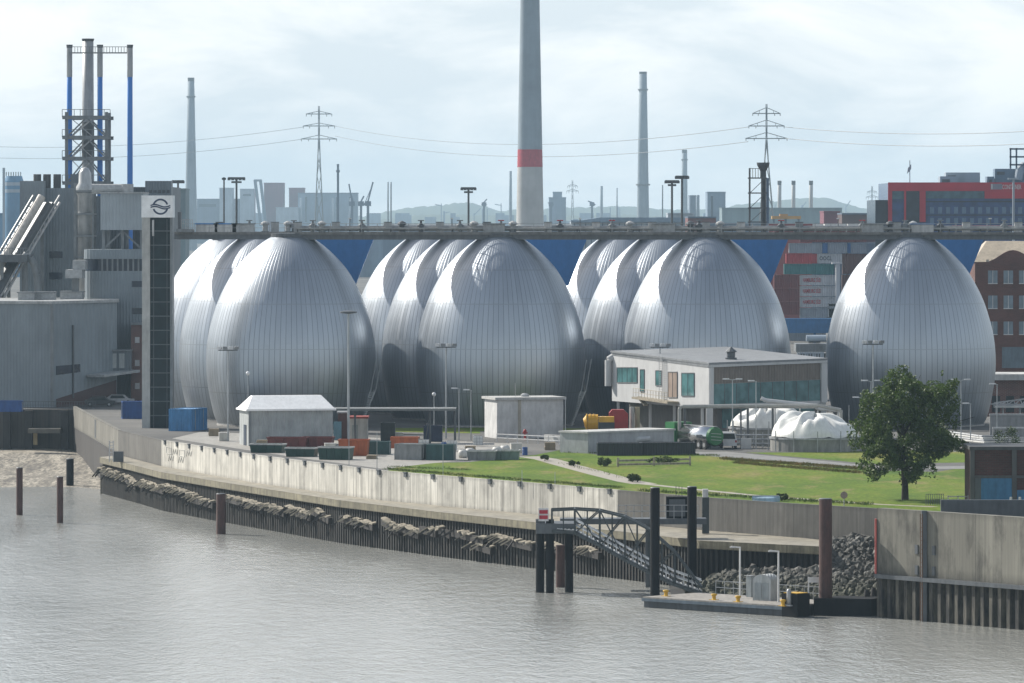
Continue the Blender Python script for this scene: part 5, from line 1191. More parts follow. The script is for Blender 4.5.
# ------------------------------------------------------------------ lamps
LP = pm('lamp_post_grey',(0.36,0.38,0.39),rough=0.45,metal=0.4,grime=0.1); LH = pm('lamp_head_white',(0.6,0.61,0.62),rough=0.35)
def lamp(px, yt, Y, label, kind='single', r=.07, side=1):
    zt = Z(yt,Y); t = thing('street_lamp', label, 'lamp', (X(px,Y),Y,GZ), 'lamp posts around the digesters')
    x = X(px,Y); MB().tube((x,Y,GZ),(x,Y,zt),r,r*.7,10).build('post', LP, t)
    if kind == 'single':
        MB().bar((x-.1*side,Y,zt),(x+.75*side,Y,zt+.1),.1,.08).build('arm', LP, t); MB().box((x+.55*side,Y,zt+.09),(.75,.3,.14)).build('lamp_head', LH, t)
    elif kind == 'double':
        for s in (-1,1): MB().bar((x,Y,zt),(x+.7*s,Y,zt+.12),.1,.08).build('arm', LP, t); MB().box((x+.75*s,Y,zt+.12),(.75,.3,.14)).build('lamp_head', LH, t)
    elif kind == 'ball':
        MB().lathe([(.03,-.26),(.2,-.16),(.26,0),(.2,.16),(.03,.26)],(x,Y,zt+.2),16).build('lamp_head', LH, t, smooth=True)
    elif kind == 'disc':
        MB().lathe([(.25,-.1),(1.0,0),(1.0,.18),(.2,.3)],(x,Y,zt),20).build('lamp_head', DARK, t)
    return t
def floodmast(px, yt, Y, label, n=4):
    zt = Z(yt,Y); x = X(px,Y); t = thing('floodlight_mast', label, 'floodlight mast', (x,Y,GZ), 'floodlight masts among the digesters')
    MB().tube((x,Y,GZ),(x,Y,zt-.2),.11,.08,10).build('post', LP, t)
    MB().bar((x-1.15,Y,zt-.15),(x+1.15,Y,zt-.15),.12).build('crossbar', DARK, t)
    for k in range(n):
        xx = x-1.0+2.0*k/(n-1); MB().box((xx,Y-.12,zt+.12),(.5,.45,.36),R(12*k-18)).build('floodlight', pm('floodlight_grey',(0.20,0.21,0.22),rough=0.4) if k%2 else LH, t)
floodmast(228,349,652,'floodlight mast at the left end of the white-roofed shed'); floodmast(446,346,660,'floodlight mast in front of the second egg, near the canopy end'); floodmast(660,346,667,'floodlight mast rising just behind the control building roof'); floodmast(873,343,640,'floodlight mast in front of the single egg, left of the tree')
lamp(348.5,313,640,'tall slim mast with a flat dark disc head right of the shed','disc',.16)
lamp(459,389,655,'single-arm street lamp, left of the pair in front of the second egg',side=-1); lamp(471,390.5,655,'single-arm street lamp, right of the pair in front of the second egg',side=-1)
lamp(434,396,668,'ball-headed lamp near the canopy end','ball'); lamp(248,375,662,'ball-headed lamp standing behind the shed roof','ball',.05)
lamp(732.5,380,632,'double-headed lamp in front of the big teal glass side, left one','double'); lamp(756,381.5,630,'single-arm lamp in front of the big teal glass side, right one',side=-1)
lamp(871,381.5,640,'double-headed lamp just left of the tree','double'); lamp(860.5,398,645,'short lamp left of the tree, near the gas holder',side=-1); lamp(961,380.5,640,'double-headed lamp right of the tree','double'); lamp(970.5,404,640,'short lamp right of the tree',side=-1); lamp(997,384.5,660,'slim lamp in front of the low brick building',side=-1)
lamp(543,391,672,'slim antenna mast behind the white flat-roofed block','none',.04); lamp(565.5,397,640,'slim post at the right corner of the white flat-roofed block','none',.05); lamp(849,405,642,'short plain post between gas holder and tree','none',.05)
for k,(a_,y0_,yb_) in enumerate(((349,430,470),(377,432,475),(443,437,480),(522,470,492),(555,472,494))):
    p = G(a_,yb_-4); lamp(a_,y0_,p.y+.6,['thin pole at the flood wall crest by the dark green skip','thin pole at the flood wall crest below the teal skip','thin pole at the flood wall crest in front of the teal container','thin pole at the flood wall crest above the mid lawn','thin pole at the flood wall crest left of the gangway'][k],'none',.035)
# steel stair tower legs beside the eggs (raking service stairs)
for c_ in range(2):
    x = EGGX[c_]; t = thing('egg_stair',['raking grey service stair on the right flank of the egg by the lift tower','raking grey service stair on the right flank of the egg behind the white block'][c_],'stair',(x+9.8,EY0-2,GZ))
    m = MB(); pts = [(x+8.8,EY0-3.0,GZ),(x+10.6,EY0-3,GZ+4.5),(x+11.3,EY0-2.5,GZ+8.5)]
    for q in (-.3,.3):
        pp = [Vector(p_)+Vector((q,0,0)) for p_ in pts]
        for u_,v_ in zip(pp,pp[1:]): m.bar(u_,v_,.12)
    for k in range(20): q = k/20; a_ = Vector(pts[0]).lerp(Vector(pts[1]),q); m.bar(a_+Vector((-.3,0,0)),a_+Vector((.3,0,0)),.1)
    m.build('flight', LP, t)
# ------------------------------------------------------------------ industrial plant on the left
CLAD = corr('plant_cladding',(0.205,0.24,0.265),0.45,rough=0.55,grime=0.14,scale=0.15)
CLADD = corr('plant_cladding_dark',(0.135,0.16,0.18),0.45,rough=0.55,grime=0.15,scale=0.15)
CLADP = corr('plant_cladding_pale',(0.32,0.36,0.385),0.5,rough=0.5,grime=0.1,scale=0.15)
PSTEEL = pm('plant_steel',(0.20,0.215,0.225),rough=0.5,metal=0.3)
ROOFP = pm('roof_felt_pale',(0.36,0.37,0.37),stretch=(1,1,1))
WINB = glassy('blue_black_glass',(0.015,0.025,0.045))
def bzp(x0,x1,Y,dep,y0,y1,z0=None): return MB().bz(X(x0,Y),X(x1,Y),Y,Y+dep,(GZ if z0 is None else z0) if y1 is None else Z(y1,Y),Z(y0,Y))
# front hall : corner towards the camera
Y1 = 772.0
t = thing('process_hall','big grey windowless hall at the left edge above the dark inlet quay','building',(X(52,Y1),Y1,GZ))
hp = [(X(-40,Y1),Y1+4),(X(52,Y1),Y1),(X(117,Y1+16),Y1+16),(X(117,Y1+16)-2,Y1+40),(X(-40,Y1),Y1+40)]
zt = Z(304,Y1)
MB().prism(hp,GZ,zt).build('wall', CLAD, t)
MB().prism([(hp[0][0]-.2,hp[0][1]-.25),(hp[1][0],hp[1][1]-.3),(hp[2][0]+.3,hp[2][1]-.1),(hp[3][0]+.3,hp[3][1]+.3),(hp[4][0]-.2,hp[4][1]+.3)],zt+.003,zt+.4).build('roof', ROOFP, t)
MB().bar((hp[1][0],hp[1][1]-.12,GZ),(hp[1][0],hp[1][1]-.12,zt),.4).build('corner_trim', PSTEEL, t)
PA, PB = Vector(hp[1]), Vector(hp[2]); pd = (PB-PA).normalized(); pn = Vector((pd.y,-pd.x))
def hf(px,py,o=0.0): q = on_plane(px,py,PA,PB); return Vector((q.x+pn.x*o,q.y+pn.y*o,q.z))
MB().slab([hf(56,366,.004),hf(80,364,.004),hf(80,372,.004),hf(56,375,.004)],(pn.x*.06,pn.y*.06,0)).build('window_band', WINB, t)
MB().slab([hf(56,399,.004),hf(116,380,.004),hf(116,404,.004),hf(56,408,.004)],(pn.x*.08,pn.y*.08,0)).build('loading_bay', pm('dark_red_bay',(0.06,0.022,0.022)), t)
MB().slab([hf(86,377,.1),hf(122,372,.1),hf(122,372,3.0),hf(86,377,3.0)],(0,0,.35)).build('bay_canopy', ROOFP, t)
MB().slab([hf(72,325,.004),hf(73,325,.004),hf(73,398,.004),hf(72,398,.004)],(pn.x*.2,pn.y*.2,0)).build('downpipe', DARK, t)
for k,(a_,b_,c_,d_,e_) in enumerate(((33,54,298,303,784),(60,82,295,301,792),(96,112,293,299,798),(18,34,299,304,782))):
    o = thing('roof_unit',['pale flat ventilation unit on the roof of the big left hall','pale flat duct on the roof of the left hall, middle one','small pipe cluster at the right end of the left hall roof','pale flat ventilation unit nearest the left edge on the hall roof'][k],'roof unit',(X(a_,e_),e_,zt+.4))
    MB().bz(X(a_,e_),X(b_,e_),e_,e_+4,zt+.403,zt+.403+(1.0 if k!=2 else 1.4)).build('casing', ROOFP if k!=2 else PSTEEL, o)
    MB().bz(X(a_,e_)-.15,X(b_,e_)+.15,e_-.15,e_+4.15,zt+1.41+(.4 if k==2 else 0),zt+1.55+(.4 if k==2 else 0)).build('lid', PSTEEL, o)
# glazed link bridge to the brick tower
t = thing('link_bridge','covered link bridge of translucent panels between the left hall and the brick tower','bridge',(X(76,788),788,Z(372,788)))
MB().bz(X(76,788),X(131,788),787,791,Z(371,788),Z(351,788)).build('gallery', CLADD, t)
for k in range(6): MB().bz(X(79+k*8,787),X(84.5+k*8,787),786.9,786.997,Z(368,787),Z(353.5,787)).build('panel', pm('translucent_panel',(0.36,0.39,0.39),rough=0.3), t)
MB().bz(X(75,788),X(132,788),786.7,791.3,Z(351,788)+.003,Z(349.6,788)).build('roof', PSTEEL, t)
t = thing('brick_tower','narrow red-brown brick stair tower beside the lift tower','tower',(X(131,790),790,GZ))
MB().bz(X(131,790),X(143.5,790),790,796,GZ,Z(325,790)).build('wall', brick('tower_brick',(0.15,0.042,0.034)), t)
MB().bz(X(130.5,790),X(144,790),789.7,796.3,Z(325,790)+.003,Z(323,790)).build('roof', PSTEEL, t)
for y_ in (339,362,385): MB().bz(X(135,790),X(139.5,790),789.9,789.997,Z(y_+4,790),Z(y_-2,790)).build('window', pm('light_steel',(0.5,0.5,0.5)), t)
# dark lower yard clutter between hall and tower
t = thing('parked_car','dark car parked under the link bridge by the brick tower','car',(X(100,775),775,GZ))
def car(t, x, y, c):
    z = GZ; pr = [(-2.1,.35),(2.1,.35),(2.15,.8),(1.3,.9),(.7,1.42),(-1.1,1.42),(-1.8,.95),(-2.1,.9)]
    MB().add([(x+a_,y-.85,z+b_) for a_,b_ in pr]+[(x+a_,y+.85,z+b_) for a_,b_ in pr],[tuple(range(8)),tuple(range(15,7,-1))]+[(i,8+i,8+(i+1)%8,(i+1)%8) for i in range(8)]).build('body', pm('car_'+c[0],c[1],rough=0.3), t)
    MB().slab([(x-1.2,y-.86,z+.95),(x+.95,y-.86,z+.95),(x+.6,y-.86,z+1.34),(x-1.0,y-.86,z+1.34)],(0,-.02,0)).build('side_window', MATS['dark_glass'], t)
    for a_ in (-1.35,1.35):
        for b_ in (-.8,.8): wheel(t,(x+a_,y+b_,z+.33),.33,.2,(0,1,0))
car(t, X(100,775), 775, ('dark',(0.03,0.035,0.04)))
t = thing('parked_car','silver car parked at the foot of the brick tower','car',(X(119,783),783,GZ)); car(t, X(119,783), 783, ('silver',(0.4,0.41,0.42)))
container(8,411.5,4.0,1.5,2.4,0,paint('deep_blue',(0.018,0.075,0.26)),'blue skip with a white plate at the head of the inlet, left edge')
t = thing('quay_railing','thin dark railing along the top of the dark inlet quay','railing',(X(0,763),763,GZ))
m = MB()
for k in range(30): x_ = X(20+k*2.6,763); m.bar((x_,763,GZ+.05),(x_,763,GZ+1.1),.05)
m.bar((X(20,763),763,GZ+1.1),(X(96,763),763,GZ+1.1),.06); m.bar((X(20,763),763,GZ+.6),(X(96,763),763,GZ+.6),.05); m.build('rails', DARK, t)
# tall boiler house behind
Y2 = 822.0
t = thing('boiler_house','tall plain grey boiler house behind the inclined conveyor','building',(X(46,Y2),Y2,GZ))
MB().bz(X(21,Y2),X(76,Y2),Y2,Y2+26,GZ,Z(188,Y2)).build('wall', CLAD, t)
MB().bz(X(21,Y2),X(45.5,Y2),Y2-2,Y2-.003,GZ,Z(181,Y2)).build('stair_block', CLAD, t)
MB().bz(X(75.9,Y2)+.003,X(100,Y2),Y2+3,Y2+24,GZ,Z(196,Y2)).build('side_block', CLADD, t)
for a_,b_,c_,d_ in ((49.5,62.5,251.5,258),(49.5,62,272.5,279)): MB().bz(X(a_,Y2),X(b_,Y2),Y2-.12,Y2-.003,Z(d_,Y2),Z(c_,Y2)).build('window', WINB, t)
MB().bz(X(20.6,Y2),X(76.3,Y2),Y2-2.1,Y2+26.3,Z(188,Y2)+.003 if False else Z(180.4,Y2)-.003,Z(180.2,Y2)) if False else None
for k,a_ in enumerate((37.3,47,57.2)):
    MB().tube((X(a_,Y2+4),Y2+4,Z(188.5,Y2)),(X(a_,Y2+4),Y2+4,Z(174,Y2)),3.9*Y2/F,None,18).build('exhaust_pipe', pm('dark_pipe',(0.085,0.09,0.095),rough=0.6), t)
MB().bz(X(70,Y2),X(78,Y2),Y2+1,Y2+6,Z(188,Y2)+.003,Z(174,Y2)).build('roof_plant', CLADD, t)
# inclined conveyors
def conveyor(a_, b_, Ya, Yb, label):
    A_, B_ = P(*a_,Ya), P(*b_,Yb); t = thing('conveyor', label, 'conveyor', tuple(A_)); d = (B_-A_).normalized(); s_ = Vector((1,0,0))
    MB().bar(A_+Vector((0,0,-.6)),B_+Vector((0,0,-.6)),3.3,.5).build('gallery_floor', DARK, t)
    MB().tube(A_+Vector((-.75,-.3,.35)),B_+Vector((-.75,-.3,.35)),.62,None,14).build('duct', pm('pale_duct',(0.56,0.52,0.47),grime=0.35,scale=1.0), t)
    for q,nm in ((-2.0,'left_rail'),(1.9,'right_rail')):
        m = MB(); m.bar(A_+s_*q+Vector((0,-.3,.55)),B_+s_*q+Vector((0,-.3,.55)),.22); m.bar(A_+s_*q+Vector((0,-.3,-.5)),B_+s_*q+Vector((0,-.3,-.5)),.3)
        n = int((B_-A_).length/1.1)
        for k in range(n): p = A_.lerp(B_,k/n)+s_*q+Vector((0,-.3,-.5)); m.bar(p,p+Vector((0,0,1.05)),.1)
        m.build(nm, pm('light_steel',(0.5,0.5,0.5)) if q>0 else PSTEEL, t)
    n = int((B_-A_).length/.8)
    for k in range(0,n,2): p = A_.lerp(B_,k/n)+Vector((.9,-.25,-.2)); MB().bar(p+s_*-.7,p+s_*.8,.16,.2).build('idler', DARK, t)
    for q in (.3,.85): p = A_.lerp(B_,q); MB().bar((p.x,p.y+.5,GZ),(p.x,p.y+.5,p.z-.8),.5).build('trestle', PSTEEL, t)
    return t
conveyor((13,256),(47,199),812,816,'upper inclined conveyor with a pale duct climbing the grey boiler house')
conveyor((-12,300),(12,256),806,810,'lower inclined conveyor with a pale duct at the left edge')
t = thing('transfer_station','dark junction platform where the two inclined conveyors meet','platform',(X(12,808),808,GZ))
MB().bz(X(-2,808),X(30,808),803,814,Z(262,808),Z(254.5,808)).build('platform', DARK, t)
m = MB()
for k in range(12): x_ = X(-1+k*2.7,803); m.bar((x_,803,Z(254.5,808)),(x_,803,Z(248,808)),.08)
m.bar((X(-1,803),803,Z(248,808)),(X(29,803),803,Z(248,808)),.1); m.build('railing', PSTEEL, t)
for a_ in (2,26): MB().bar((X(a_,808),808,GZ),(X(a_,808),808,Z(262,808)-.003),.5).build('column', PSTEEL, t)
t = thing('chute_pipe','curved grey chute pipe dropping from the conveyor junction to the hall roof','pipe',(X(38,806),806,Z(290,806)))
MB().path([P(24,256,806),P(30,258,806),P(34,264,806),P(37,275,806),P(39,296,806)],.55,12).build('pipe', PSTEEL, t)
# vessel in its frame
t = thing('scrubber_vessel','upright grey scrubber vessel with a domed head inside a steel frame','vessel',(X(85,812),812,GZ)); Yv = 812.0; rv = 7.2*Yv/F
MB().lathe([(rv,GZ),(rv,Z(196,Yv)),(rv*1.25,Z(193,Yv)),(rv*1.25,Z(187,Yv)),(rv*.9,Z(183,Yv)),(rv*.85,Z(173,Yv)),(rv*.5,Z(168.5,Yv)),(.05,Z(167,Yv))],(X(85,Yv),Yv,0),24).build('shell', pm('vessel_grey',(0.46,0.47,0.47),rough=0.4,metal=0.4), t, smooth=R(40))
for y_ in (192,214,236): MB().lathe([(rv*1.3,Z(y_,Yv)-.12),(rv*1.3,Z(y_,Yv)+.12)],(X(85,Yv),Yv,0),24).build('ring', PSTEEL, t)
t = thing('vessel_frame','grey steel frame with platforms around the upright scrubber vessel','steel frame',(X(85,Yv),Yv,GZ))
for a_ in (76,94):
    for b_ in (-2.2,2.2): MB().bar((X(a_,Yv),Yv+b_,GZ),(X(a_,Yv),Yv+b_,Z(183,Yv)),.3).build('column', PSTEEL, t)
for y_ in (191,214,236,257):
    m = MB(); 
    for b_ in (-2.2,2.2): m.bar((X(75,Yv),Yv+b_,Z(y_,Yv)),(X(95,Yv),Yv+b_,Z(y_,Yv)),.25)
    for a_ in (75.5,94.5): m.bar((X(a_,Yv),Yv-2.4,Z(y_,Yv)),(X(a_,Yv),Yv+2.4,Z(y_,Yv)),.25)
    m.build('platform', PSTEEL, t)
# lattice tower carrying the stacks
Yt = 832.0; xa,xb = X(66.5,Yt),X(106.5,Yt); ya,yb_ = Yt,Yt+6.0
t = thing('lattice_tower','grey steel lattice tower with three platforms around the thick stack','steel frame',(xa,ya,GZ))
for x_ in (xa,xb):
    for y_ in (ya,yb_): MB().bar((x_,y_,GZ),(x_,y_,Z(112,Yt)),.45).build('column', PSTEEL, t)
lv = [183,158.5,137.5,117.5]
for k,y_ in enumerate(lv):
    z_ = Z(y_,Yt); m = MB(); m.bar((xa-.6,ya-.4,z_),(xb+.6,ya-.4,z_),.3,.55); m.bar((xa-.6,yb_+.4,z_),(xb+.6,yb_+.4,z_),.3,.55); m.bar((xa,ya-.4,z_),(xa,yb_+.4,z_),.3,.5); m.bar((xb,ya-.4,z_),(xb,yb_+.4,z_),.3,.5); m.build('platform', PSTEEL, t)
    m = MB(); m.bar((xa-.6,ya-.6,z_+1.2),(xb+.6,ya-.6,z_+1.2),.09)
    for j in range(9): x_ = xa-.6+(xb-xa+1.2)*j/8; m.bar((x_,ya-.6,z_),(x_,ya-.6,z_+1.2),.09)
    m.build('railing', PSTEEL, t)
    if k < 3:
        z2 = Z(lv[k+1],Yt); xm = (xa+xb)/2
        m = MB()
        for y__ in (ya,yb_): m.bar((xa,y__,z_),(xm,y__,z2),.22); m.bar((xb,y__,z_),(xm,y__,z2),.22)
        m.build('bracing', PSTEEL, t)
        m = MB(); m.bar((xa+.4,ya+1.5,z_),(xa+4.0,ya+1.5,z2),.5,.2); m.bar((xa+4.0,ya+2.5,z_),(xa+.4,ya+2.5,z2),.18,.12); m.build('stair_flight', pm('light_steel',(0.5,0.5,0.5)), t)
def stack(px, ytop, ybot, wtop, wbot, Y, m, label, bands=(), rings=(), name='chimney', grp=None, cap=None, n=28):
    t = thing(name, label, 'chimney', (X(px,Y),Y,GZ), grp); x = X(px,Y); s_ = Y/F/2
    zt_, zb_ = Z(ytop,Y), GZ; yg = HY+F*(H-GZ)/Y
    def rad(y_): return (wtop+(wbot-wtop)*(y_-ytop)/(ybot-ytop))*s_ if y_ < ybot else wbot*s_
    cuts = [ytop]+sorted(c for b_ in bands for c in b_[:2])+[min(ybot,yg),]
    MB().lathe([(rad(y_),Z(y_,Y)) for y_ in reversed([ytop,(ytop+ybot)/2,ybot])]+[(rad(ytop)*.75,Z(ytop,Y)),(rad(ytop)*.75,Z(ytop,Y)-2)] if ybot>=yg-1 else [(wbot*s_,GZ)]+[(rad(y_),Z(y_,Y)) for y_ in reversed([ytop,(ytop+ybot)/2,ybot])]+[(rad(ytop)*.75,Z(ytop,Y)),(rad(ytop)*.75,Z(ytop,Y)-2)],(x,Y,0),n,cap=False).build('shaft', m, t, smooth=R(30))
    for (y0,y1,mm,nm) in bands: MB().lathe([(rad(y1)+.04,Z(y1,Y)),(rad(y0)+.04,Z(y0,Y))],(x,Y,0),n,cap=False).build(nm, mm, t, smooth=R(30))
    for y_ in rings: MB().lathe([(rad(y_)+.02,Z(y_,Y)-.5),(rad(y_)*1.28,Z(y_,Y)-.3),(rad(y_)*1.28,Z(y_,Y)+.9),(rad(y_)*1.22,Z(y_,Y)+.9),(rad(y_)*1.2,Z(y_,Y))],(x,Y,0),n,cap=False).build('platform_ring', PSTEEL, t)
    if cap: MB().lathe([(rad(ytop)+.05,Z(ytop+cap,Y)),(rad(ytop)+.12,Z(ytop-.3,Y)),(rad(ytop)*.7,Z(ytop-.3,Y))],(x,Y,0),n,cap=False).build('cap', DARK, t)
    return t
GST = pm('stack_grey',(0.34,0.355,0.365),rough=0.5,metal=0.2,grime=0.12); BST = pm('stack_blue',(0.04,0.19,0.55),rough=0.4,grime=0.08,var=0.06); DST = pm('stack_sleeve',(0.10,0.11,0.115),rough=0.6)
stack(88,39,190,11,12.5,836,GST,'thick grey steel stack in the middle of the lattice tower',bands=((122,160,DST,'dark_sleeve'),),cap=2)
for k,(px_,yb0,lb) in enumerate(((69.5,190,'left slender stack, grey above and blue below, beside the thick grey stack'),(100,190,'middle slender stack, grey above and blue below, right against the thick grey stack'),(130,184,'right-hand slender stack, grey above and blue below, standing alone'))):
    stack(px_,45,yb0,5.0,5.6,834 if k<2 else 828,BST,lb,bands=((45,77,GST,'grey_top'),),grp='slender blue stacks',cap=3)
t = thing('stack_walkway','thin railed walkway joining the tops of the slender blue stacks','walkway',(X(69,831),831,Z(53,831)))
MB().bz(X(69,831),X(130.5,831),830.1,831.2,Z(53.5,831),Z(52.4,831)).build('deck', PSTEEL, t)
m = MB(); m.bar((X(69,830),830.1,Z(47,831)),(X(130,830),830.1,Z(47,831)),.09)
for k in range(22): x_ = X(69+k*2.9,830); m.bar((x_,830.1,Z(52.5,831)),(x_,830.1,Z(47,831)),.08)
m.build('railing', PSTEEL, t)
# cladded box on legs, buildings behind
t = thing('filter_house','smooth pale grey cladded box on steel legs right of the scrubber vessel','building',(X(100,800),800,GZ))
MB().bz(X(100.5,800),X(143,800),800,812,Z(230,800),Z(193.5,800)).build('wall', CLADP, t)
MB().bz(X(100,800),X(143.5,800),799.7,812.3,Z(193.5,800)+.003,Z(192,800)).build('roof', ROOFP, t)
for a_ in (103,122,141):
    for b_ in (801,811): MB().bar((X(a_,800),b_,GZ),(X(a_,800),b_,Z(230,800)-.003),.4).build('leg', PSTEEL, t)
MB().bar((X(103,800),801,Z(249,800)),(X(122,800),801,Z(231,800)),.25).build('brace', PSTEEL, t); MB().bar((X(141,800),801,Z(249,800)),(X(122,800),801,Z(231,800)),.25).build('brace', PSTEEL, t)
t = thing('duct_run','fat pale horizontal duct on top of the cladded filter box','duct',(X(95,803),803,Z(190,803)))
MB().tube((X(92,803),803,Z(189,803)),(X(130,803),803,Z(189,803)),.75,None,14).build('duct', ROOFP, t); MB().tube((X(127,803),803,Z(192.3,803)),(X(127,803),803,Z(184,803)),.95,None,14).build('elbow', ROOFP, t)
t = thing('plant_building','dark grey plant building behind the filter box and the lift tower','building',(X(106,840),840,GZ))
MB().bz(X(104,840),X(172,840),840,862,GZ,Z(187,840)).build('wall', CLADD, t)
MB().bz(X(146,838),X(172,838),836,839.9,GZ,Z(181,838)).build('stair_block', CLAD, t)
for k in range(5): q = X(150+k*4.4,838); MB().bz(q,q+.45,835.9,835.997,Z(193,838),Z(190,838)).build('window', DARK, t)
t = thing('switch_house','mid grey block with a dark window strip and a rounded corner, below the filter box','building',(X(83,792),792,GZ))
n = 10; Yc = 796; rc = X(100,Yc)-X(83.5,Yc)
poly = [(X(100,Yc)-rc*math.cos(a_*math.pi/2/n),Yc+rc*(1-math.sin(a_*math.pi/2/n))) for a_ in range(n+1)]+[(X(143.5,Yc),Yc),(X(143.5,Yc),Yc+15),(X(83.5,Yc),Yc+15)]
MB().prism(poly,GZ,Z(271,Yc)).build('wall', CLAD, t)
MB().prism([(a_,b_+.4) for a_,b_ in poly],Z(271,Yc)+.003,Z(259,Yc)).build('window_strip', WINB, t)
MB().prism([(a_-.1,b_-.1) for a_,b_ in poly],Z(259,Yc)+.003,Z(249.5,Yc)).build('parapet', CLAD, t)
for k in range(8): MB().bar((X(102+k*5.2,Yc),Yc+.25,Z(271,Yc)),(X(102+k*5.2,Yc),Yc+.25,Z(259,Yc)),.25).build('mullion', PSTEEL, t)
for y_ in (282,309): MB().bz(X(132,Yc),X(142.5,Yc),Yc-.1,Yc-.003,Z(y_+5,Yc),Z(y_-1,Yc)).build('window', WINB, t)
t = thing('roof_cabin','stack of two pale boxes on the shoulder of the rounded grey block','cabin',(X(68,794),794,Z(278,794)))
MB().bz(X(67.5,794),X(84,794),790,796,Z(278,794),Z(269.5,794)).build('lower_box', ROOFP, t); MB().bz(X(74.5,794),X(87,794),790.5,795.5,Z(269.5,794)+.003,Z(260,794)).build('upper_box', ROOFP, t)
MB().bar((X(76,794),793,GZ),(X(76,794),793,Z(278,794)-.003),1.0).build('support', PSTEEL, t)
# ------------------------------------------------------------------ lift tower with emblem
Yl = 694.0
t = thing('lift_tower','tall dark-glazed lift tower with a white emblem box on top, left of the eggs','tower',(X(142,Yl),Yl,GZ))
zs, zb = Z(195.5,Yl), Z(217.5,Yl)
MB().bz(X(142,Yl),X(150,Yl),Yl,Yl+3.6,GZ,zb-.003).build('concrete_fin', pm('fin_concrete',(0.42,0.42,0.40),grime=0.2), t)
MB().bz(X(150,Yl)+.003,X(170,Yl),Yl+.35,Yl+3.6,GZ,zb-.003).build('glazed_shaft', glassy('shaft_glass',(0.010,0.020,0.024),0.15), t); MATS['shaft_glass'].node_tree.nodes['Principled BSDF'].inputs['Specular IOR Level'].default_value = 0.15
MB().bz(X(170,Yl)+.003,X(172.5,Yl),Yl+.1,Yl+3.6,GZ,zb-.003).build('edge_profile', PSTEEL, t)
for k in range(14): y_ = 231+k*14.2; MB().bz(X(150.2,Yl),X(169.8,Yl),Yl+.27,Yl+.347,Z(y_+.5,Yl),Z(y_-.5,Yl)).build('transom', pm('transom_grey',(0.10,0.12,0.125)), t)
for x_ in (153.5,166.8): MB().bz(X(x_-.3,Yl),X(x_+.3,Yl),Yl+.28,Yl+.347,GZ,Z(219,Yl)).build('mullion', DARK, t)
MB().bz(X(152,Yl),X(154,Yl),Yl+.15,Yl+.27,Z(236,Yl),Z(220,Yl)).build('light_strip', pm('light_steel',(0.5,0.5,0.5)), t)
bx = MB().bz(X(141.5,Yl),X(172.8,Yl),Yl-.12,Yl+4.0,zb,zs).build('emblem_box', pm('emblem_white',(0.80,0.81,0.81),grime=0.08), t)
cx, cz, r0 = X(160.5,Yl), Z(206.7,Yl), 7.9*Yl/F
INK = pm('emblem_ink',(0.03,0.05,0.10),grime=0.05)
m = MB()
for (a0,a1) in ((18,162),(198,342)):
    n = 24; vs = []
    for k in range(n+1):
        a_ = R(a0+(a1-a0)*k/n)
        for rr in (r0*.80,r0*1.02): vs.append((cx+rr*math.cos(a_),Yl-.15,cz+rr*math.sin(a_)))
    m.add(vs,[(2*k,2*k+2,2*k+3,2*k+1) for k in range(n)])
for k0 in (.11,-.11):
    n = 22; vs = []
    for k in range(n+1):
        u_ = -1.25+2.5*k/n; w_ = math.sin(u_*2.5+ (0.2))*-.13*r0*1.2
        for dz in (-.075,.075): vs.append((cx+u_*r0,Yl-.16,cz+w_+(k0+dz)*r0*1.1))
    m.add(vs,[(2*k,2*k+2,2*k+3,2*k+1) for k in range(n)])
m.build('emblem', INK, bx)
t = thing('bridge_stair_head','small grey railed stair head joining the lift tower and the operating bridge','platform',(X(174,703),703,DZ1))
MB().bz(X(173,703),X(189,703),710,715,DZ1+.004,DZ1+.4).build('landing', PSTEEL, t)
MB().bz(X(174.5,704),X(177.5,704),711,713,DZ1+.404,DZ1+2.6).build('door_box', DARK, t)
m = MB()
for k in range(7): x_ = X(178+k*1.8,702); m.bar((x_,710.1,DZ1+.4),(x_,710.1,DZ1+1.6),.07)
m.bar((X(178,702),710.1,DZ1+1.6),(X(188.8,702),710.1,DZ1+1.6),.08); m.build('railing', RAIL, t)
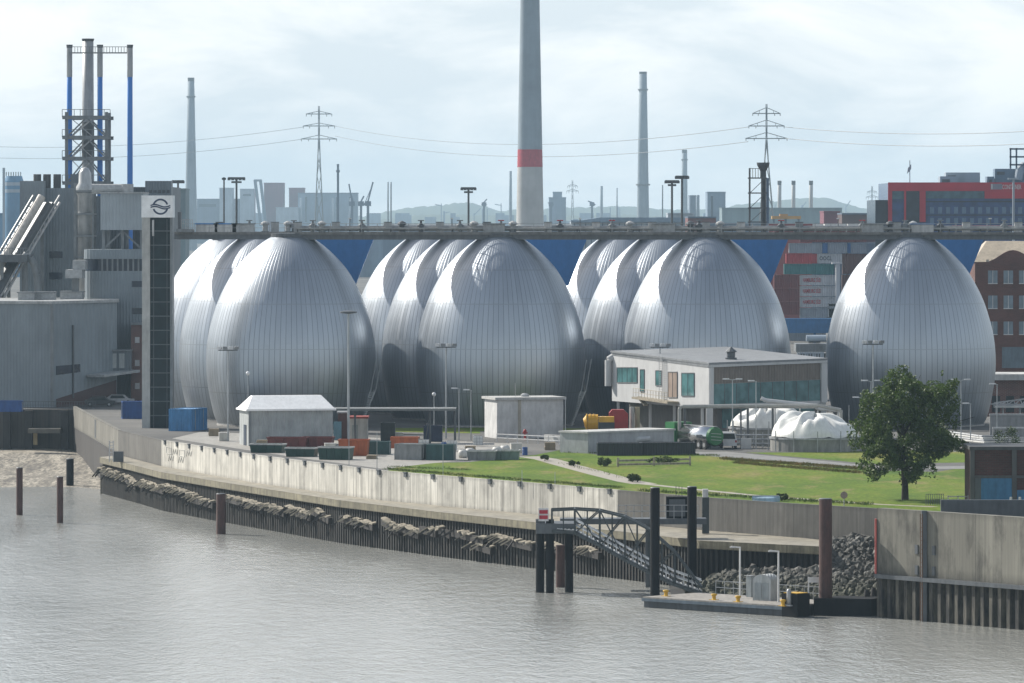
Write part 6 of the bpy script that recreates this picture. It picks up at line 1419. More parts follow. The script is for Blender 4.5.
# equipment standing on the operating bridge
random.seed(31)
pipes = MB(); 
t = thing('pipe_manifold','long runs of grey gas pipes on supports along the top of the operating bridge','pipes',(X(296,EY0),EY0-1,DZ1))
for k,(yy,zz,r_,mm) in enumerate(((-.75,.45,.16,'pipe_bridge_grey'),(-.4,.7,.12,'galvanised_rail'),(.0,.35,.2,'roof_felt_pale'))):
    MB().tube((X(296,EY0),EY0+yy,DZ1+zz),(X(1060,EY0),EY0+yy,DZ1+zz),r_,None,8).build('pipe', MATS[mm], t)
for k in range(25): x_ = X(298+k*31,EY0); MB().bar((x_,EY0-.9,DZ1+.2),(x_,EY0+.2,DZ1+.2),.12,.36).build('support', DARK, t)
def valve(px, kind, label, k):
    x = X(px,EY0); y = EY0-.35 if px > 294 else EY0+9.1; z = DZ1
    t = thing(['gas_valve','control_cabinet','equipment_hut','walkway_light','vent_cowl'][kind],label,['valve','cabinet','hut','lamp','vent'][kind],(x,y,z),['valves on the operating bridge','cabinets on the operating bridge','huts on the operating bridge','short lights on the operating bridge','vent cowls on the operating bridge'][kind])
    if kind == 0: MB().lathe([(.3,0),(.3,.5),(.5,.55),(.5,.9),(.2,1.1),(.12,1.5)],(x,y,z),12).build('body', DARK if k%2 else PSTEEL, t); MB().tube((x-.4,y,z+1.5),(x+.4,y,z+1.5),.07,None,8).build('handwheel', pm('hydrant_red',(0.4,0.03,0.03)) if k%3==0 else PSTEEL, t)
    elif kind == 1: MB().bz(x-.5,x+.5,y-.3,y+.3,z,z+1.25).build('body', [ROOFP,PSTEEL,MATS['cabin_white']][k%3], t); MB().bz(x-.56,x+.56,y-.36,y+.36,z+1.253,z+1.33).build('lid', DARK, t)
    elif kind == 2: MB().bz(x-1.4,x+1.4,y-.8,y+.9,z,z+1.0).build('wall', [MATS['cabin_white'],ROOFP][k%2], t); MB().bz(x-1.55,x+1.55,y-.95,y+1.05,z+1.003,z+1.15).build('roof', [BLUE,PSTEEL][k%2], t)
    elif kind == 3: MB().tube((x,y,z),(x,y,z+1.7),.06,None,8).build('post', DARK, t); MB().box((x,y-.1,z+1.75),(.35,.5,.14)).build('lamp_head', LH, t)
    else: MB().lathe([(.35,0),(.35,.9),(.6,1.0),(.5,1.25),(.1,1.45)],(x,y,z),12).build('cowl', ROOFP if k%2 else DARK, t); MB().lathe([(.5,0),(.5,.12)],(x,y,z),12).build('flange', PSTEEL, t)
spots = [(203,2),(216,1),(222,2),(240,2),(246,0),(262,4),(272,1),(285,4),(291,0),(298,1),(313,0),(322,4),(336,1),(350,3),(362,0),(388,1),(402,4),(421,0),(440,1),(452,3),(460,0),(474,4),(487,1),(494,2),(501,0),(513,4),(548,1),(560,0),(580,3),(596,1),(612,0),(630,4),(652,1),(664,2),(690,4),(699,0),(706,1),(720,4),(741,1),(781,0),(799,1),(838,3),(862,0),(872,2),(890,4),(897,1),(905,0),(913,4),(922,2),(940,0),(966,1),(990,3),(1004,0),(1018,1)]
marks = {x:n for x,n in ((203,'left end of the operating bridge, by the lift tower'),)}
KN = ['gas valve','cabinet','low hut','short walkway light','vent cowl']; seen = {}
def where(px):
    segs = ((250,'between the lift tower and the first egg'),(330,'above the first egg'),(400,'between the first and second eggs'),(460,'above the eggs behind the second one'),(540,'above the second egg, near the huge chimney'),(640,'between the second and third eggs'),(760,'above the third egg'),(850,'in the wide gap before the single egg'),(960,'above the single egg'),(2000,'right of the single egg'))
    for lim,s_ in segs:
        if px < lim: return s_
plan = {}
for px_,kd in spots: plan.setdefault((kd,where(px_)),[]).append(px_)
for k,(px_,kd) in enumerate(spots):
    g_ = plan[(kd,where(px_))]; i = g_.index(px_); pre = '' if len(g_)==1 else (['left ','right '] if len(g_)==2 else ['left ','middle ','right '])[i]
    col = '' 
    valve(px_,kd,pre+KN[kd]+' on the operating bridge '+where(px_),k)
# lattice mast with flared head on the bridge
Yq = 760.0; t = thing('lattice_mast','open lattice tower with platforms and a dark flared head right of the third egg','tower',(X(758,Yq),Yq,GZ))
xa,xb = X(750,Yq),X(765.5,Yq)
for x_ in (xa,xb):
    for y_ in (Yq,Yq+2.2): MB().bar((x_,y_,GZ),(x_,y_,Z(168 if x_==xa else 178,Yq)),.16).build('column', pm('mast_grey',(0.11,0.115,0.12)), t)
for y_ in (178,193,208,222): 
    m = MB(); m.bar((xa-.2,Yq-.1,Z(y_,Yq)),(xb+.2,Yq-.1,Z(y_,Yq)),.16); m.bar((xa-.2,Yq+2.3,Z(y_,Yq)),(xb+.2,Yq+2.3,Z(y_,Yq)),.16); m.bar((xa,Yq-.1,Z(y_,Yq)),(xa,Yq+2.3,Z(y_,Yq)),.16); m.bar((xb,Yq-.1,Z(y_,Yq)),(xb,Yq+2.3,Z(y_,Yq)),.16); m.build('platform', MATS['mast_grey'], t)
m = MB()
for k in range(4): a_,b_ = [(222,208),(208,193),(193,178),(238,222)][k]; m.bar((xa,Yq,Z(a_,Yq)),(xb,Yq,Z(b_,Yq)),.09)
m.build('bracing', MATS['mast_grey'], t)
m = MB(); m.bar((xa,Yq-.1,Z(168.5,Yq)),(X(761,Yq),Yq-.1,Z(168.5,Yq)),.08)
for k in range(5): x_ = X(750+k*2.7,Yq); m.bar((x_,Yq-.1,Z(178,Yq)),(x_,Yq-.1,Z(168.5,Yq)),.08)
m.build('railing', MATS['mast_grey'], t)
MB().lathe([(.42,Z(178,Yq)),(.42,Z(171,Yq)),(.85,Z(165,Yq)),(.9,Z(162.5,Yq)),(.6,Z(162.5,Yq))],(X(763.5,Yq),Yq+1,0),16).build('flared_head', DARK, t)
MB().tube((X(763.5,Yq),Yq+1,GZ),(X(763.5,Yq),Yq+1,Z(178,Yq)-.003),.3,None,10).build('riser', MATS['mast_grey'], t)
MB().bz(X(766.5,Yq),X(769,Yq),Yq,Yq+1,GZ,Z(178,Yq)).build('side_duct', pm('blue_grey_duct',(0.12,0.17,0.24)), t)
# ------------------------------------------------------------------ distant harbour
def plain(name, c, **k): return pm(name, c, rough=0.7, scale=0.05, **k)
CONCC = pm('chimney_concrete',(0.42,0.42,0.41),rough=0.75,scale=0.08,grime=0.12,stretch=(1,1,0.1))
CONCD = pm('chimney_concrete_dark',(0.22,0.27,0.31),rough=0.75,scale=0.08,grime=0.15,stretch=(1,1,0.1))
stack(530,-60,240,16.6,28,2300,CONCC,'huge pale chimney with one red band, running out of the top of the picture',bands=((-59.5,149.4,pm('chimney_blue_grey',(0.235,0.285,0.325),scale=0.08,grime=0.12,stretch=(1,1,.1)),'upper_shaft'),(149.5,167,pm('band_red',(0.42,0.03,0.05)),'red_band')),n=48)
stack(191,78,226,6.5,12.5,5000,CONCD,'tall grey-blue chimney with a ring platform right of the slender stacks',rings=(97,),cap=4)
stack(643,72,226,7.5,12.5,4600,CONCD,'tall grey-blue chimney right of the huge banded chimney',rings=(90,185),cap=2)
stack(684.5,150,226,5.2,6.5,6000,CONCD,'shorter slate chimney right of the tall grey-blue one',rings=(160,),cap=3)
stack(510.5,171,226,2.6,3.4,6000,CONCD,'thin slate chimney just left of the huge banded chimney')
for k,(px_,w_) in enumerate(((779.5,3.8),(793.5,3.8),(811,3.8))): stack(px_,181,226,w_,w_,3600,CONCC,['left one of three equal short chimneys with dark tops','middle one of three equal short chimneys with dark tops','right one of three equal short chimneys with dark tops'][k],grp='three equal short chimneys',cap=4,n=16)
stack(601.5,186,226,2.6,3.2,6500,CONCD,'thin far chimney between the banded and the grey-blue chimneys')
stack(388,182,226,1.4,1.6,3600,CONCD,'left one of a far pair of thin poles right of the crane',grp='far thin poles',n=8); stack(391,182,226,1.4,1.6,3600,CONCD,'right one of a far pair of thin poles right of the crane',grp='far thin poles',n=8)
stack(617,188,226,1.2,1.4,5200,CONCD,'hair-thin far chimney left of the tall grey-blue chimney',n=8)
stack(698,195,226,3,3.4,4600,CONCD,'stubby far chimney left of the pale blue far block')
stack(662.5,185,226,1.3,1.3,2600,CONCD,'thin far pole right beside the tall grey-blue chimney',n=8)
# pylons
PYL = pm('pylon_steel',(0.16,0.17,0.175),rough=0.5,metal=0.2)
def pylon(px, ytop, ybase, Y, arms, wb, label, th):
    x = X(px,Y); s_ = Y/F; t = thing('power_pylon', label, 'pylon', (x,Y,GZ), 'lattice power pylons')
    zt = Z(ytop,Y); za = Z(arms[-1][0]+12,Y); m = MB(); wt = 1.1*s_
    lv = [GZ]+[GZ+(zt-GZ)*q for q in (.2,.38,.53,.66,.78,.88,1.0)]
    def hw(z): return wt*.5+(wb*s_*.5-wt*.5)*max(0,(1-(z-GZ)/(zt-GZ)*1.35))
    for sx_ in (-1,1):
        for sy_ in (-1,1):
            for a_,b_ in zip(lv,lv[1:]): m.bar((x+sx_*hw(a_),Y+sy_*hw(a_),a_),(x+sx_*hw(b_),Y+sy_*hw(b_),b_),th)
    for a_,b_ in zip(lv,lv[1:]):
        for sy_ in (-1,1): m.bar((x-hw(a_),Y+sy_*hw(a_),a_),(x+hw(b_),Y+sy_*hw(b_),b_),th*.6); m.bar((x+hw(a_),Y+sy_*hw(a_),a_),(x-hw(b_),Y+sy_*hw(b_),b_),th*.6)
    m.build('mast', PYL, t)
    for (ya,half,up) in arms:
        z = Z(ya,Y); h = half*s_; m = MB(); m.bar((x-h,Y,z),(x+h,Y,z),th*1.3)
        for sx_ in (-1,1): m.bar((x+sx_*h,Y,z),(x,Y,z+up*s_),th*.9); m.bar((x+sx_*h*.5,Y,z),(x+sx_*h*.5,Y,z+up*s_*.5),th*.6)
        m.build('cross_arm', PYL, t)
        for q in (-1,-.6,.6,1): MB().tube((x+q*h*.98,Y,z),(x+q*h*.98,Y,z-2.4*s_),th*.5,None,6).build('insulator', PYL, t)
    return t
A1 = ((114,13,3),(126,16,3),(139,18,4)); A2 = ((113.5,14,6),(126,18,6),(138.5,21,6))
pylon(319,106,236,4400,A1,11,'hazy lattice pylon above the power station at the left',.55)
pylon(766.5,104,236,3000,A2,22,'nearer lattice pylon above the open lattice tower at the right',.42)
pylon(572.5,180,226,7000,((186,5,2),(191,6,2)),4,'tiny far pylon right of the huge banded chimney',.5)
pylon(872,186,226,7000,((192,5,2),(197,6,2)),4,'tiny far pylon just left of the red office building',.5)
def wires(pa, pb, sag, label, ys):
    t = thing('power_line', label, 'power line', tuple(pa), 'overhead power lines')
    for k,dz in enumerate(ys):
        pts = []
        for i in range(25):
            q = i/24; p = Vector(pa).lerp(Vector(pb),q); pts.append(p+Vector((0,0,dz-sag*4*q*(1-q))))
        cu = MB().path(pts,.17,5).build('wire', PYL, t)
P1a,P1b = P(319,127,4400),P(766.5,127,3000); sL = 3400/F; sR = 2300/F
wires(P(335,126,4400),P(748,127,3000),12,'two sagging wire bundles strung between the two big pylons',(0,-8.0))
wires(P(785,127,3000),P(1120,124,2600),4.2,'two wire bundles running from the right pylon out of the picture',(0,-6.2))
wires(P(303,127,4400),P(-160,134,4900),14,'two wire bundles running from the left pylon out to the left',(0,-9.6))
# power station blocks
def block(name, label, px0, px1, yt, Y, m, dep=40, roof=None, cat='building', wins=None, grp=None):
    t = thing(name, label, cat, (X((px0+px1)/2,Y),Y,GZ), grp)
    zt = Z(yt,Y); MB().bz(X(px0,Y),X(px1,Y),Y,Y+dep,GZ,zt).build('wall', m, t)
    MB().bz(X(px0-.3,Y),X(px1+.3,Y),Y-.8,Y+dep+.8,zt+.003,zt+max(.5,.8*Y/F)).build('roof', roof or m, t)
    if wins:
        for (a_,b_,c_,d_) in wins: MB().bz(X(a_,Y),X(b_,Y),Y-.3,Y-.004,Z(d_,Y),Z(c_,Y)).build('window_band', MATS['blue_black_glass'], t)
    return t
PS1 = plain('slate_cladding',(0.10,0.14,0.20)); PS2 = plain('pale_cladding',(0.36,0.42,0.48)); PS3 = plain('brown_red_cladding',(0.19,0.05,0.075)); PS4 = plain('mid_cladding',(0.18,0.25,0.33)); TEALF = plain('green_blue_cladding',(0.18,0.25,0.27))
YP = 6600.0
block('power_station_block','long low slate block at the left end of the far power station',197,250,199.5,YP,PS1,wins=((199,216,204,207),))
block('power_station_block','narrow pale tower of the far power station, behind the T-shaped mast',219.5,232.5,188.5,YP-60,PS2)
block('power_station_block','second pale tower of the far power station, right of the T-shaped mast',240,254,189.5,YP-60,PS2,wins=((243,251,194,196),))
block('power_station_block','tall brown-red boiler block of the far power station',264,283.5,183.5,YP-40,PS3)
block('power_station_block','smaller brown-red block of the far power station',289,304,188.5,YP-40,PS3)
block('power_station_block','low pale block in front of the brown-red boiler blocks',276,298,208,YP-120,PS2)
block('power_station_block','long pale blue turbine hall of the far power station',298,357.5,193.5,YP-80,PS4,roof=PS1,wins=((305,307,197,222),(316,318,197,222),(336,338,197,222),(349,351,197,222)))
for k in range(3):
    px_ = [301,333,346][k]; t = thing('pipe_tower',['pale pipe riser at the left end of the turbine hall','pale pipe riser at the middle of the turbine hall','leaning pale pipe riser at the right of the turbine hall'][k],'pipe',(X(px_,YP-90),YP-90,GZ))
    MB().tube((X(px_,YP-90),YP-90,GZ),(X(px_+[0,0,5][k],YP-90),YP-90,Z(198,YP-90)),1.3,None,10).build('riser', PS2, t); MB().tube((X(px_,YP-90),YP-90,GZ),(X(px_,YP-90),YP-90,GZ+4),2.2,None,10).build('base', PS1, t)
t = thing('conveyor_bridge','steep leaning pair of dark conveyor bridges left of the brown-red boiler block','conveyor',(X(262,YP-100),YP-100,GZ))
for a_ in (0,5.5): MB().bar(P(261+a_*.9,226,YP-100),P(255+a_,180,YP-100),3.0,3.5).build('gallery', PS1, t)
MB().bar(P(254,180.5,YP-100),P(262,180.5,YP-100),3.4,2.5).build('head_house', PS1, t)
t = thing('flare_mast','slim dark lattice mast with a knobbed head above the turbine hall','mast',(X(338,3300),3300,GZ)); 
MB().bar((X(338,3300),3300,GZ),(X(338,3300),3300,Z(164,3300)),1.3).build('mast', PS1, t)
for y_,w_ in ((165,2.2),(171,3.6),(176,2.2)): MB().bz(X(338-w_/2,3300),X(338+w_/2,3300),3298.6,3301.4,Z(y_+1.2,3300),Z(y_-.8,3300)).build('platform', PS1, t)
def crane(px, yt, Y, lean, label):
    t = thing('harbour_crane', label, 'crane', (X(px,Y),Y,GZ), 'distant harbour cranes'); b_ = P(px,224,Y); h_ = P(px,206,Y)
    MB().bar((b_.x,b_.y,GZ),h_,1.8).build('pedestal', PS1, t); MB().bz(h_.x-2.2,h_.x+2.2,h_.y-2,h_.y+2,h_.z,h_.z+3.5).build('cab', PS1, t)
    MB().bar(h_+Vector((0,0,3.4)),P(px+lean,yt,Y),1.1).build('jib', PS1, t); MB().bar(h_+Vector((0,0,3.4)),P(px-lean*.8,205,Y),1.4).build('counter_jib', PS1, t); MB().bar(P(px-lean*.8,205,Y),P(px+lean*.55,yt+7,Y),.5).build('tie', PS1, t)
crane(368,182,4000,5,'far slewing crane with a steep jib, right of the turbine hall'); crane(361,196,4100,3,'small far crane at the right end of the turbine hall'); crane(352,184,4200,-3,'far crane with a pale jib above the turbine hall roof'); crane(551,203,5200,-3,'tiny far crane right of the huge banded chimney'); crane(592,201,5200,-4,'tiny far crane near the long low shed'); crane(484,199,5200,3,'tiny far crane left of the huge banded chimney')
# mid-distance
block('tower_block','pale blue far block with a stepped top right of the huge banded chimney',549,566,198,5600,PS4,dep=60); block('tower_block','small roof storey on the stepped far block',553,562,192.5,5610,PS4,dep=40)
block('tower_block','pale blue far block right of the slate chimney',707.5,725.5,192.5,3800,PS4,wins=((711,713,196,220),))
block('tower_block','small dark far block left of the three equal chimneys',690,696,196,4600,PS1)
t = block('low_shed','long low far shed with a pale roof, behind the bridge right of the huge chimney',571,690,221.5,2100,PS2,dep=50,roof=PS4)
Y_ = 2095; MB().add([P(571,222,Y_),P(600,217.5,Y_),P(690,217.5,Y_),P(690,222,Y_)]+[p+Vector((0,45,0)) for p in (P(571,222,Y_),P(600,217.5,Y_),P(690,217.5,Y_),P(690,222,Y_))],[(0,1,2,3),(7,6,5,4),(0,4,5,1),(1,5,6,2),(2,6,7,3),(3,7,4,0)]).build('gable', PS4, t)
for k in range(20): MB().bz(X(574+k*5.6,2100),X(575+k*5.6,2100),2099.6,2099.99,GZ,Z(223,2100)).build('wall_post', PS1, t)
block('low_shed','long low slate far shed in front of the hill, behind the three equal chimneys',722,842,208.5,3200,TEALF,dep=40)
block('low_shed','dark red-brown far shed right of the T-shaped mast pair',688,716,218,1900,plain('rust_cladding',(0.17,0.055,0.05)),dep=30,roof=PS1)
block('low_shed','pale low far shed behind the dark red-brown one',668,694,214,2400,PS2,dep=30)
block('low_shed','small brown far shed left of another by the red office building',824,840,212.5,1900,PS3,dep=25); block('low_shed','wide dark brown far shed beside the red office building',842,874,214.5,1850,plain('dark_brown_cladding',(0.10,0.055,0.05)),dep=25,roof=PS1)
block('low_shed','row of low slate sheds behind the bridge at the lattice tower',700,765,224.5,1700,PS4,dep=25)
t = thing('loading_gantry','yellow-orange loading gantry below the three equal chimneys','gantry',(X(785,2000),2000,GZ)); OY = plain('gantry_yellow',(0.55,0.30,0.07))
MB().bz(X(772,2000),X(801,2000),2000,2006,Z(219,2000),Z(216,2000)).build('beam', OY, t)
for a_ in (774,786,799): MB().bar((X(a_,2000),2003,GZ),(X(a_,2000),2003,Z(219,2000)-.003),.8).build('leg', PS4, t)
MB().bz(X(780,2000),X(788,2000),2001,2005,Z(216,2000)+.003,Z(214,2000)).build('trolley', OY, t)
for k,(a_,b_) in enumerate(((812,823),(825,846),(848,870))):
    block('white_roof_hall',['short bright white roofed hall behind the bridge, leftmost of a row','bright white roofed hall behind the bridge, middle of a row','bright white roofed hall behind the bridge, nearest the red office building'][k],a_,b_,226,1500,PS1,dep=30,roof=plain('bright_white_roof',(0.72,0.72,0.70)),grp='white roofed halls')
block('low_shed','long red container-coloured shed behind the bridge left of the white roofs',766,812,225.5,1480,plain('shed_red',(0.24,0.045,0.045)),dep=20,roof=plain('shed_red',(0.24,0.045,0.045)))
for k,(a_,b_,c_) in enumerate(((383,437,'left one'),(440,500,'middle one'),(545,572,'right one, beside the huge chimney'))): block('white_roof_hall','long pale far warehouse low behind the bridge, '+c_,a_,b_,225.5,2000,PS4,dep=30,roof=plain('bright_white_roof',(0.72,0.72,0.70)),grp='long pale far warehouses')
block('low_shed','pale blue far hall seen in the gaps between egg tops',300,700,233,2600,PS4,dep=60,roof=PS2)
# silos at the left edge
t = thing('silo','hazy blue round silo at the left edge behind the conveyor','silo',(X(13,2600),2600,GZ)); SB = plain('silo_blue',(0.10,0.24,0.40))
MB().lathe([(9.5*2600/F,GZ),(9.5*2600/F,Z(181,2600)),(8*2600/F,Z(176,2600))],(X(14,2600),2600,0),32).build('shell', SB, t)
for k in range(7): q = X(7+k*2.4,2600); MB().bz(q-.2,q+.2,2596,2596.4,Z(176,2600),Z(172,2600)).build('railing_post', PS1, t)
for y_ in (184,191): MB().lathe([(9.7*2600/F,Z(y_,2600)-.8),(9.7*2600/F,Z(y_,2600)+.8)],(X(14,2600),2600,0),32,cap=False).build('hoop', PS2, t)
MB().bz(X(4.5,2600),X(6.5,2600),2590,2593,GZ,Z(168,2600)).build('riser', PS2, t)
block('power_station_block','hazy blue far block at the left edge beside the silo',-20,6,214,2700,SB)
block('tower_block','pale blue block between the lift tower and the tall ringed chimney',173,185.5,190,1700,TEALF,dep=20)
# railway-yard masts
def tmast(px, yt, Y, label, w_=11, both=True):
    x = X(px,Y); zt = Z(yt,Y); s_ = Y/F; t = thing('yard_light_mast', label, 'light mast', (x,Y,GZ), 'T-shaped yard light masts'); MG = pm('mast_dark',(0.07,0.072,0.075))
    MB().tube((x,Y,GZ),(x,Y,zt),.30,.24,8).build('post', MG, t)
    MB().bz(x-w_/2*s_,x+w_/2*s_,Y-.3,Y+.3,zt-.3,zt+.2).build('crossbar', MG, t)
    if both: MB().bz(x-w_*.3*s_,x+w_*.3*s_,Y-.25,Y+.25,Z(yt+4,Y)-.25,Z(yt+4,Y)+.2).build('lower_crossbar', MG, t)
    for k in range(5): xx = x+(k-2)*w_/4.6*s_; MB().bz(xx-.35,xx+.35,Y-.5,Y-.31,zt-.55,zt+.05).build('floodlight', MG, t)
tmast(236.5,178,1300,'T-shaped yard light mast in front of the far power station',17); tmast(468.5,188,1300,'T-shaped yard light mast left of the huge banded chimney',15); tmast(672,181,1250,'left one of a pair of yard light masts right of the grey-blue chimney',14); tmast(682,176.5,1200,'right taller one of a pair of yard light masts',13,False); tmast(178,181,1300,'yard light mast just right of the lift tower head',12,False); tmast(224,178,1600,'plain thin yard mast left of the T-shaped one',2,False)
# red office building with blue glazing
YR = 1150.0
t = thing('office_building','wide red-framed office building with blue glazing behind the single egg','building',(X(950,YR),YR,GZ))
RDF = pm('office_red',(0.40,0.028,0.05),rough=0.5,grime=0.12,scale=0.1); BLG = glassy('office_blue_glass',(0.02,0.05,0.14),0.12); DBG = glassy('office_dark_glass',(0.012,0.02,0.035),0.12)
MB().bz(X(888,YR),X(1075,YR),YR,YR+30,GZ,Z(183,YR)).build('glazed_body', BLG, t)
MB().bz(X(875.5,YR),X(888,YR)-.003,YR+.5,YR+28,GZ,Z(200,YR)).build('side_wing', DBG, t)
def rb(a_,b_,c_,d_,nm,mm,o=.35): return MB().bz(X(a_,YR),X(b_,YR),YR-o,YR-.004,Z(d_,YR),Z(c_,YR)).build(nm,mm,t)
rb(888,1075,182.4,191,'red_cornice',RDF); rb(984.5,1075,191.1,198.5,'red_fascia',RDF); rb(888,892,191.1,226,'red_pier',RDF); rb(904,906,191.1,226,'red_pier',RDF); rb(919.5,925.5,191.1,222,'red_pier',RDF)
rb(906.1,919.4,191.1,226,'stair_glass',DBG,.2); rb(926,984.4,191.2,198.4,'blue_green_band',glassy('office_teal_glass',(0.04,0.09,0.12)),.2)
rb(892.1,903.9,191.2,199,'upper_glass',glassy('office_teal_glass',(0.04,0.09,0.12)),.2)
for k in range(13): rb(930+k*8,934+k*8,207,213.5,'window',pm('window_pale_blue',(0.10,0.17,0.26),rough=0.2),.1)
for k in range(13): rb(930+k*8,934+k*8,218,223.5,'window',pm('window_pale_blue',(0.10,0.17,0.26),rough=0.2),.1)
rb(925.6,1075,201,202.2,'floor_band',DBG,.12); rb(925.6,1075,214.6,215.6,'floor_band',DBG,.12)
rb(952,1075,225.5,231,'red_plinth',RDF,.3)
lettering('CONTAINER', 1.35, (X(1011.5,YR),YR-.40,Z(187.2,YR)), (1,0), pm('sign_white',(0.6,0.6,0.6)), t, width=19*YR/F, bold=.015)
rb(990.5,1002,183.8,189.5,'sign_panel',pm('sign_grey',(0.22,0.22,0.27)),.42)
rb(991,992.3,183.9,189.4,'sign_bar',pm('sign_white',(0.6,0.6,0.6)),.5)
for k,(a_,b_,yt,yb0,m_,lb) in enumerate(((943,961,176,183,PS2,'long low pale roof unit on the red office building'),(950,984.5,172,182,PS2,'taller white roof unit with dark louvres on the red office building'),(993,1000,176,183,PS4,'small grey roof unit right of the white one'),(1002,1040,168,183,PS4,'large slate roof plant at the right edge of the office roof'))):
    o = thing('roof_unit',lb,'roof unit',(X(a_,YR+8),YR+8+k*3,Z(182.4,YR)))
    MB().bz(X(a_,YR),X(b_,YR),YR+8+k*3,YR+13+k*3,Z(182.4,YR)+.01,Z(yt,YR)).build('casing', m_, o); MB().bz(X(a_+2,YR),X(a_+min(10,(b_-a_)*.7),YR),YR+7.9+k*3,YR+7.997+k*3,Z(yt+6,YR),Z(yt+3,YR)).build('louvre', DARK, o)
t = thing('roof_mast_frame','open lattice frame with ducts above the office roof at the right edge','steel frame',(X(1020,YR+10),YR+10,Z(168,YR)))
for a_ in (1017,1023,1032): MB().bar((X(a_,YR),YR+15,Z(168,YR)),(X(a_,YR),YR+15,Z(147,YR)),.35).build('column', PS1, t)
for y_ in (148,156,164): MB().bar((X(1016,YR),YR+15,Z(y_,YR)),(X(1033,YR),YR+15,Z(y_,YR)),.35).build('beam', PS1, t)
MB().path([P(1018,180,YR+16),P(1020,170,YR+16),P(1025,164,YR+16),P(1035,163,YR+16)],.9,10).build('duct', PS2, t)
t = thing('flagpole','thin flagpole with a small flag on the left part of the red office roof','flagpole',(X(911,YR+5),YR+5,Z(183,YR)))
MB().tube((X(911.5,YR),YR+5,Z(182.4,YR)),(X(911.5,YR),YR+5,Z(160,YR)),.1,None,6).build('pole', PS2, t); MB().slab([P(911.2,164,YR+5),P(911.2,169,YR+5),P(907,174,YR+5),P(908,168,YR+5)],(0,.05,0)).build('flag', pm('flag_grey',(0.3,0.3,0.35)), t)
t = thing('light_pole','tall white lamp pole in front of the red office building','lamp',(X(1013.5,1000),1000,GZ))
MB().tube((X(1013.5,1000),1000,GZ),(X(1013.5,1000),1000,Z(178,1000)),.28,.2,8).build('post', PS2, t); MB().bz(X(1008,1000),X(1018,1000),999.6,1000.4,Z(179.5,1000),Z(178,1000)).build('lamp_head', PS2, t)
# brick warehouse beside the single egg
YB = 830.0
t = thing('brick_warehouse','dark red brick warehouse with a curved gable and tan roof, right of the single egg','building',(X(1010,YB),YB,GZ))
xb0,xb1 = X(975,YB),X(1090,YB); zg = Z(262,YB)
BRK = brick('warehouse_brick',(0.125,0.036,0.028),(0.13,0.09,0.075))
MB().bz(xb0,xb1,YB,YB+18,GZ,zg).build('wall', BRK, t)
n = 16; gx = [X(985+56*k/n,YB) for k in range(n+1)]; gz = [zg+(1.0-math.cos(2*math.pi*k/n))*1.5/2*1.2 for k in range(n+1)]
MB().add([(a_,YB-.15,zg-.5) for a_ in gx]+[(a_,YB-.15,b_) for a_,b_ in zip(gx,gz)]+[(a_,YB+.4,zg-.5) for a_ in gx]+[(a_,YB+.4,b_) for a_,b_ in zip(gx,gz)],[(k,k+1,n+2+k,n+1+k) for k in range(n)]+[(3*(n+1)+k,3*(n+1)+k+1,2*(n+1)+k+1,2*(n+1)+k) for k in range(n)]+[(n+1+k,n+2+k,3*(n+1)+k+1,3*(n+1)+k) for k in range(n)]).build('gable', BRK, t)
zr = Z(241,YB+9); MB().add([(xb0-.3,YB-.1,zg+.01),(xb1+.3,YB-.1,zg+.01),(xb1+.3,YB+18.1,zg+.01),(xb0-.3,YB+18.1,zg+.01),(X(986,YB+9),YB+8,zr),(xb1,YB+8,zr),(xb1,YB+10,zr),(X(986,YB+9),YB+10,zr)],[(0,1,5,4),(1,2,6,5),(2,3,7,6),(3,0,4,7),(4,5,6,7)]).build('roof', pm('tan_roof',(0.38,0.32,0.24),stretch=(1,1,1)), t)
for k in range(10): q = X(986+k*5.2,YB); MB().bz(q,q+.42,YB-.13,YB-.004,Z(264,YB),Z(259.5,YB)).build('frieze_panel', pm('cream_panel',(0.42,0.38,0.31)), t)
for yy in (277,302,328):
    for a_ in (988,1003.5,1019): 
        w_ = MB().bz(X(a_,YB),X(a_+9.5,YB),YB-.06,YB-.004,Z(yy+6.5,YB),Z(yy-6.5,YB)).build('window', pm('window_pane',(0.16,0.21,0.25),rough=0.15), t)
        m = MB(); m.bz(X(a_,YB),X(a_+9.5,YB),YB-.12,YB-.063,Z(yy+7,YB),Z(yy+6,YB)); m.bz(X(a_+4.4,YB),X(a_+5.1,YB),YB-.12,YB-.063,Z(yy+6,YB),Z(yy-6.5,YB)); m.build('frame', pm('light_steel',(0.5,0.5,0.5)), w_)
MB().bz(X(1002,YB),X(1024,YB),YB-.06,YB-.004,Z(368,YB),Z(347,YB)).build('loading_door', pm('door_blue_grey',(0.12,0.16,0.19)), t)
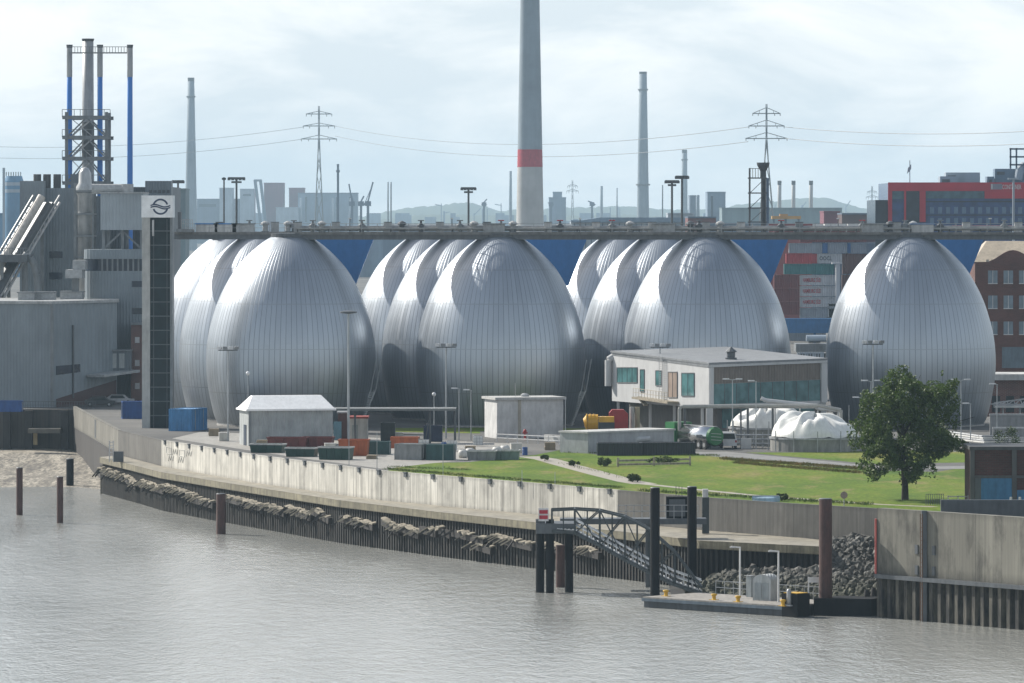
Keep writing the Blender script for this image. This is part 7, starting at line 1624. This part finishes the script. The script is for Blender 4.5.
# container terminal behind the gap
YC = 1200.0
cols = dict(mar=(0.16,0.035,0.035),red=(0.40,0.045,0.055),tea=(0.035,0.17,0.17),wht=(0.46,0.47,0.48),gry=(0.27,0.30,0.34),brn=(0.14,0.06,0.05),blu=(0.04,0.14,0.33))
cm = {k: corr('box_'+k,v,0.5,rough=0.55,grime=0.15,scale=0.4) for k,v in cols.items()}
ch = 11.3
boxes = [('mar',792,843,338),('mar',846,872,338),
 ('gry',786,796,340.5)]
grid = []
def cbox(c, a_, b_, yb0, yt0, lab, Y=YC, txt=None, tcol=None):
    t = thing('shipping_container', lab, 'container', (X(a_,Y),Y,Z(yb0,Y)), 'stacked shipping containers at the terminal')
    MB().bz(X(a_,Y)+.05,X(b_,Y)-.05,Y,Y+2.5,Z(yb0,Y)+.05,Z(yt0,Y)-.05).build('body', cm[c], t)
    m = MB()
    for x_ in (X(a_,Y)+.1,X(b_,Y)-.1): m.bar((x_,Y-.06,Z(yb0,Y)+.06),(x_,Y-.06,Z(yt0,Y)-.06),.16)
    for z_ in (Z(yb0,Y)+.12,Z(yt0,Y)-.12): m.bar((X(a_,Y)+.1,Y-.06,z_),(X(b_,Y)-.1,Y-.06,z_),.16)
    m.build('frame', cm[c], t)
    if txt: lettering(txt, 1.25, (X(a_+(b_-a_)*.33,Y),Y-.05,(Z(yb0,Y)+Z(yt0,Y))/2), (1,0), tcol, t, width=(b_-a_)*.5*Y/F, bold=.02)
REDL = pm('letter_red',(0.45,0.04,0.05)); DKL = pm('letter_dark',(0.05,0.06,0.08))
cbox('mar',800,872,242.5,236,'maroon container on the very top of the stacks behind the gap, under the bridge')
for k,(a_,b_,c_,d_) in enumerate(((789,822,'gry','grey container in the second tier below the bridge, left'),(828,847,'gry','grey container in the second tier below the bridge, middle'),(851,868,'gry','grey container in the second tier below the bridge, by the single egg'))): cbox(c_,a_,b_,253.2,243,d_)
for k,(a_,b_) in enumerate(((822.3,827.7),(847.3,850.7))): cbox('blu',a_,b_,253.2,243,['blue container end between the left and middle grey ones','blue container end between the middle and right grey ones'][k])
cbox('red',786,817,263.5,253.5,'bright red container above the teal one'); cbox('wht',817.5,842,263.5,253.5,'white container with dark letters, right of the bright red one',txt='OOCL',tcol=DKL); cbox('brn',842.5,872,274,253.5,'brown container high in the stack beside the single egg')
cbox('tea',784,834,274.5,263.8,'long teal container above the white lettered ones')
for k in range(4): cbox('wht' if k<3 else 'gry',800,836,285.5+k*10.9,275+k*10.9,['topmost white container with red letters, directly below the teal one','second white container with red letters below the teal one','third white container below the teal one, faint red letters','lowest pale container of the lettered stack'][k],txt='HAMBURG SÜD' if k<3 else None,tcol=REDL)
for k in range(3): cbox('mar',774,799.5,288+k*13.4,275+k*13.4-.3,['top maroon container at the left of the white stack','middle maroon container at the left of the white stack','bottom maroon container at the left of the white stack'][k])
cbox('brn',842,872,296,274.6,'dark brown container right of the white crane leg'); cbox('wht',828,850,318.5,303,'small white container low in the stack against the single egg')
cbox('gry',774,826,346,319,'grey base container at the bottom of the stacks',Y=YC+4)
cbox('mar',774,872,236,229.5,'long maroon container behind the bridge deck at the terminal',Y=YC+3)
for k,(a_,b_) in enumerate(((837,872),(774,800))): cbox('mar' if k else 'brn',a_,b_,340,318.8,['brown base container hidden low behind the single egg','maroon base container low at the left of the stacks'][k],Y=YC+5)
t = thing('crane_leg','white gantry crane leg standing in front of the container stacks','crane',(X(838,YC-8),YC-8,GZ)); MB().bz(X(836,YC-8),X(840,YC-8),YC-8,YC-6.5,GZ,Z(264,YC-8)).build('leg', plain('crane_white',(0.62,0.63,0.64)), t); MB().bz(X(832,YC-8),X(842,YC-8),YC-8.2,YC-6.3,Z(264,YC-8)+.003,Z(262.5,YC-8)).build('cross_beam', plain('crane_white',(0.62,0.63,0.64)), t)
t = thing('blue_barge','bright blue long girder in front of the bottom of the container stacks','girder',(X(805,YC-20),YC-20,GZ)); MB().bz(X(772,YC-20),X(846,YC-20),YC-20,YC-17,Z(333,YC-20),Z(318.5,YC-20)).build('beam', pm('girder_blue',(0.03,0.16,0.38)), t)
for a_ in (785,815,840): MB().bz(X(a_-1,YC-20),X(a_+1,YC-20),YC-19.5,YC-17.5,GZ,Z(333,YC-20)-.003).build('leg', pm('girder_blue',(0.03,0.16,0.38)), t)
# clutter between control building and single egg
t = thing('machine_shed','grey open machine shed between the control building and the single egg','shed',(X(812,800),800,GZ))
MB().bz(X(796,800),X(832,800),800,806,Z(352,800),Z(344,800)).build('roof_block', PSTEEL, t); 
for a_ in (798,806,814,822,830): MB().bz(X(a_-.6,800),X(a_+.6,800),800,801,GZ,Z(352,800)-.003).build('post', PS2, t)
MB().bz(X(800,800),X(828,800),803,806,GZ,Z(354,800)).build('wall', DARK, t)
t = thing('pump_unit','dark pump unit with white pipe on the machine shed roof','pump',(X(812,803),803,Z(344,803))); MB().bz(X(808,803),X(820,803),802,804,Z(344,803)+.2,Z(336,803)).build('casing', DARK, t); MB().tube((X(806,802),801.5,Z(338,803)),(X(826,802),801.5,Z(338,803)),.5,None,10).build('pipe', PS2, t)
t = thing('fence','white slatted fence between the control building and the single egg','fence',(X(812,780),780,GZ)); m = MB()
for k in range(10): q = X(800+k*2.6,780); m.bar((q,780,GZ),(q,780,Z(352,780)),.18)
m.bar((X(800,780),780,Z(353,780)),(X(824,780),780,Z(353,780)),.2); m.bar((X(800,780),780,Z(372,780)),(X(824,780),780,Z(372,780)),.2); m.build('slats', PS2, t)
# hills
def hills(name, prof, Y, dep, m):
    n = len(prof); rows = 9; vs = []
    random.seed(17)
    xs = []; 
    pts = []
    for (a_,ya),(b_,yb0) in zip(prof,prof[1:]):
        k = max(1,int((b_-a_)/3))
        for i in range(k): q = i/k; q2 = q*q*(3-2*q); pts.append((a_+(b_-a_)*q, ya+(yb0-ya)*q2+random.uniform(-.5,.5)))
    pts.append(prof[-1]); n = len(pts)
    for j in range(rows):
        q = j/(rows-1); hq = math.sin(math.pi*min(1,q))**.8
        for a_,y_ in pts:
            top = H-(y_-HY)*(Y+dep*.5)/F; vs.append((X(a_,Y+dep*.5)+0*q, Y+dep*q, GZ-1+(top-GZ)*hq + (random.uniform(-1.5,1.5) if 0<j<rows-1 else 0)))
    o = MB().add(vs,[(j*n+i,j*n+i+1,(j+1)*n+i+1,(j+1)*n+i) for j in range(rows-1) for i in range(n-1)]).build(name, m, smooth=True); struct(o)
HM = leaf_mat('wooded_hill',(0.03,0.045,0.02),(0.05,0.065,0.03),(0.08,0.09,0.045))
hills('hills',[(-200,216),(0,214),(180,213),(300,216),(366,216),(395,210),(412,207),(440,205),(455,203),(470,202),(482,205),(500,210),(540,209),(570,207),(620,206),(680,209),(720,208),(745,203),(775,201),(800,198),(828,197),(845,203),(862,208),(885,211),(1000,214),(1250,216)],12400,900,HM)
hills('hills',[(-200,219),(100,219),(380,219),(430,214),(500,215),(560,216),(600,214),(700,216),(760,211),(830,209),(870,214),(1000,218),(1250,219)],10200,500,HM)

random.seed(77); m = MB(); Ys = 8200.0
for k in range(150):
    a_ = random.uniform(-20,1050); w_ = random.choice((1,2,3,6,10,16)); h_ = random.choice((221,219,217,215,213)) if w_ > 2 else random.uniform(203,214)
    m.bz(X(a_,Ys),X(a_+w_*.9,Ys),Ys+k*1.5,Ys+k*1.5+12,GZ,Z(h_,Ys))
    if w_ <= 2 and k%2: m.bar((X(a_+.5,Ys),Ys+k*1.5-2,Z(h_+2,Ys)),(X(a_+random.choice((-6,5,7)),Ys),Ys+k*1.5-2,Z(h_-random.uniform(-1,5),Ys)),1.2)
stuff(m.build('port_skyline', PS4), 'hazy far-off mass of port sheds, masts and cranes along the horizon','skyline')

# loose yard goods along the canopy and the skips
random.seed(5)
TIM = pm('pallet_wood',(0.30,0.24,0.16),grime=0.3); 
def goods(px, py, kind, label):
    p = G(px,py)
    if kind == 'pallet':
        t = thing('pallet_stack',label,'pallets',tuple(p),'pallet stacks in the yard'); h = random.randint(3,7)
        for k in range(h): MB().box((p.x+random.uniform(-.05,.05),p.y,p.z+.08+k*.15),(1.2,1.0,.11),random.uniform(-.1,.1)).build('pallet', TIM, t)
    elif kind == 'drum':
        t = thing('oil_drum',label,'drum',tuple(p),'blue drums in the yard'); MB().lathe([(.29,0),(.3,.02),(.29,.3),(.305,.31),(.29,.33),(.29,.6),(.305,.61),(.29,.63),(.29,.88),(.26,.88)],tuple(p),16).build('shell', MATS['deep_blue'], t)
        MB().tube(p+Vector((.1,0,.882)),p+Vector((.1,0,.92)),.04,None,8).build('bung', DARK, t)
    elif kind == 'crate':
        t = thing('crate',label,'crate',tuple(p),'pale crates in the yard'); MB().box((p.x,p.y,p.z+.5),(1.2,1.0,.9),.1).build('box', pm('crate_pale',(0.5,0.49,0.45)), t); MB().box((p.x,p.y,p.z+.98),(1.3,1.1,.06),.1).build('lid', PALE, t)
    else:
        t = thing('tank_cage',label,'tank',tuple(p),'caged white liquid tanks in the yard'); MB().box((p.x,p.y,p.z+.65),(1.1,1.0,.95),.05).build('bottle', pm('ibc_white',(0.58,0.6,0.6),rough=.35), t)
        m = MB()
        for a_ in (-.56,-.19,.19,.56):
            for b_ in (-.52,.52): m.bar((p.x+a_,p.y+b_,p.z+.14),(p.x+a_,p.y+b_,p.z+1.16),.04)
        for z_ in (.14,.5,.85,1.16):
            for b_ in (-.52,.52): m.bar((p.x-.56,p.y+b_,p.z+z_),(p.x+.56,p.y+b_,p.z+z_),.04)
            for a_ in (-.56,.56): m.bar((p.x+a_,p.y-.52,p.z+z_),(p.x+a_,p.y+.52,p.z+z_),.04)
        m.build('cage', RAIL, t)
for a_,b_,k_,l_ in ((262,449,'pallet','pallet stack in front of the shed between the skips, leftmost'),(330,452,'crate','pale crate between the maroon and bright orange skips'),(372,459,'pallet','pallet stack in front of the dark teal lidded skip'),(424,450,'cage','caged white tank behind the teal container at the lawn edge'),(444,450,'drum','blue drum behind the teal container, left of the cage by the bags'),(452,451,'cage','caged white tank just left of the white bulk bags'),(419,444,'pallet','pallet stack under the middle of the long canopy'),(398,441,'crate','pale crate beside the dark slate box under the canopy'),(470,451,'pallet','pallet stack behind the grey low skip'),(516,452,'crate','pale crate at the right end of the gravel yard'),(525,455,'drum','blue drum at the right end of the gravel yard'),(478,446,'cage','caged white tank in front of the white flat-roofed block'),(224,441,'crate','pale crate left of the white-roofed shed'),(214,436,'pallet','pallet stack right of the bright blue container'),(550,450,'pallet','pallet stack left of the long bunker'),(573,451,'cage','caged white tank at the left end of the bunker')): goods(a_,b_,k_,l_)
HAZE = 0.000075
m, nt, b = newmat('haze_air'); nt.nodes.remove(b)
pv = N(nt,'ShaderNodeVolumePrincipled'); pv.inputs['Density'].default_value = HAZE; pv.inputs['Color'].default_value = (0.62,0.84,1.0,1)
pv.inputs['Anisotropy'].default_value = 0.0
L(nt, pv.outputs[0], nt.nodes['Material Output'].inputs['Volume'])
hz = MB().bz(-6200,6200,-3000,14900,-2.0,190.0).build('haze', m); stuff(hz,'pale bluish haze filling the air over the harbour','haze')
